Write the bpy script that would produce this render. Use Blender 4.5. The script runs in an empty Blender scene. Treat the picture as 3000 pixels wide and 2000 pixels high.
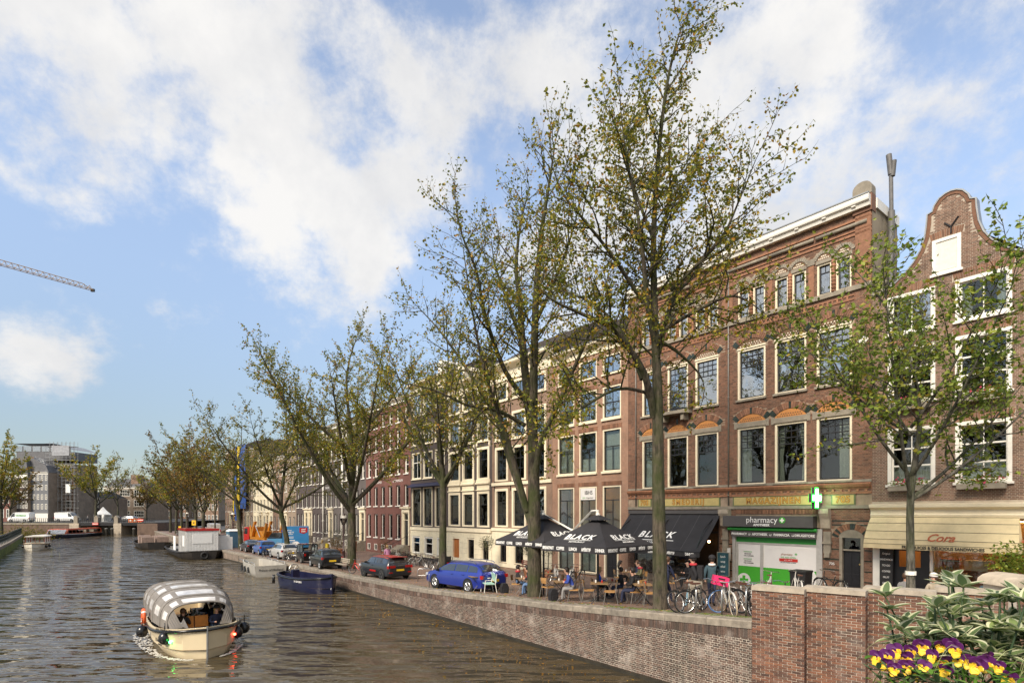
import bpy, bmesh, math, random
import numpy as np
from mathutils import Vector, Matrix
rad = math.radians
SC = bpy.context.scene
COL = SC.collection
RN = random.Random(11)

# ------------------------------------------------------------------ camera
cam_d = bpy.data.cameras.new('camera')
cam = bpy.data.objects.new('camera', cam_d)
COL.objects.link(cam)
EYE = 5.3                                   # metres above the canal
cam.location = (0, 0, EYE)
cam.rotation_euler = (rad(90), 0, 0)
cam_d.sensor_width = 36.0
cam_d.lens = 36.0 * 1615 / 3000
cam_d.shift_y = 500 / 3000
cam_d.clip_start = 0.1
cam_d.clip_end = 4000
SC.camera = cam

# ------------------------------------------------------------------ sky and sun
SUN_EL, SUN_AZ = rad(42), rad(215)          # azimuth measured from +Y towards +X
world = bpy.data.worlds.new('World')
SC.world = world
world.use_nodes = True
def build_world():
 nt = world.node_tree
 nt.nodes.clear()
 N = nt.nodes.new
 L = nt.links.new
 out = N('ShaderNodeOutputWorld')
 bg = N('ShaderNodeBackground')
 bg.inputs['Strength'].default_value = 0.10
 sky = N('ShaderNodeTexSky')
 sky.sky_type = 'NISHITA'
 sky.sun_disc = False
 sky.sun_elevation = SUN_EL
 sky.sun_rotation = SUN_AZ
 sky.air_density = 1.1
 sky.dust_density = 0.0
 sky.ozone_density = 2.5
 tc = N('ShaderNodeTexCoord')
 nrm = N('ShaderNodeVectorMath'); nrm.operation = 'NORMALIZE'
 L(tc.outputs['Generated'], nrm.inputs[0])
 D = nrm.outputs[0]
 def math_(op, a, b=None, c=None, clamp=False):
  m = N('ShaderNodeMath'); m.operation = op; m.use_clamp = clamp
  for i, v in enumerate((a, b, c)):
   if v is None:
    continue
   if isinstance(v, (int, float)):
    m.inputs[i].default_value = v
   else:
    L(v, m.inputs[i])
  return m.outputs[0]
 # clouds live in direction space: flattened towards the horizon like a layer overhead
 sep = N('ShaderNodeSeparateXYZ'); L(D, sep.inputs[0])
 zc = math_('MAXIMUM', sep.outputs['Z'], 0.0)
 den = math_('ADD', zc, 0.30)
 com = N('ShaderNodeCombineXYZ')
 L(math_('DIVIDE', sep.outputs['X'], den), com.inputs[0])
 L(math_('DIVIDE', sep.outputs['Y'], den), com.inputs[1])
 com.inputs[2].default_value = 3.7
 def noise(scale, detail, rough, off=0.0, vec=None):
  n = N('ShaderNodeTexNoise')
  n.inputs['Scale'].default_value = scale
  n.inputs['Detail'].default_value = detail
  n.inputs['Roughness'].default_value = rough
  mp = N('ShaderNodeMapping')
  mp.inputs['Location'].default_value = (off, off * 0.7, off * 0.3)
  L(vec or com.outputs[0], mp.inputs['Vector'])
  L(mp.outputs[0], n.inputs['Vector'])
  return n.outputs['Fac']
 n1 = noise(2.2, 10, 0.60, 2.3)
 n2 = noise(5.5, 12, 0.64, 9.1, D)
 wig = math_('ADD', math_('MULTIPLY', math_('SUBTRACT', n1, 0.5), 2.4),
    math_('MULTIPLY', math_('SUBTRACT', n2, 0.5), 2.6))
 # cloud banks: direction (x, y, z), angular radius in degrees, weight
 banks = CLOUD_BANKS
 total = None
 for (x, y, z, r, w) in banks:
  v = Vector((x, y, z)).normalized()
  dt = N('ShaderNodeVectorMath'); dt.operation = 'DOT_PRODUCT'
  L(D, dt.inputs[0]); dt.inputs[1].default_value = v
  k = 1.0 / (1.0 - math.cos(rad(r)))
  g = math_('MULTIPLY_ADD', math_('SUBTRACT', dt.outputs['Value'], 1.0), 0.45 * k, 1.0, True)
  g = math_('MULTIPLY', math_('MULTIPLY', g, g), w * 1.15)
  total = g if total is None else math_('ADD', total, g)
 total = math_('SUBTRACT', math_('MINIMUM', total, 0.95), 0.56)
 # beyond the view broken cover goes on, thickened to whiten the window reflections
 front = math_('MULTIPLY_ADD', sep.outputs['Y'], -2.2, 0.1)
 total = math_('MAXIMUM', total, math_('MINIMUM', front, 0.42))
 cover = math_('ADD', total, wig)
 mr = N('ShaderNodeMapRange'); mr.interpolation_type = 'SMOOTHERSTEP'
 L(cover, mr.inputs[0])
 mr.inputs[1].default_value = -0.20
 mr.inputs[2].default_value = 0.62
 mask = math_('MULTIPLY', mr.outputs[0], 0.95)
 # cloud body shade: greyer in the thick parts
 n3 = noise(3.2, 8, 0.6, 5.5, D)
 mr2 = N('ShaderNodeMapRange')
 L(n3, mr2.inputs[0])
 mr2.inputs[1].default_value = 0.40
 mr2.inputs[2].default_value = 0.60
 cr = N('ShaderNodeMix'); cr.data_type = 'RGBA'
 L(mr2.outputs[0], cr.inputs[0])
 cr.inputs[6].default_value = CLOUD_DARK
 cr.inputs[7].default_value = CLOUD_LIGHT
 mx = N('ShaderNodeMix'); mx.data_type = 'RGBA'
 L(mask, mx.inputs[0])
 hs = N('ShaderNodeHueSaturation')
 hs.inputs['Saturation'].default_value = 0.78
 hs.inputs['Value'].default_value = SKY_GAIN
 el = N('ShaderNodeMapRange'); el.interpolation_type = 'SMOOTHSTEP'      # hazy horizon: thinner glare low down
 L(sep.outputs['Z'], el.inputs[0]); el.inputs[1].default_value = -0.05; el.inputs[2].default_value = 0.55; el.inputs[3].default_value = 0.30; el.inputs[4].default_value = 1.0
 vm = N('ShaderNodeVectorMath'); vm.operation = 'SCALE'
 L(sky.outputs[0], vm.inputs[0]); L(el.outputs[0], vm.inputs['Scale'])
 L(vm.outputs[0], hs.inputs['Color'])
 L(hs.outputs[0], mx.inputs[6])
 L(cr.outputs[2], mx.inputs[7])
 L(mx.outputs[2], bg.inputs['Color'])
 L(bg.outputs[0], out.inputs[0])
SKY_GAIN = 1.3
CLOUD_DARK = (3.9, 3.9, 3.95, 1)
CLOUD_LIGHT = (4.9, 4.8, 4.65, 1)
CLOUD_BANKS = [
 (-.88, 1, .84, 9, .85), (-.66, 1, .80, 10, .90), (-.42, 1, .82, 10, .90), (-.25, 1, .73, 7.5, .80), (-.52, 1, .68, 5, .45),
 (-.155, 1, .63, 4.5, .45), (-.455, 1, .53, 3.5, .50), (-.27, 1, .455, 5, .75), (-.40, 1, .40, 4, .40), (-.30, 1, .33, 5, .45),
 (.03, 1, .79, 6.5, .62), (.30, 1, .82, 9, .85), (.55, 1, .80, 11, .95), (.82, 1, .80, 9, .85), (.46, 1, .66, 7, .80), (.72, 1, .66, 5, .60), (.88, 1, .56, 6, .50),
 (.14, 1, .44, 11, .80), (.34, 1, .54, 8, .65), (-.818, 1, .285, 4.6, .95), (-.87, 1, .60, 4, .42), (1.1, 1, .45, 12, .55),
]
build_world()
sun_d = bpy.data.lights.new('sun', 'SUN')
sun_d.energy = 2.9
sun_d.angle = rad(22)
sun_d.color = (1.0, 0.89, 0.75)
sun = bpy.data.objects.new('sun', sun_d)
COL.objects.link(sun)
sd = Vector((math.sin(SUN_AZ) * math.cos(SUN_EL), math.cos(SUN_AZ) * math.cos(SUN_EL), math.sin(SUN_EL)))
sun.location = sd * 60 + Vector((0, 20, 0))
sun.rotation_euler = (-sd).to_track_quat('-Z', 'Y').to_euler()
SC.view_settings.view_transform = 'Standard'
SC.view_settings.look = 'None'
SC.view_settings.gamma = 1.0
SC.view_settings.use_curve_mapping = False
SC.view_settings.exposure = 1.0
SC.render.engine = 'CYCLES'
SC.cycles.use_denoising = True
SC.cycles.max_bounces = 7
SC.cycles.transparent_max_bounces = 12
SC.cycles.glossy_bounces = 3
SC.cycles.caustics_reflective = False
SC.cycles.caustics_refractive = False

# ------------------------------------------------------------------ materials
MATS = {}
def new_mat(name):
 m = bpy.data.materials.new(name)
 m.use_nodes = True
 nt = m.node_tree
 nt.nodes.clear()
 o = nt.nodes.new('ShaderNodeOutputMaterial')
 p = nt.nodes.new('ShaderNodeBsdfPrincipled')
 nt.links.new(p.outputs[0], o.inputs[0])
 MATS[name] = m
 return m, nt, p, o
def nd(nt, typ, **kw):
 n = nt.nodes.new('ShaderNode' + typ)
 for k, v in kw.items():
  if k in n.inputs:
   n.inputs[k].default_value = v
  else:
   setattr(n, k, v)
 return n
def c4(c):
 return (c[0], c[1], c[2], 1)
def mixc(nt, fac, a, b, blend='MIX'):
 m = nt.nodes.new('ShaderNodeMix')
 m.data_type = 'RGBA'
 m.blend_type = blend
 for i, v in ((0, fac), (6, a), (7, b)):
  if isinstance(v, (int, float)):
   m.inputs[i].default_value = v
  elif isinstance(v, tuple):
   m.inputs[i].default_value = c4(v)
  else:
   nt.links.new(v, m.inputs[i])
 return m.outputs[2]
def ramp(nt, fac, stops):
 r = nt.nodes.new('ShaderNodeValToRGB')
 e = r.color_ramp.elements
 while len(e) < len(stops):
  e.new(0.5)
 for i, (p, c) in enumerate(stops):
  e[i].position = p
  e[i].color = c4(c)
 nt.links.new(fac, r.inputs[0])
 return r.outputs[0]
def noise_tex(nt, scale, detail=4, rough=0.55, vec=None, stretch=None):
 n = nd(nt, 'TexNoise', Scale=scale, Detail=detail, Roughness=rough)
 if vec is None:
  vec = nd(nt, 'TexCoord').outputs['Object']
 if stretch:
  mp = nd(nt, 'Mapping')
  mp.inputs['Scale'].default_value = stretch
  nt.links.new(vec, mp.inputs[0])
  vec = mp.outputs[0]
 nt.links.new(vec, n.inputs['Vector'])
 return n.outputs['Fac']
def bump(nt, p, h, strength=0.3, dist=0.02):
 b = nd(nt, 'Bump', Strength=strength, Distance=dist)
 nt.links.new(h, b.inputs['Height'])
 nt.links.new(b.outputs[0], p.inputs['Normal'])
def mat(name, col, rough=0.6, metal=0.0, var=0.18, scale=4.0, bmp=0.0, bscale=30.0, dirt=0.0, spec=0.5, coat=0.0, rnd=0.0):
 """plain painted or natural surface: noise-varied colour, optional relief and grime"""
 if name in MATS:
  return MATS[name]
 m, nt, p, o = new_mat(name)
 n = noise_tex(nt, scale, 5, 0.6)
 lo = tuple(c * (1 - var) for c in col)
 hi = tuple(min(1, c * (1 + var)) for c in col)
 c = ramp(nt, n, [(0.3, lo), (0.7, hi)])
 if dirt > 0:
  d = noise_tex(nt, scale * 0.4, 6, 0.7, stretch=(1, 1, 0.35))
  f = ramp(nt, d, [(0.5, (0, 0, 0)), (0.75, (dirt, dirt, dirt))])
  c = mixc(nt, f, c, tuple(x * 0.35 for x in col))
 if rnd > 0:
  oi = nd(nt, 'ObjectInfo')
  g = nd(nt, 'NewGeometry')
  a = nd(nt, 'Math', operation='ADD')
  nt.links.new(oi.outputs['Random'], a.inputs[0])
  nt.links.new(g.outputs['Random Per Island'], a.inputs[1])
  fr = nd(nt, 'Math', operation='FRACT')
  nt.links.new(a.outputs[0], fr.inputs[0])
  lo2, hi2 = 1 - rnd, 1 + rnd
  k = ramp(nt, fr.outputs[0], [(0, (lo2, lo2, lo2)), (1, (hi2, hi2 * 0.98, hi2 * 0.95))])
  c = mixc(nt, 1.0, c, k, 'MULTIPLY')
 nt.links.new(c, p.inputs['Base Color'])
 p.inputs['Roughness'].default_value = rough
 p.inputs['Metallic'].default_value = metal
 p.inputs['Specular IOR Level'].default_value = spec
 p.inputs['Coat Weight'].default_value = coat
 if bmp > 0:
  bump(nt, p, noise_tex(nt, bscale, 4, 0.6), bmp, 0.01)
 return m
def emis(name, col, strength):
 if name in MATS:
  return MATS[name]
 m, nt, p, o = new_mat(name)
 n = noise_tex(nt, 3.0, 3)
 c = ramp(nt, n, [(0.3, tuple(x * 0.85 for x in col)), (0.7, col)])
 nt.links.new(c, p.inputs['Base Color'])
 nt.links.new(c, p.inputs['Emission Color'])
 p.inputs['Emission Strength'].default_value = strength
 return m
def brick_piece(name, stops, rough=0.85, wash=0.0, moss=False):
 """one colour per brick, drawn from the stops; works for single bricks and joined brickwork"""
 m, nt, p, o = new_mat(name)
 oi = nd(nt, 'ObjectInfo'); g = nd(nt, 'NewGeometry')
 a = nd(nt, 'Math', operation='ADD'); fr = nd(nt, 'Math', operation='FRACT')
 nt.links.new(oi.outputs['Random'], a.inputs[0])
 nt.links.new(g.outputs['Random Per Island'], a.inputs[1])
 nt.links.new(a.outputs[0], fr.inputs[0])
 c = ramp(nt, fr.outputs[0], stops)
 pos = g.outputs['Position']
 n = noise_tex(nt, 18, 5, 0.65, pos)
 c = mixc(nt, 1.0, c, ramp(nt, n, [(0.25, (0.72, 0.72, 0.72)), (0.75, (1.22, 1.2, 1.18))]), 'MULTIPLY')
 big = noise_tex(nt, 0.7, 6, 0.6, pos)
 c = mixc(nt, 1.0, c, ramp(nt, big, [(0.3, (0.72, 0.70, 0.68)), (0.65, (1.12, 1.1, 1.08))]), 'MULTIPLY')
 if wash > 0:                          # lime bloom
  w = noise_tex(nt, 1.3, 8, 0.7, pos)
  f = ramp(nt, w, [(0.52, (0, 0, 0)), (0.72, (wash, wash, wash))])
  c = mixc(nt, f, c, (0.42, 0.36, 0.31))
 if moss:
  w = noise_tex(nt, 1.1, 6, 0.7, pos, stretch=(1, 1, 0.16))
  f = ramp(nt, w, [(0.54, (0, 0, 0)), (0.66, (0.6, 0.6, 0.6))])
  c = mixc(nt, f, c, (0.045, 0.042, 0.028))
 nt.links.new(c, p.inputs['Base Color'])
 p.inputs['Roughness'].default_value = rough
 bump(nt, p, noise_tex(nt, 60, 4, 0.6, pos), 0.35, 0.008)
 return m
def brick_tex(name, c1, c2, mortar, bw=0.21, bh=0.063, ms=0.010, big=0.25, streak=0.0):
 """walls too far off for single bricks: running bond in the facade's own metres"""
 m, nt, p, o = new_mat(name)
 tc = nd(nt, 'TexCoord')
 s = nd(nt, 'SeparateXYZ'); nt.links.new(tc.outputs['Object'], s.inputs[0])
 ax = nd(nt, 'Math', operation='ADD')
 nt.links.new(s.outputs['X'], ax.inputs[0]); nt.links.new(s.outputs['Y'], ax.inputs[1])
 cb = nd(nt, 'CombineXYZ')
 nt.links.new(ax.outputs[0], cb.inputs[0]); nt.links.new(s.outputs['Z'], cb.inputs[1])
 b = nd(nt, 'TexBrick', Scale=1.0)
 b.inputs['Color1'].default_value = c4(c1)
 b.inputs['Color2'].default_value = c4(c2)
 b.inputs['Mortar'].default_value = c4(mortar)
 b.inputs['Mortar Size'].default_value = ms
 b.inputs['Mortar Smooth'].default_value = 0.3
 b.inputs['Brick Width'].default_value = bw
 b.inputs['Row Height'].default_value = bh
 b.inputs['Bias'].default_value = -0.1
 nt.links.new(cb.outputs[0], b.inputs['Vector'])
 n = noise_tex(nt, 0.8, 6, 0.62)
 c = mixc(nt, 1.0, b.outputs['Color'], ramp(nt, n, [(0.3, (1 - big, 1 - big, 1 - big)), (0.68, (1 + big * .7,) * 3)]), 'MULTIPLY')
 n2 = noise_tex(nt, 9.0, 5, 0.6)
 c = mixc(nt, 1.0, c, ramp(nt, n2, [(0.3, (0.85, 0.85, 0.85)), (0.7, (1.12, 1.12, 1.12))]), 'MULTIPLY')
 if streak:
  f = ramp(nt, noise_tex(nt, 1.2, 6, 0.7, stretch=(1, 1, .13)), [(0.5, (0, 0, 0)), (0.64, (streak,) * 3)])
  c = mixc(nt, f, c, (0.04, 0.038, 0.024))
 nt.links.new(c, p.inputs['Base Color'])
 p.inputs['Roughness'].default_value = 0.85
 bump(nt, p, b.outputs['Fac'], -0.5, 0.006)
 return m
def glass_mat(name, tint=(0.75, 0.8, 0.78), refl=0.16, wave=0.02, rough=0.015):
 m, nt, p, o = new_mat(name)
 nt.nodes.remove(p)
 tr = nd(nt, 'BsdfTransparent'); tr.inputs['Color'].default_value = c4(tint)
 gl = nd(nt, 'BsdfGlossy'); gl.inputs['Roughness'].default_value = rough
 gl.inputs['Color'].default_value = (0.95, 0.97, 1, 1)
 lw = nd(nt, 'LayerWeight', Blend=0.25)
 g = nd(nt, 'NewGeometry')
 n = noise_tex(nt, 1.6, 2, 0.4, g.outputs['Position'])
 b = nd(nt, 'Bump', Strength=wave, Distance=0.3)
 nt.links.new(n, b.inputs['Height'])
 nt.links.new(b.outputs[0], gl.inputs['Normal'])
 f = nd(nt, 'Math', operation='MULTIPLY_ADD'); f.use_clamp = True
 nt.links.new(lw.outputs['Fresnel'], f.inputs[0])
 f.inputs[1].default_value = 1.0
 f.inputs[2].default_value = refl
 mx = nd(nt, 'MixShader')
 nt.links.new(f.outputs[0], mx.inputs[0])
 nt.links.new(tr.outputs[0], mx.inputs[1])
 nt.links.new(gl.outputs[0], mx.inputs[2])
 nt.links.new(mx.outputs[0], o.inputs[0])
 return m
def leaf_mat(name, stops):
 m, nt, p, o = new_mat(name)
 nt.nodes.remove(p)
 g = nd(nt, 'NewGeometry'); oi = nd(nt, 'ObjectInfo')
 c = ramp(nt, g.outputs['Random Per Island'], stops)
 n = noise_tex(nt, 0.5, 3, 0.5, g.outputs['Position'])
 c = mixc(nt, 1.0, c, ramp(nt, n, [(0.3, (0.75, 0.8, 0.75)), (0.7, (1.25, 1.2, 1.1))]), 'MULTIPLY')
 di = nd(nt, 'BsdfPrincipled', Roughness=0.5)
 di.inputs['Specular IOR Level'].default_value = 0.3
 tl = nd(nt, 'BsdfTranslucent')
 nt.links.new(c, di.inputs['Base Color'])
 nt.links.new(c, tl.inputs['Color'])
 mx = nd(nt, 'MixShader'); mx.inputs[0].default_value = 0.38
 nt.links.new(di.outputs[0], mx.inputs[1]); nt.links.new(tl.outputs[0], mx.inputs[2])
 nt.links.new(mx.outputs[0], o.inputs[0])
 return m

# ------------------------------------------------------------------ mesh building
class MB:
 def __init__(self):
  self.v = []; self.f = []; self.m = []; self.cur = 0
 def face(self, pts):
  i = len(self.v)
  self.v += [tuple(p) for p in pts]
  self.f.append(tuple(range(i, i + len(pts)))); self.m.append(self.cur)
  return self
 def box(self, x0, x1, y0, y1, z0, z1):
  i = len(self.v)
  self.v += [(x0, y0, z0), (x1, y0, z0), (x1, y1, z0), (x0, y1, z0), (x0, y0, z1), (x1, y0, z1), (x1, y1, z1), (x0, y1, z1)]
  for q in ((0, 3, 2, 1), (4, 5, 6, 7), (0, 1, 5, 4), (1, 2, 6, 5), (2, 3, 7, 6), (3, 0, 4, 7)):
   self.f.append(tuple(i + k for k in q)); self.m.append(self.cur)
  return self
 def cbox(self, c, s, rz=0.0, rx=0.0, ry=0.0):
  """box by centre and size, rotated"""
  M = Matrix.Rotation(rz, 3, 'Z') @ Matrix.Rotation(ry, 3, 'Y') @ Matrix.Rotation(rx, 3, 'X')
  i = len(self.v)
  c = Vector(c)
  for dz in (-.5, .5):
   for dx, dy in ((-.5, -.5), (.5, -.5), (.5, .5), (-.5, .5)):
    self.v.append(tuple(c + M @ Vector((dx * s[0], dy * s[1], dz * s[2]))))
  for q in ((0, 3, 2, 1), (4, 5, 6, 7), (0, 1, 5, 4), (1, 2, 6, 5), (2, 3, 7, 6), (3, 0, 4, 7)):
   self.f.append(tuple(i + k for k in q)); self.m.append(self.cur)
  return self
 def tube(self, pts, r, n=6, cap=True, closed=False):
  pts = [Vector(p) for p in pts]
  k = len(pts)
  if isinstance(r, (int, float)):
   r = [r] * k
  i0 = len(self.v)
  up = None
  for j in range(k):
   if closed:
    d = pts[(j + 1) % k] - pts[j - 1]
   else:
    d = pts[min(j + 1, k - 1)] - pts[max(j - 1, 0)]
   if d.length < 1e-9:
    d = Vector((0, 0, 1))
   d.normalize()
   if up is None:
    up = Vector((0, 0, 1)) if abs(d.z) < 0.9 else Vector((1, 0, 0))
   a = d.cross(up)
   if a.length < 1e-6:
    a = d.cross(Vector((0.3, 1, 0.2)))
   a.normalize()
   b = a.cross(d); up = b
   for s in range(n):
    t = 2 * math.pi * s / n
    self.v.append(tuple(pts[j] + a * (r[j] * math.cos(t)) + b * (r[j] * math.sin(t))))
  for j in range(k if closed else k - 1):
   for s in range(n):
    s2 = (s + 1) % n
    j2 = (j + 1) % k
    self.f.append((i0 + j * n + s, i0 + j * n + s2, i0 + j2 * n + s2, i0 + j2 * n + s)); self.m.append(self.cur)
  if cap and not closed:
   self.f.append(tuple(i0 + s for s in range(n - 1, -1, -1))); self.m.append(self.cur)
   self.f.append(tuple(i0 + (k - 1) * n + s for s in range(n))); self.m.append(self.cur)
  return self
 def ring(self, c, R, r, axis='Y', n=24, m=5):
  pts = []
  for j in range(n):
   t = 2 * math.pi * j / n
   x, y = R * math.cos(t), R * math.sin(t)
   pts.append({'Y': (c[0] + x, c[1], c[2] + y), 'Z': (c[0] + x, c[1] + y, c[2]), 'X': (c[0], c[1] + x, c[2] + y)}[axis])
  return self.tube(pts, r, m, closed=True)
 def lathe(self, prof, n=12, c=(0, 0, 0), axis='Z'):
  i0 = len(self.v)
  for (r, z) in prof:
   for s in range(n):
    t = 2 * math.pi * s / n
    x, y = r * math.cos(t), r * math.sin(t)
    p = {'Z': (x, y, z), 'Y': (x, z, y), 'X': (z, x, y)}[axis]
    self.v.append((c[0] + p[0], c[1] + p[1], c[2] + p[2]))
  for j in range(len(prof) - 1):
   for s in range(n):
    s2 = (s + 1) % n
    self.f.append((i0 + j * n + s, i0 + j * n + s2, i0 + (j + 1) * n + s2, i0 + (j + 1) * n + s)); self.m.append(self.cur)
  self.f.append(tuple(i0 + s for s in range(n - 1, -1, -1))); self.m.append(self.cur)
  k = i0 + (len(prof) - 1) * n
  self.f.append(tuple(k + s for s in range(n))); self.m.append(self.cur)
  return self
 def prism(self, poly, d0, d1, axis='Y'):
  """polygon in the plane across AXIS, pushed from d0 to d1"""
  i0 = len(self.v); n = len(poly)
  for d in (d0, d1):
   for (a, b) in poly:
    self.v.append({'Y': (a, d, b), 'Z': (a, b, d), 'X': (d, a, b)}[axis])
  self.f.append(tuple(i0 + s for s in range(n))); self.m.append(self.cur)
  self.f.append(tuple(i0 + n + s for s in range(n - 1, -1, -1))); self.m.append(self.cur)
  for s in range(n):
   s2 = (s + 1) % n
   self.f.append((i0 + s, i0 + n + s, i0 + n + s2, i0 + s2)); self.m.append(self.cur)
  return self
 def grid(self, rows, closed=False):
  """rows of equally many points, skinned"""
  i0 = len(self.v); n = len(rows[0])
  for r in rows:
   self.v += [tuple(p) for p in r]
  for j in range(len(rows) - 1):
   for s in range(n if closed else n - 1):
    s2 = (s + 1) % n
    self.f.append((i0 + j * n + s, i0 + j * n + s2, i0 + (j + 1) * n + s2, i0 + (j + 1) * n + s)); self.m.append(self.cur)
  return self
 def ball(self, c, r, n=8, m=6, sq=(1, 1, 1)):
  pr = []
  for j in range(m + 1):
   a = -math.pi / 2 + math.pi * j / m
   pr.append((max(1e-4, math.cos(a)) * r, math.sin(a) * r))
  i0 = len(self.v)
  self.lathe(pr, n, (0, 0, 0))
  for i in range(i0, len(self.v)):
   p = self.v[i]
   self.v[i] = (c[0] + p[0] * sq[0], c[1] + p[1] * sq[1], c[2] + p[2] * sq[2])
  return self
 def move(self, M, i0=0):
  for i in range(i0, len(self.v)):
   self.v[i] = tuple(M @ Vector(self.v[i]))
  return self
 def mesh(self, name, mats, smooth=False, fix=True):
  me = bpy.data.meshes.new(name)
  me.from_pydata(self.v, [], self.f)
  if not isinstance(mats, (list, tuple)):
   mats = [mats]
  for m in mats:
   me.materials.append(MATS[m] if isinstance(m, str) else m)
  if len(mats) > 1:
   me.polygons.foreach_set('material_index', self.m)
  if fix:
   b = bmesh.new(); b.from_mesh(me)
   bmesh.ops.recalc_face_normals(b, faces=b.faces)
   b.to_mesh(me); b.free()
  if smooth:
   me.polygons.foreach_set('use_smooth', [True] * len(me.polygons))
   if smooth == 'angle':
    try:
     me.set_sharp_from_angle(angle=rad(42))
    except Exception:
     pass
  me.update()
  return me
 def build(self, name, mats, parent=None, smooth=False, fix=True):
  return ob(name, self.mesh(name, mats, smooth, fix), parent)
def ob(name, me, parent=None, loc=None, rz=None):
 o = bpy.data.objects.new(name, me)
 COL.objects.link(o)
 if parent is not None:
  o.parent = parent
 if loc is not None:
  o.location = loc
 if rz is not None:
  o.rotation_euler = (0, 0, rz)
 return o
def tag(o, label=None, cat=None, group=None, kind=None):
 if label: o['label'] = label
 if cat: o['category'] = cat
 if group: o['group'] = group
 if kind: o['kind'] = kind
 return o
def thing(name, label, cat, loc=(0, 0, 0), rz=0.0, group=None):
 o = bpy.data.objects.new(name, None)
 o.empty_display_size = 0.2
 COL.objects.link(o)
 o.location = loc
 o.rotation_euler = (0, 0, rz)
 return tag(o, label, cat, group)
KIDS = {}
def kids(o):
 return list(o.children)
def copy_tree(o, loc=None, rz=None, label=None, group=None, parent=None, remap=None):
 c = o.copy()
 COL.objects.link(c)
 c.parent = parent
 if loc is not None: c.location = loc
 if rz is not None: c.rotation_euler = (0, 0, rz)
 if label: c['label'] = label
 if group: c['group'] = group
 if remap and c.type == 'MESH':
  for i, s in enumerate(c.material_slots):
   nm = s.material.name if s.material else ''
   if nm in remap:
    s.link = 'OBJECT'
    s.material = MATS[remap[nm]]
 for ch in kids(o):
  copy_tree(ch, parent=c, remap=remap)
 return c
_TXT = {}
def text_mesh(body, size, mat_, ext=0.004, shear=0.0, align='CENTER', bold=0.0, sx=1.0, spacing=1.0):
 key = (body, size, mat_, ext, shear, align, bold, sx, spacing)
 if key in _TXT:
  return _TXT[key]
 cu = bpy.data.curves.new('lettering', 'FONT')
 cu.body = body; cu.size = size; cu.extrude = ext; cu.shear = shear
 cu.align_x = align; cu.align_y = 'CENTER'; cu.offset = bold
 cu.space_character = spacing
 cu.resolution_u = 3
 o = bpy.data.objects.new('lettering', cu)
 me = bpy.data.meshes.new_from_object(o)
 bpy.data.objects.remove(o)
 me.materials.clear(); me.materials.append(MATS[mat_])
 if sx != 1.0:
  me.transform(Matrix.Scale(sx, 4, (1, 0, 0)))
 # stand it upright: text x -> x, text y -> z, facing -y
 me.transform(Matrix.Rotation(rad(90), 4, 'X'))
 _TXT[key] = me
 return me
def text(parent, body, size, pos, mat_, name='lettering', rot=None, **kw):
 o = ob(name, text_mesh(body, size, mat_, **kw), parent, pos)
 if rot is not None:
  o.rotation_euler = rot
 return o

# ------------------------------------------------------------------ layout of the place
# the terrace of houses runs along U; FN points from the street into the houses
P0 = Vector((15.14, 23.17, 0)); U = Vector((-.6136, .7896, 0)); FN = Vector((.7896, .6136, 0))
FROT = math.atan2(-.7896, .6136)            # local x runs right along the facades, local y into them
def W(t, n, z=0.0):
 """t metres along the street away from the bridge, n metres from the facade line (street negative)"""
 p = P0 + U * t + FN * n
 return Vector((p.x, p.y, z))
def lerp_tab(tab, x):
 if x <= tab[0][0]: return tab[0][1]
 for (a, b), (c, d) in zip(tab, tab[1:]):
  if x <= c:
   return b + (d - b) * (x - a) / (c - a)
 return tab[-1][1]
ZQ = [(-8, 2.75), (-1.28, 2.39), (2.85, 2.08), (5.2, 1.92), (7, 1.79), (9.7, 1.66), (12, 1.52), (16.9, 1.27), (18.3, 1.22), (28, 1.0), (60, 0.95), (240, 0.95)]
NQ = [(-8, -12.0), (30, -12.0), (60, -13.5), (145, -13.1), (240, -12.0)]
def zq(t): return lerp_tab(ZQ, t)
def nq(t): return lerp_tab(NQ, t)
def zs(t, n):
 """street level"""
 k = min(1.0, max(0.0, (n - nq(t) - 1.2) / 2.5))
 return zq(t) - 0.02 - 0.16 * k
def G(t, n):
 return W(t, n, zs(t, n))
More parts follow.
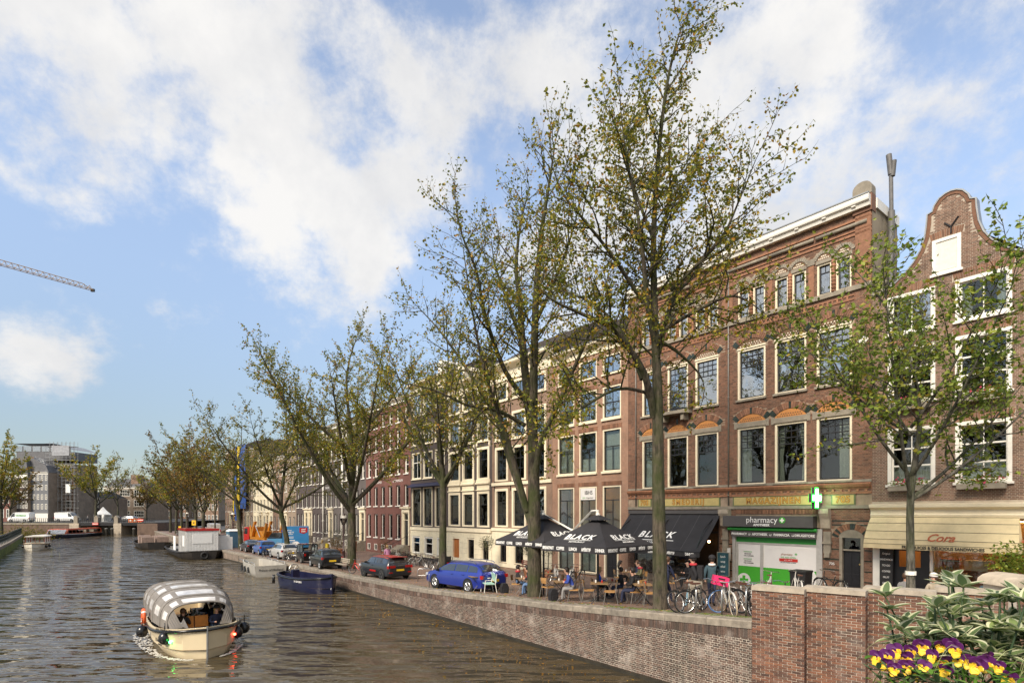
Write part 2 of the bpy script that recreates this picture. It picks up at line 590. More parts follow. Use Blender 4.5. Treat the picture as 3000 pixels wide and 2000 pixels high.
# ------------------------------------------------------------------ materials of the setting
def setting_mats():
 # canal water
 m, nt, p, o = new_mat('water')
 g = nd(nt, 'NewGeometry')
 pos = g.outputs['Position']
 p.inputs['Base Color'].default_value = (0.060, 0.045, 0.023, 1)
 p.inputs['Roughness'].default_value = 0.02
 p.inputs['IOR'].default_value = 1.62
 p.inputs['Specular Tint'].default_value = (1, .88, .70, 1)
 p.inputs['Specular IOR Level'].default_value = 0.62
 a = noise_tex(nt, 0.42, 2, 0.5, pos, stretch=(0.7, 1.3, 1))
 b = noise_tex(nt, 0.85, 2, 0.4, pos, stretch=(0.55, 1.5, 1))
 c = noise_tex(nt, 2.6, 2, 0.5, pos, stretch=(0.6, 1.5, 1))
 # patches of calmer and livelier water
 pt = noise_tex(nt, 0.10, 3, 0.5, pos)
 amp = ramp(nt, pt, [(0.36, (0.5, 0.5, 0.5)), (0.6, (1, 1, 1))])
 s1 = nd(nt, 'Math', operation='MULTIPLY'); nt.links.new(a, s1.inputs[0]); s1.inputs[1].default_value = 0.55
 s2 = nd(nt, 'Math', operation='MULTIPLY_ADD'); nt.links.new(b, s2.inputs[0]); s2.inputs[1].default_value = 1.0; nt.links.new(s1.outputs[0], s2.inputs[2])
 s3 = nd(nt, 'Math', operation='MULTIPLY_ADD'); nt.links.new(c, s3.inputs[0]); s3.inputs[1].default_value = 0.10; nt.links.new(s2.outputs[0], s3.inputs[2])
 s4 = nd(nt, 'Math', operation='MULTIPLY'); nt.links.new(s3.outputs[0], s4.inputs[0]); nt.links.new(amp, s4.inputs[1])
 bump(nt, p, s4.outputs[0], 1.0, 0.55)
 # clinker paving of the street
 m, nt, p, o = new_mat('street_clinker')
 tc = nd(nt, 'TexCoord')
 mp = nd(nt, 'Mapping'); mp.inputs['Rotation'].default_value = (0, 0, FROT + rad(0))
 nt.links.new(tc.outputs['Object'], mp.inputs[0])
 b = nd(nt, 'TexBrick', Scale=1.0)
 b.inputs['Color1'].default_value = (0.24, 0.15, 0.11, 1)
 b.inputs['Color2'].default_value = (0.18, 0.125, 0.095, 1)
 b.inputs['Mortar'].default_value = (0.06, 0.05, 0.04, 1)
 b.inputs['Brick Width'].default_value = 0.2
 b.inputs['Row Height'].default_value = 0.07
 b.inputs['Mortar Size'].default_value = 0.008
 nt.links.new(mp.outputs[0], b.inputs['Vector'])
 n = noise_tex(nt, 0.45, 6, 0.62)
 cc = mixc(nt, 1.0, b.outputs['Color'], ramp(nt, n, [(0.3, (0.7, 0.7, 0.7)), (0.7, (1.35, 1.32, 1.3))]), 'MULTIPLY')
 nt.links.new(cc, p.inputs['Base Color'])
 p.inputs['Roughness'].default_value = 0.7
 bump(nt, p, b.outputs['Fac'], -0.6, 0.006)
 brick_piece('quay_brick', [(0, (0.062, 0.044, 0.036)), (0.35, (0.105, 0.070, 0.055)), (0.7, (0.165, 0.10, 0.075)), (1, (0.09, 0.07, 0.06))], wash=0.75, moss=True)
 brick_piece('wing_brick', [(0, (0.070, 0.040, 0.030)), (0.3, (0.13, 0.064, 0.042)), (0.6, (0.19, 0.085, 0.052)), (0.85, (0.24, 0.11, 0.062)), (1, (0.11, 0.075, 0.055))], wash=0.35)
 mat('quay_mortar', (0.56, 0.50, 0.41), 0.9, var=0.3, scale=2.5, dirt=0.75)
 mat('wing_mortar', (0.50, 0.44, 0.36), 0.9, var=0.25, scale=3, dirt=0.5)
 brick_tex('quay_far', (0.13, 0.09, 0.068), (0.17, 0.12, 0.09), (0.34, 0.29, 0.23), streak=.8)
 m = mat('coping_stone', (0.235, 0.205, 0.165), 0.85, var=0.3, scale=5, bmp=0.6, bscale=35, dirt=0.85, rnd=0.15)
 mat('pale_stone', (0.42, 0.36, 0.28), 0.8, var=0.2, scale=5, bmp=0.3, dirt=0.5, rnd=0.08)
 mat('moss', (0.075, 0.095, 0.02), 0.95, var=0.5, scale=9, bmp=0.8, bscale=50)
 mat('green_wall', (0.13, 0.17, 0.03), 0.95, var=0.55, scale=1.5, bmp=0.5, dirt=0.8)
 mat('dark_wet', (0.028, 0.024, 0.016), 0.5, var=0.4, scale=3)
 mat('asphalt', (0.06, 0.058, 0.055), 0.9, var=0.2, scale=2, bmp=0.4, bscale=60)
 mat('iron_green', (0.025, 0.035, 0.03), 0.45, var=0.15)
 mat('black_metal', (0.012, 0.012, 0.013), 0.4, var=0.2)
 mat('steel', (0.42, 0.42, 0.41), 0.35, 0.9, var=0.12)
 mat('grey_metal', (0.20, 0.19, 0.17), 0.55, 0.3, var=0.2)
setting_mats()
TRI = 0
def np_boxes(name, boxes, m, parent=None, back=False):
 """many axis-aligned boxes as one mesh, without the hidden back face"""
 v = []; f = []
 for k, (x0, x1, y0, y1, z0, z1) in enumerate(boxes):
  i = 8 * k
  v += [(x0, y0, z0), (x1, y0, z0), (x1, y1, z0), (x0, y1, z0), (x0, y0, z1), (x1, y0, z1), (x1, y1, z1), (x0, y1, z1)]
  f += [(i, i + 3, i + 2, i + 1), (i + 4, i + 5, i + 6, i + 7), (i, i + 1, i + 5, i + 4), (i + 1, i + 2, i + 6, i + 5), (i + 3, i, i + 4, i + 7)]
 me = bpy.data.meshes.new(name)
 me.from_pydata(v, [], f)
 me.materials.append(MATS[m])
 return ob(name, me, parent)
BRICK_ME = {}
def brickwork(parent, x0, x1, z0, z1, m, holes=(), bw=0.2, bh=0.053, j=0.011, proud=0.011, inside=None, singles=300, cam_at=None, seed=1, ytop=None, name='brick', alt=True):
 """running-bond bricks standing proud of the wall face y=0; the SINGLES nearest the camera are objects, the rest one part"""
 rn = random.Random(seed)
 full, cut = [], []
 nrow = int((z1 - z0) / (bh + j))
 for r in range(nrow + 1):
  a = z0 + r * (bh + j)
  b = min(a + bh, z1)
  if b - a < 0.02:
   continue
  spans = [(x0, x1)]
  for (hx0, hx1, hz0, hz1) in holes:
   if hz0 < b - 0.004 and hz1 > a + 0.004:
    ns = []
    for (s, e) in spans:
     if hx1 <= s or hx0 >= e:
      ns.append((s, e)); continue
     if hx0 - s > 0.03: ns.append((s, hx0))
     if e - hx1 > 0.03: ns.append((hx1, e))
    spans = ns
  off = (0.5 * (bw + j)) * (r % 2)
  head = alt and (r % 2 == 1)
  w = (bw - j) / 2 if head else bw
  if head:
   off = 0.25 * (bw + j)
  for (s, e) in spans:
   k = math.floor((s - x0 - off) / (w + j))
   x = x0 + off + k * (w + j)
   while x < e:
    p, q = max(x, s), min(x + w, e)
    x += w + j
    if q - p < 0.025:
     continue
    if inside and not (inside(p, (a + b) / 2) and inside(q, (a + b) / 2)):
     continue
    d = proud * rn.uniform(0.65, 1.25)
    bx = (p, q, -d, 0.006, a + rn.uniform(-.002, .002), b + rn.uniform(-.002, .002))
    if abs(q - p - w) < 1e-6 and b - a > bh - 1e-6 and not head:
     full.append(bx)
    else:
     cut.append(bx)
 if singles and cam_at is not None:
  full.sort(key=lambda B: (B[0] - cam_at[0]) ** 2 + (B[4] - cam_at[2]) ** 2)
  single, full = full[:singles], full[singles:]
  key = (round(bw, 3), round(bh, 3), m)
  if key not in BRICK_ME:
   ch = 0.004
   mb = MB()
   mb.grid([[(0, .012, 0), (bw, .012, 0), (bw, .012, bh), (0, .012, bh), (0, .012, 0)],
      [(0, ch, 0), (bw, ch, 0), (bw, ch, bh), (0, ch, bh), (0, ch, 0)],
      [(ch, 0, ch), (bw - ch, 0, ch), (bw - ch, 0, bh - ch), (ch, 0, bh - ch), (ch, 0, ch)]])
   mb.face([(ch, 0, ch), (bw - ch, 0, ch), (bw - ch, 0, bh - ch), (ch, 0, bh - ch)])
   BRICK_ME[key] = mb.mesh('brick', m)
  for B in single:
   ob(name, BRICK_ME[key], parent, (B[0], B[2], B[4]))
 rest = full + cut
 if rest:
  tag(np_boxes('brickwork', rest, m, parent), kind='stuff')
 return len(rest)

# ------------------------------------------------------------------ water, beds and streets
def sheet(name, pts, m, kind='structure'):
 o = MB().face(pts).build(name, m, fix=False)
 return tag(o, kind=kind)
water = sheet('water', [(-420, -40, 0), (90, -40, 0), (90, 520, 0), (-420, 520, 0)], 'water')
tag(water, label='brown rippled canal water with floating leaves')
ground = sheet('ground', [(-900, -300, -1.2), (900, -300, -1.2), (900, 1600, -1.2), (-900, 1600, -1.2)], 'asphalt')
def build_street():
 ts = [-9 + 1.5 * i for i in range(36)] + [46 + 6 * i for i in range(34)]
 rows = []
 for t in ts:
  a = nq(t) + 0.55 if t > -1.28 else -11.45 + 0.56 * (-1.28 - t) + .1
  row = [G(t, a)]
  for k in (0.5, 1.0, 1.8, 2.6, 3.4, 4.4, 5.5, 7.5, 9.5):
   if a + k < -0.5:
    row.append(G(t, a + k))
  while len(row) < 10:
   row.append(G(t, -0.6))
  row.append(G(t, 0.6))
  rows.append(row)
 o = MB().grid(rows).build('street', 'street_clinker', fix=False, smooth=True)
 for pl in o.data.polygons:
  pass
 o.data.flip_normals()
 tag(o, kind='structure', label='red brown clinker street along the canal')
 # land behind the terrace and past the crossing
 rows = [[G(t, 0.6), W(t, 40, 1.0)] for t in ts]
 o = MB().grid(rows).build('pavement', 'asphalt', fix=False)
 tag(o, kind='structure')
build_street()

# ------------------------------------------------------------------ quay wall on the house side
def build_quay():
 root = thing('quay_wall', 'brick canal quay wall with grey stone coping, mossy streaks and lime bloom', 'quay wall', W(0, 0, 0), FROT)
 # local: x = -t, y = n, z
 t0, t1, tb = -1.28, 240, 30.0
 ts = [t0 + (t1 - t0) * 0]
 ts = [t0] + [0 + 1.0 * i for i in range(0, 70)] + [72 + 6 * i for i in range(29)]
 def face(ta, tbb, m, nm, dn=0.0):
  mb = MB()
  tt = [t for t in ts if ta < t < tbb]
  tt = [ta] + tt + [tbb]
  top = [(-t, nq(t) + dn, zq(t) - 0.2) for t in tt]
  bot = [(-t, nq(t) + dn, -1.0) for t in tt]
  bk = [(-t, nq(t) + 0.8, zq(t) - 0.2) for t in tt]
  mb.grid([bot, top, bk])
  return mb.build(nm, m, root, fix=False)
 face(t0, tb, 'quay_mortar', 'mortar_face')
 face(tb, t1, 'quay_far', 'far_wall_face')
 # dark timber footing at the waterline
 mb = MB()
 tt = [t for t in ts if t <= 61]
 mb.grid([[(-t, nq(t) - 0.0, 0.10 + 0.0 * t) for t in tt], [(-t, nq(t) - 0.13, 0.09) for t in tt], [(-t, nq(t) - 0.15, -0.4) for t in tt]])
 mb.build('footing', 'dark_wet', root, fix=False)
 # coping stones
 t = t0
 rn = random.Random(5)
 while t < 150:
  L = rn.uniform(1.15, 1.5) if t < 62 else 4.0
  e = min(t + L, 150)
  mb = MB()
  a, b = t + 0.006, e - 0.006
  h = 0.21
  dz = rn.uniform(-.006, .006)
  prof = lambda tt: [(-tt, nq(tt) - 0.035, zq(tt) - h), (-tt, nq(tt) - 0.035, zq(tt) - 0.03), (-tt, nq(tt) - 0.01, zq(tt) + dz), (-tt, nq(tt) + 0.6, zq(tt) + dz), (-tt, nq(tt) + 0.6, zq(tt) - h)]
  pa, pb = prof(a), prof(b)
  mb.grid([pa, pb], closed=True)
  mb.face(pa); mb.face(pb)
  o = mb.build('coping_stone', 'coping_stone', root)
  t = e
 # moss along the back of the coping near the bicycles
 mb = MB()
 for i in range(700):
  t = rn.uniform(-1.2, 4.5) if rn.random() < .7 else rn.uniform(4.5, 30)
  n = nq(t) + (rn.gauss(0.52, 0.09))
  r = rn.uniform(.02, .06)
  z = zq(t) + 0.002
  mb.face([(-t - r, n - r * .5, z), (-t + r * .2, n - r, z), (-t + r, n + r * .3, z), (-t, n + r * .4, z + r * .35)])
  mb.face([(-t - r, n - r * .5, z), (-t, n + r * .4, z + r * .35), (-t - r * .4, n + r * .8, z)])
 tag(mb.build('moss', 'moss', root, fix=False), kind='stuff')
 # bricks: soldiers under the coping, running bond below
 pieces = []
 x = 0.0
 while x < tb - t0:
  t = t0 + x
  z1_ = zq(t) - 0.215
  pieces.append((-t - 0.055, -t, -0.016 * rn.uniform(.9, 1.2) - 12.0, -11.99, z1_ - 0.25, z1_))
  x += 0.066
 tag(np_boxes('soldier_course', pieces, 'quay_brick', root), kind='stuff')
 hold = bpy.data.objects.new('brick_face', None); COL.objects.link(hold)
 hold.parent = root; hold.location = (0, -12.0, 0)
 cam_l = (-(Vector((0, 0, 0)) - P0).dot(U), 0, EYE - 2)
 brickwork(hold, -tb, -t0, 0.07, 2.2, 'quay_brick', bh=0.049, j=0.015, inside=lambda x, z: z < zq(-x) - 0.44, cam_at=cam_l, seed=3)
 return root
build_quay()

# ------------------------------------------------------------------ stepped wing wall of the near bridge
def build_wing():
 root = thing('wing_wall', 'stepped brick bridge wall with four slabs of weathered stone coping', 'wall', (6.45, 14.8, 0), 0)
 wdir = Vector((0.78, -0.626, 0)).normalized()
 rz = math.atan2(wdir.y, wdir.x)
 starts = [(6.45, 14.80), (7.53, 14.27), (8.86, 13.90), (10.40, 13.55)]
 ends_px = [2356, 2535, 2742, 2952]
 tops = [3.345, 3.385, 3.425, 3.47]
 for k in range(4):
  sx, sy = starts[k]
  r = (ends_px[k] - 1500) / 1615.
  L = (r * sy - sx) / (wdir.x - r * wdir.y)
  seg = bpy.data.objects.new('wall_section', None); COL.objects.link(seg)
  seg.parent = root
  seg.location = (sx - 6.45, sy - 14.8, 0)
  seg.rotation_euler = (0, 0, rz)
  zt = tops[k]
  mb = MB(); mb.box(0, L, 0, 0.45, -1, zt - 0.12)
  mb.build('mortar_body', 'wing_mortar', seg)
  mb = MB()
  n = 1
  c = 0.012
  mb.prism([(-0.01, zt - .12), (L + 0.01, zt - .12), (L + .01, zt - c), (L - c, zt), (c, zt), (-0.01, zt - c)], -0.05, 0.50)
  mb.build('coping_slab', 'pale_stone', seg)
  M = Matrix.Translation((sx, sy, 0)) @ Matrix.Rotation(rz, 4, 'Z')
  cl = M.inverted() @ Vector((1.5, 0, 4.5))
  brickwork(seg, 0.0, L, 0.05, zt - 0.125, 'wing_brick', bw=0.205, bh=0.0545, j=0.0115, proud=0.012, singles=75, cam_at=(cl.x, 0, 2.6), seed=20 + k, alt=False)
  tag(np_boxes('brickwork', [(L - .04, L + .006, .004, .44, z, z + .0545) for z in [.05 + i * .066 for i in range(int((zt - .2) / .066))]], 'wing_brick', seg), kind='stuff')
  # return face at the quay end
  if k == 0:
   seg2 = bpy.data.objects.new('end_face', None); COL.objects.link(seg2)
   seg2.parent = root; seg2.location = (0, 0, 0); seg2.rotation_euler = (0, 0, rz - rad(90))
   seg2.location = (-0.001 * wdir.x, -0.001 * wdir.y, 0)
   tag(np_boxes('brickwork', [(-0.44 + 0.0, -0.01, -0.012, 0.0, z, z + 0.054) for z in [0.05 + i * 0.066 for i in range(48)]], 'wing_brick', seg2), kind='stuff')
 # end pillar with a rounded cap stone
 mb = MB(); mb.box(5.0, 6.1, -2.3, -1.4, -1, 3.58)
 mb.build('pillar', 'wing_mortar', root)
 px = bpy.data.objects.new('pillar_face', None); COL.objects.link(px)
 px.parent = root; px.location = (5.0, -2.3, 0)
 brickwork(px, 0, 1.1, 0.05, 3.58, 'wing_brick', bw=0.205, bh=0.0545, j=0.0115, proud=0.012, singles=0, seed=31, alt=False)
 mb = MB()
 rows = []
 for i in range(9):
  a = math.pi * i / 8
  rows.append([(5.42 - 0.50 * math.cos(a), y, 3.585 + 0.27 * math.sin(a) ** 0.8) for y in (-2.38, -2.3, -1.4, -1.3)])
 mb.grid(rows)
 mb.face([r[0] for r in rows]); mb.face([r[-1] for r in rows])
 mb.face([rows[0][0], rows[0][-1], rows[-1][-1], rows[-1][0]])
 mb.build('cap_stone', 'pale_stone', root, smooth=True)
 return root
build_wing()
# ------------------------------------------------------------------ house materials
brick_piece('brick_703', [(0, (0.12, 0.066, 0.044)), (0.3, (0.20, 0.108, 0.070)), (0.7, (0.265, 0.135, 0.085)), (1, (0.18, 0.115, 0.082))])
brick_piece('brick_gable', [(0, (0.165, 0.108, 0.080)), (0.4, (0.235, 0.148, 0.105)), (0.8, (0.28, 0.175, 0.125)), (1, (0.20, 0.145, 0.112))])
mat('mortar_703', (0.32, 0.24, 0.17), 0.9, var=0.3, scale=2, dirt=0.5)
mat('mortar_gable', (0.44, 0.37, 0.29), 0.9, var=0.2, scale=2, dirt=0.3)
brick_tex('brick_red', (0.33, 0.158, 0.092), (0.26, 0.128, 0.078), (0.36, 0.28, 0.21))
brick_tex('brick_brown', (0.25, 0.145, 0.095), (0.195, 0.115, 0.078), (0.29, 0.22, 0.16))
brick_tex('brick_dark', (0.085, 0.065, 0.060), (0.072, 0.056, 0.053), (0.065, 0.053, 0.05), big=0.15)
brick_tex('brick_plum', (0.19, 0.078, 0.060), (0.16, 0.068, 0.054), (0.15, 0.072, 0.058), big=0.15)
brick_tex('brick_grey', (0.12, 0.102, 0.093), (0.10, 0.086, 0.08), (0.095, 0.083, 0.076), big=0.18)
brick_tex('brick_tan', (0.27, 0.20, 0.145), (0.23, 0.17, 0.125), (0.29, 0.24, 0.18))
mat('cream', (0.80, 0.71, 0.52), 0.45, var=0.06, scale=3, dirt=0.12)
mat('white_paint', (0.80, 0.77, 0.69), 0.45, var=0.06, scale=3, dirt=0.12)
mat('plaster_cream', (0.72, 0.65, 0.47), 0.75, var=0.10, scale=2, dirt=0.25, bmp=0.1)
mat('plaster_side', (0.30, 0.245, 0.17), 0.9, var=0.22, scale=1.5, dirt=0.7, bmp=0.3)
mat('sash_dark', (0.022, 0.022, 0.024), 0.35, var=0.15)
mat('stone_grey', (0.27, 0.235, 0.18), 0.8, var=0.2, scale=4, dirt=0.5, bmp=0.2)
mat('terracotta', (0.30, 0.14, 0.075), 0.75, var=0.25, scale=6, bmp=0.2, rnd=0.15)
mat('orange_tile', (0.50, 0.215, 0.06), 0.5, var=0.12, scale=8)
mat('brown_tile', (0.16, 0.085, 0.04), 0.6, var=0.2)
mat('dot_white', (0.72, 0.64, 0.5), 0.5)
mat('green_glazed', (0.022, 0.034, 0.026), 0.22, var=0.4, scale=12, spec=0.7)
mat('voussoir_brick', (0.21, 0.105, 0.062), 0.85, var=0.2, scale=10, rnd=0.35)
mat('roof_tile', (0.075, 0.062, 0.055), 0.7, var=0.3, scale=3, bmp=0.6, bscale=12)
mat('zinc', (0.30, 0.31, 0.31), 0.45, 0.5, var=0.15)
mat('interior_dark', (0.035, 0.028, 0.022), 0.9, var=0.3, scale=0.8)
mat('interior_warm', (0.40, 0.24, 0.11), 0.8, var=0.25, scale=0.8)
mat('curtain', (0.72, 0.68, 0.60), 0.9, var=0.08, scale=6)
mat('blind', (0.55, 0.55, 0.52), 0.8, var=0.05)
mat('door_black', (0.016, 0.017, 0.020), 0.3, var=0.2)
mat('door_orange', (0.38, 0.13, 0.03), 0.45, var=0.2)
mat('brass', (0.55, 0.40, 0.16), 0.35, 0.8)
mat('tile_panel', (0.50, 0.40, 0.155), 0.35, var=0.1, scale=9)
mat('tile_border', (0.13, 0.16, 0.07), 0.4, var=0.2)
mat('letter_ochre', (0.62, 0.36, 0.06), 0.4)
mat('letter_edge', (0.24, 0.08, 0.02), 0.5)
mat('lead', (0.12, 0.115, 0.11), 0.6, var=0.3, scale=5)
emis('lamp_warm', (1.0, 0.50, 0.18), 14.0)
glass_mat('glass', refl=.045)
glass_mat('glass_sky', refl=0.40)
glass_mat('glass_clear', refl=0.06, wave=0.01)
PANE = {}
def pane_mesh(w, h, m):
 k = (round(w, 2), round(h, 2), m)
 if k not in PANE:
  me = bpy.data.meshes.new('pane')
  w, h = k[0] / 2, k[1] / 2
  v = [(-w, 0, -h), (w, 0, -h), (w, 0, h), (-w, 0, h), (-w, .006, -h), (w, .006, -h), (w, .006, h), (-w, .006, h)]
  me.from_pydata(v, [], [(0, 1, 2, 3), (5, 4, 7, 6)])
  me.materials.append(MATS[m])
  PANE[k] = me
 return PANE[k]
class House:
 def __init__(s, name, label, tL, Wd, base, eave, wall, depth=11.0, n0=0.0):
  s.tL, s.W, s.b, s.e, s.wall, s.d = tL, Wd, base, eave, wall, depth
  s.root = thing(name, label, 'house', W(tL, n0, base), FROT)
  s.holes = []; s.rn = random.Random(int(tL * 7) + 3)
 def z(s, z): return z - s.b
 def x(s, t): return s.tL - t
 def hole(s, x0, x1, z0, z1):
  s.holes.append((x0, x1, z0, z1))
 def shell(s, wall=None, top=None, side='brick_tan', back=True, reveal=0.30, gable=None, left=True, right=True):
  """front wall with its openings and their reveals, side walls, back wall"""
  e = top or s.e
  xs = sorted({0.0, s.W} | {h[0] for h in s.holes} | {h[1] for h in s.holes})
  zs_ = sorted({s.b - 0.8, e} | {h[2] for h in s.holes} | {h[3] for h in s.holes})
  mb = MB()
  for i in range(len(xs) - 1):
   run = None
   for k in range(len(zs_) - 1):
    cx, cz = (xs[i] + xs[i + 1]) / 2, (zs_[k] + zs_[k + 1]) / 2
    solid = not any(h[0] < cx < h[1] and h[2] < cz < h[3] for h in s.holes)
    if solid:
     if run is None: run = zs_[k]
    if (not solid or k == len(zs_) - 2) and run is not None:
     t = zs_[k + 1] if solid else zs_[k]
     mb.face([(xs[i], 0, s.z(run)), (xs[i + 1], 0, s.z(run)), (xs[i + 1], 0, s.z(t)), (xs[i], 0, s.z(t))])
     run = None
  r = reveal
  for (a, b, c, d) in s.holes:
   c, d = s.z(c), s.z(d)
   mb.face([(a, 0, c), (a, 0, d), (a, r, d), (a, r, c)])
   mb.face([(b, 0, c), (b, r, c), (b, r, d), (b, 0, d)])
   mb.face([(a, 0, d), (b, 0, d), (b, r, d), (a, r, d)])
   mb.face([(a, 0, c), (a, r, c), (b, r, c), (b, 0, c)])
  if gable:
   mb.face([(x, 0, s.z(z)) for x, z in gable])
   gb = [(x, 0.3, s.z(z)) for x, z in gable]
   mb.face(list(reversed(gb)))
  mb.build('wall', wall or s.wall, s.root, fix=False)
  mb = MB(); zb, ze = s.z(s.b - .8), s.z(e)
  if left: mb.face([(0.0, 0, zb), (0.0, 0, ze), (0.0, s.d, ze), (0.0, s.d, zb)])
  if right: mb.face([(s.W, 0, zb), (s.W, s.d, zb), (s.W, s.d, ze), (s.W, 0, ze)])
  mb.face([(0, s.d, zb), (0, s.d, ze), (s.W, s.d, ze), (s.W, s.d, zb)])
  mb.build('side_wall', side, s.root, fix=False)
  # dark rooms behind the glass
  mb = MB()
  mb.face([(0.02, 1.6, zb), (s.W - .02, 1.6, zb), (s.W - .02, 1.6, ze - .05), (0.02, 1.6, ze - .05)])
  mb.face([(0.02, 0.32, ze - .05), (0.02, 1.6, ze - .05), (s.W - .02, 1.6, ze - .05), (s.W - .02, 0.32, ze - .05)])
  zz = sorted({round(h[2], 1) for h in s.holes})
  for q in zz:
   mb.face([(0.02, 0.32, s.z(q) - .25), (s.W - .02, 0.32, s.z(q) - .25), (s.W - .02, 1.6, s.z(q) - .25), (0.02, 1.6, s.z(q) - .25)])
  mb.build('interior', 'interior_dark', s.root, fix=False)
 def roof(s, ridge, over=0.0, z0=None, m='roof_tile', depth=None):
  z0 = s.z(z0 or s.e); r = s.z(ridge); d = depth or s.d
  mb = MB()
  a, b = 0.03, s.W - 0.03
  mb.face([(a, -over, z0), (b, -over, z0), (b, d * .45, r), (a, d * .45, r)])
  mb.face([(a, d * .45, r), (b, d * .45, r), (b, d, z0), (a, d, z0)])
  mb.face([(a, 0, z0 - .01), (a, d * .45, r), (a, d, z0 - .01)])
  mb.face([(b, 0, z0 - .01), (b, d, z0 - .01), (b, d * .45, r)])
  o = mb.build('roof', m, s.root, fix=False)
  # courses of tiles
  mb = MB()
  L = math.hypot(d * .45 + over, r - z0)
  n = int(L / 0.34)
  for k in range(n):
   f = k / n
   y = -over + f * (d * .45 + over); z = z0 + f * (r - z0)
   mb.box(a, b, y - 0.02, y + 0.16, z + 0.015, z + 0.05)
  mb.build('tile_course', m, o)
  return o
 def cornice(s, z0, z1, proj, m='cream', brackets=0, frieze=True, gut=True):
  a, b = 0.015, s.W - 0.015
  h = z1 - z0
  pr = [(-0.02, z0), (-0.06, z0), (-0.06, z0 + h * .1), (-0.03, z0 + h * .12), (-0.03, z0 + h * .55), (-0.08, z0 + h * .6),
    (-proj * .5, z0 + h * .72), (-proj * .9, z0 + h * .8), (-proj, z0 + h * .86), (-proj, z1), (0.12, z1), (0.12, z0)]
  if not frieze:
   pr = [(0, z0), (-proj * .6, z0), (-proj * .7, z0 + h * .3), (-proj * .95, z0 + h * .45), (-proj, z0 + h * .6), (-proj, z1), (0.12, z1), (0.12, z0)]
  mb = MB(); mb.prism([(y, s.z(z)) for y, z in pr], a, b, 'X')
  o = mb.build('cornice', m, s.root)
  if brackets:
   me = MB()
   me.prism([(-0.0, 0), (-proj * .35, 0.02), (-proj * .82, .14), (-proj * .82, .22), (0, .22)], -.08, .08, 'X')
   mesh = me.mesh('bracket', m)
   for i in range(brackets):
    ob('bracket', mesh, o, (a + (b - a) * (i + .5) / brackets, -0.01, s.z(z0) - (.02 if not frieze else -h * .5)))
  if gut:
   mb = MB(); mb.box(a, b, -proj - 0.03, -proj + .1, s.z(z1) + .002, s.z(z1) + .05)
   mb.build('gutter', 'zinc', o)
  return o
 def window(s, x0, x1, z0, z1, rows=((1.0, 1),), case='cream', sash='sash_dark', fw=0.11, bw=0.045, glass='glass', sill='white_paint', proud=0.03, curtain=None, sill_h=0.09, panes=True, mid=0.07, inset=0.09, hole=True, cmat='curtain'):
  """timber window: casing, sash bars, panes, sill; rows from the top as (share of height, columns)"""
  if curtain is None and glass == 'glass' and s.rn.random() < .42: curtain = s.rn.choice(('both', 'full', 'half', 'tied', 'left', 'both'))
  if hole: s.hole(x0, x1, z0, z1)
  Z0, Z1 = s.z(z0), s.z(z1)
  c = MB()
  y0, y1 = -proud, 0.16
  if proud < 0: y0 = -proud; y1 = y0 + .12
  c.box(x0, x0 + fw, y0, y1, Z0, Z1); c.box(x1 - fw, x1, y0, y1, Z0, Z1)
  c.box(x0 + fw, x1 - fw, y0 + .003, y1, Z1 - fw, Z1); c.box(x0 + fw, x1 - fw, y0 + .003, y1, Z0, Z0 + fw * .6)
  w = c.build('window', case, s.root, fix=False)
  a, b, lo, hi = x0 + fw, x1 - fw, Z0 + fw * .6, Z1 - fw
  yb = max(y0, 0) + inset
  g = MB()
  f = 0.055
  g.box(a, a + f, yb, yb + .05, lo, hi); g.box(b - f, b, yb, yb + .05, lo, hi)
  g.box(a + f, b - f, yb + .002, yb + .05, lo, lo + f * 1.2); g.box(a + f, b - f, yb + .002, yb + .05, hi - f, hi)
  zt = hi
  H = hi - lo
  cells = []
  for r, (fr, nc) in enumerate(rows):
   zb = zt - fr * H
   if r < len(rows) - 1:
    g.box(a + f, b - f, yb - .01, yb + .05, zb - mid / 2, zb + mid / 2)
   for k in range(nc):
    xa = a + f + (b - a - 2 * f) * k / nc; xb = a + f + (b - a - 2 * f) * (k + 1) / nc
    if k:
     g.box(xa - bw / 2, xa + bw / 2, yb + .004, yb + .045, zb + .01, zt - .01)
    cells.append((xa, xb, zb, zt))
   zt = zb
  g.build('sash', sash, w, fix=False)
  if panes:
   for (xa, xb, zb, zt) in cells:
    p = ob('pane', pane_mesh(xb - xa, zt - zb, glass), w, ((xa + xb) / 2, yb + .022, (zb + zt) / 2))
    p.rotation_euler = (s.rn.gauss(0, .006), 0, s.rn.gauss(0, .006))
  else:
   ob('pane', pane_mesh(b - a, hi - lo, glass), w, ((a + b) / 2, yb + .022, (lo + hi) / 2)).rotation_euler = (s.rn.gauss(0, .006), 0, s.rn.gauss(0, .006))
  if sill:
   q = MB(); q.box(x0 - .06, x1 + .06, -0.10, 0.10, Z0 - sill_h, Z0 - .001)
   q.build('sill', sill, w, fix=False)
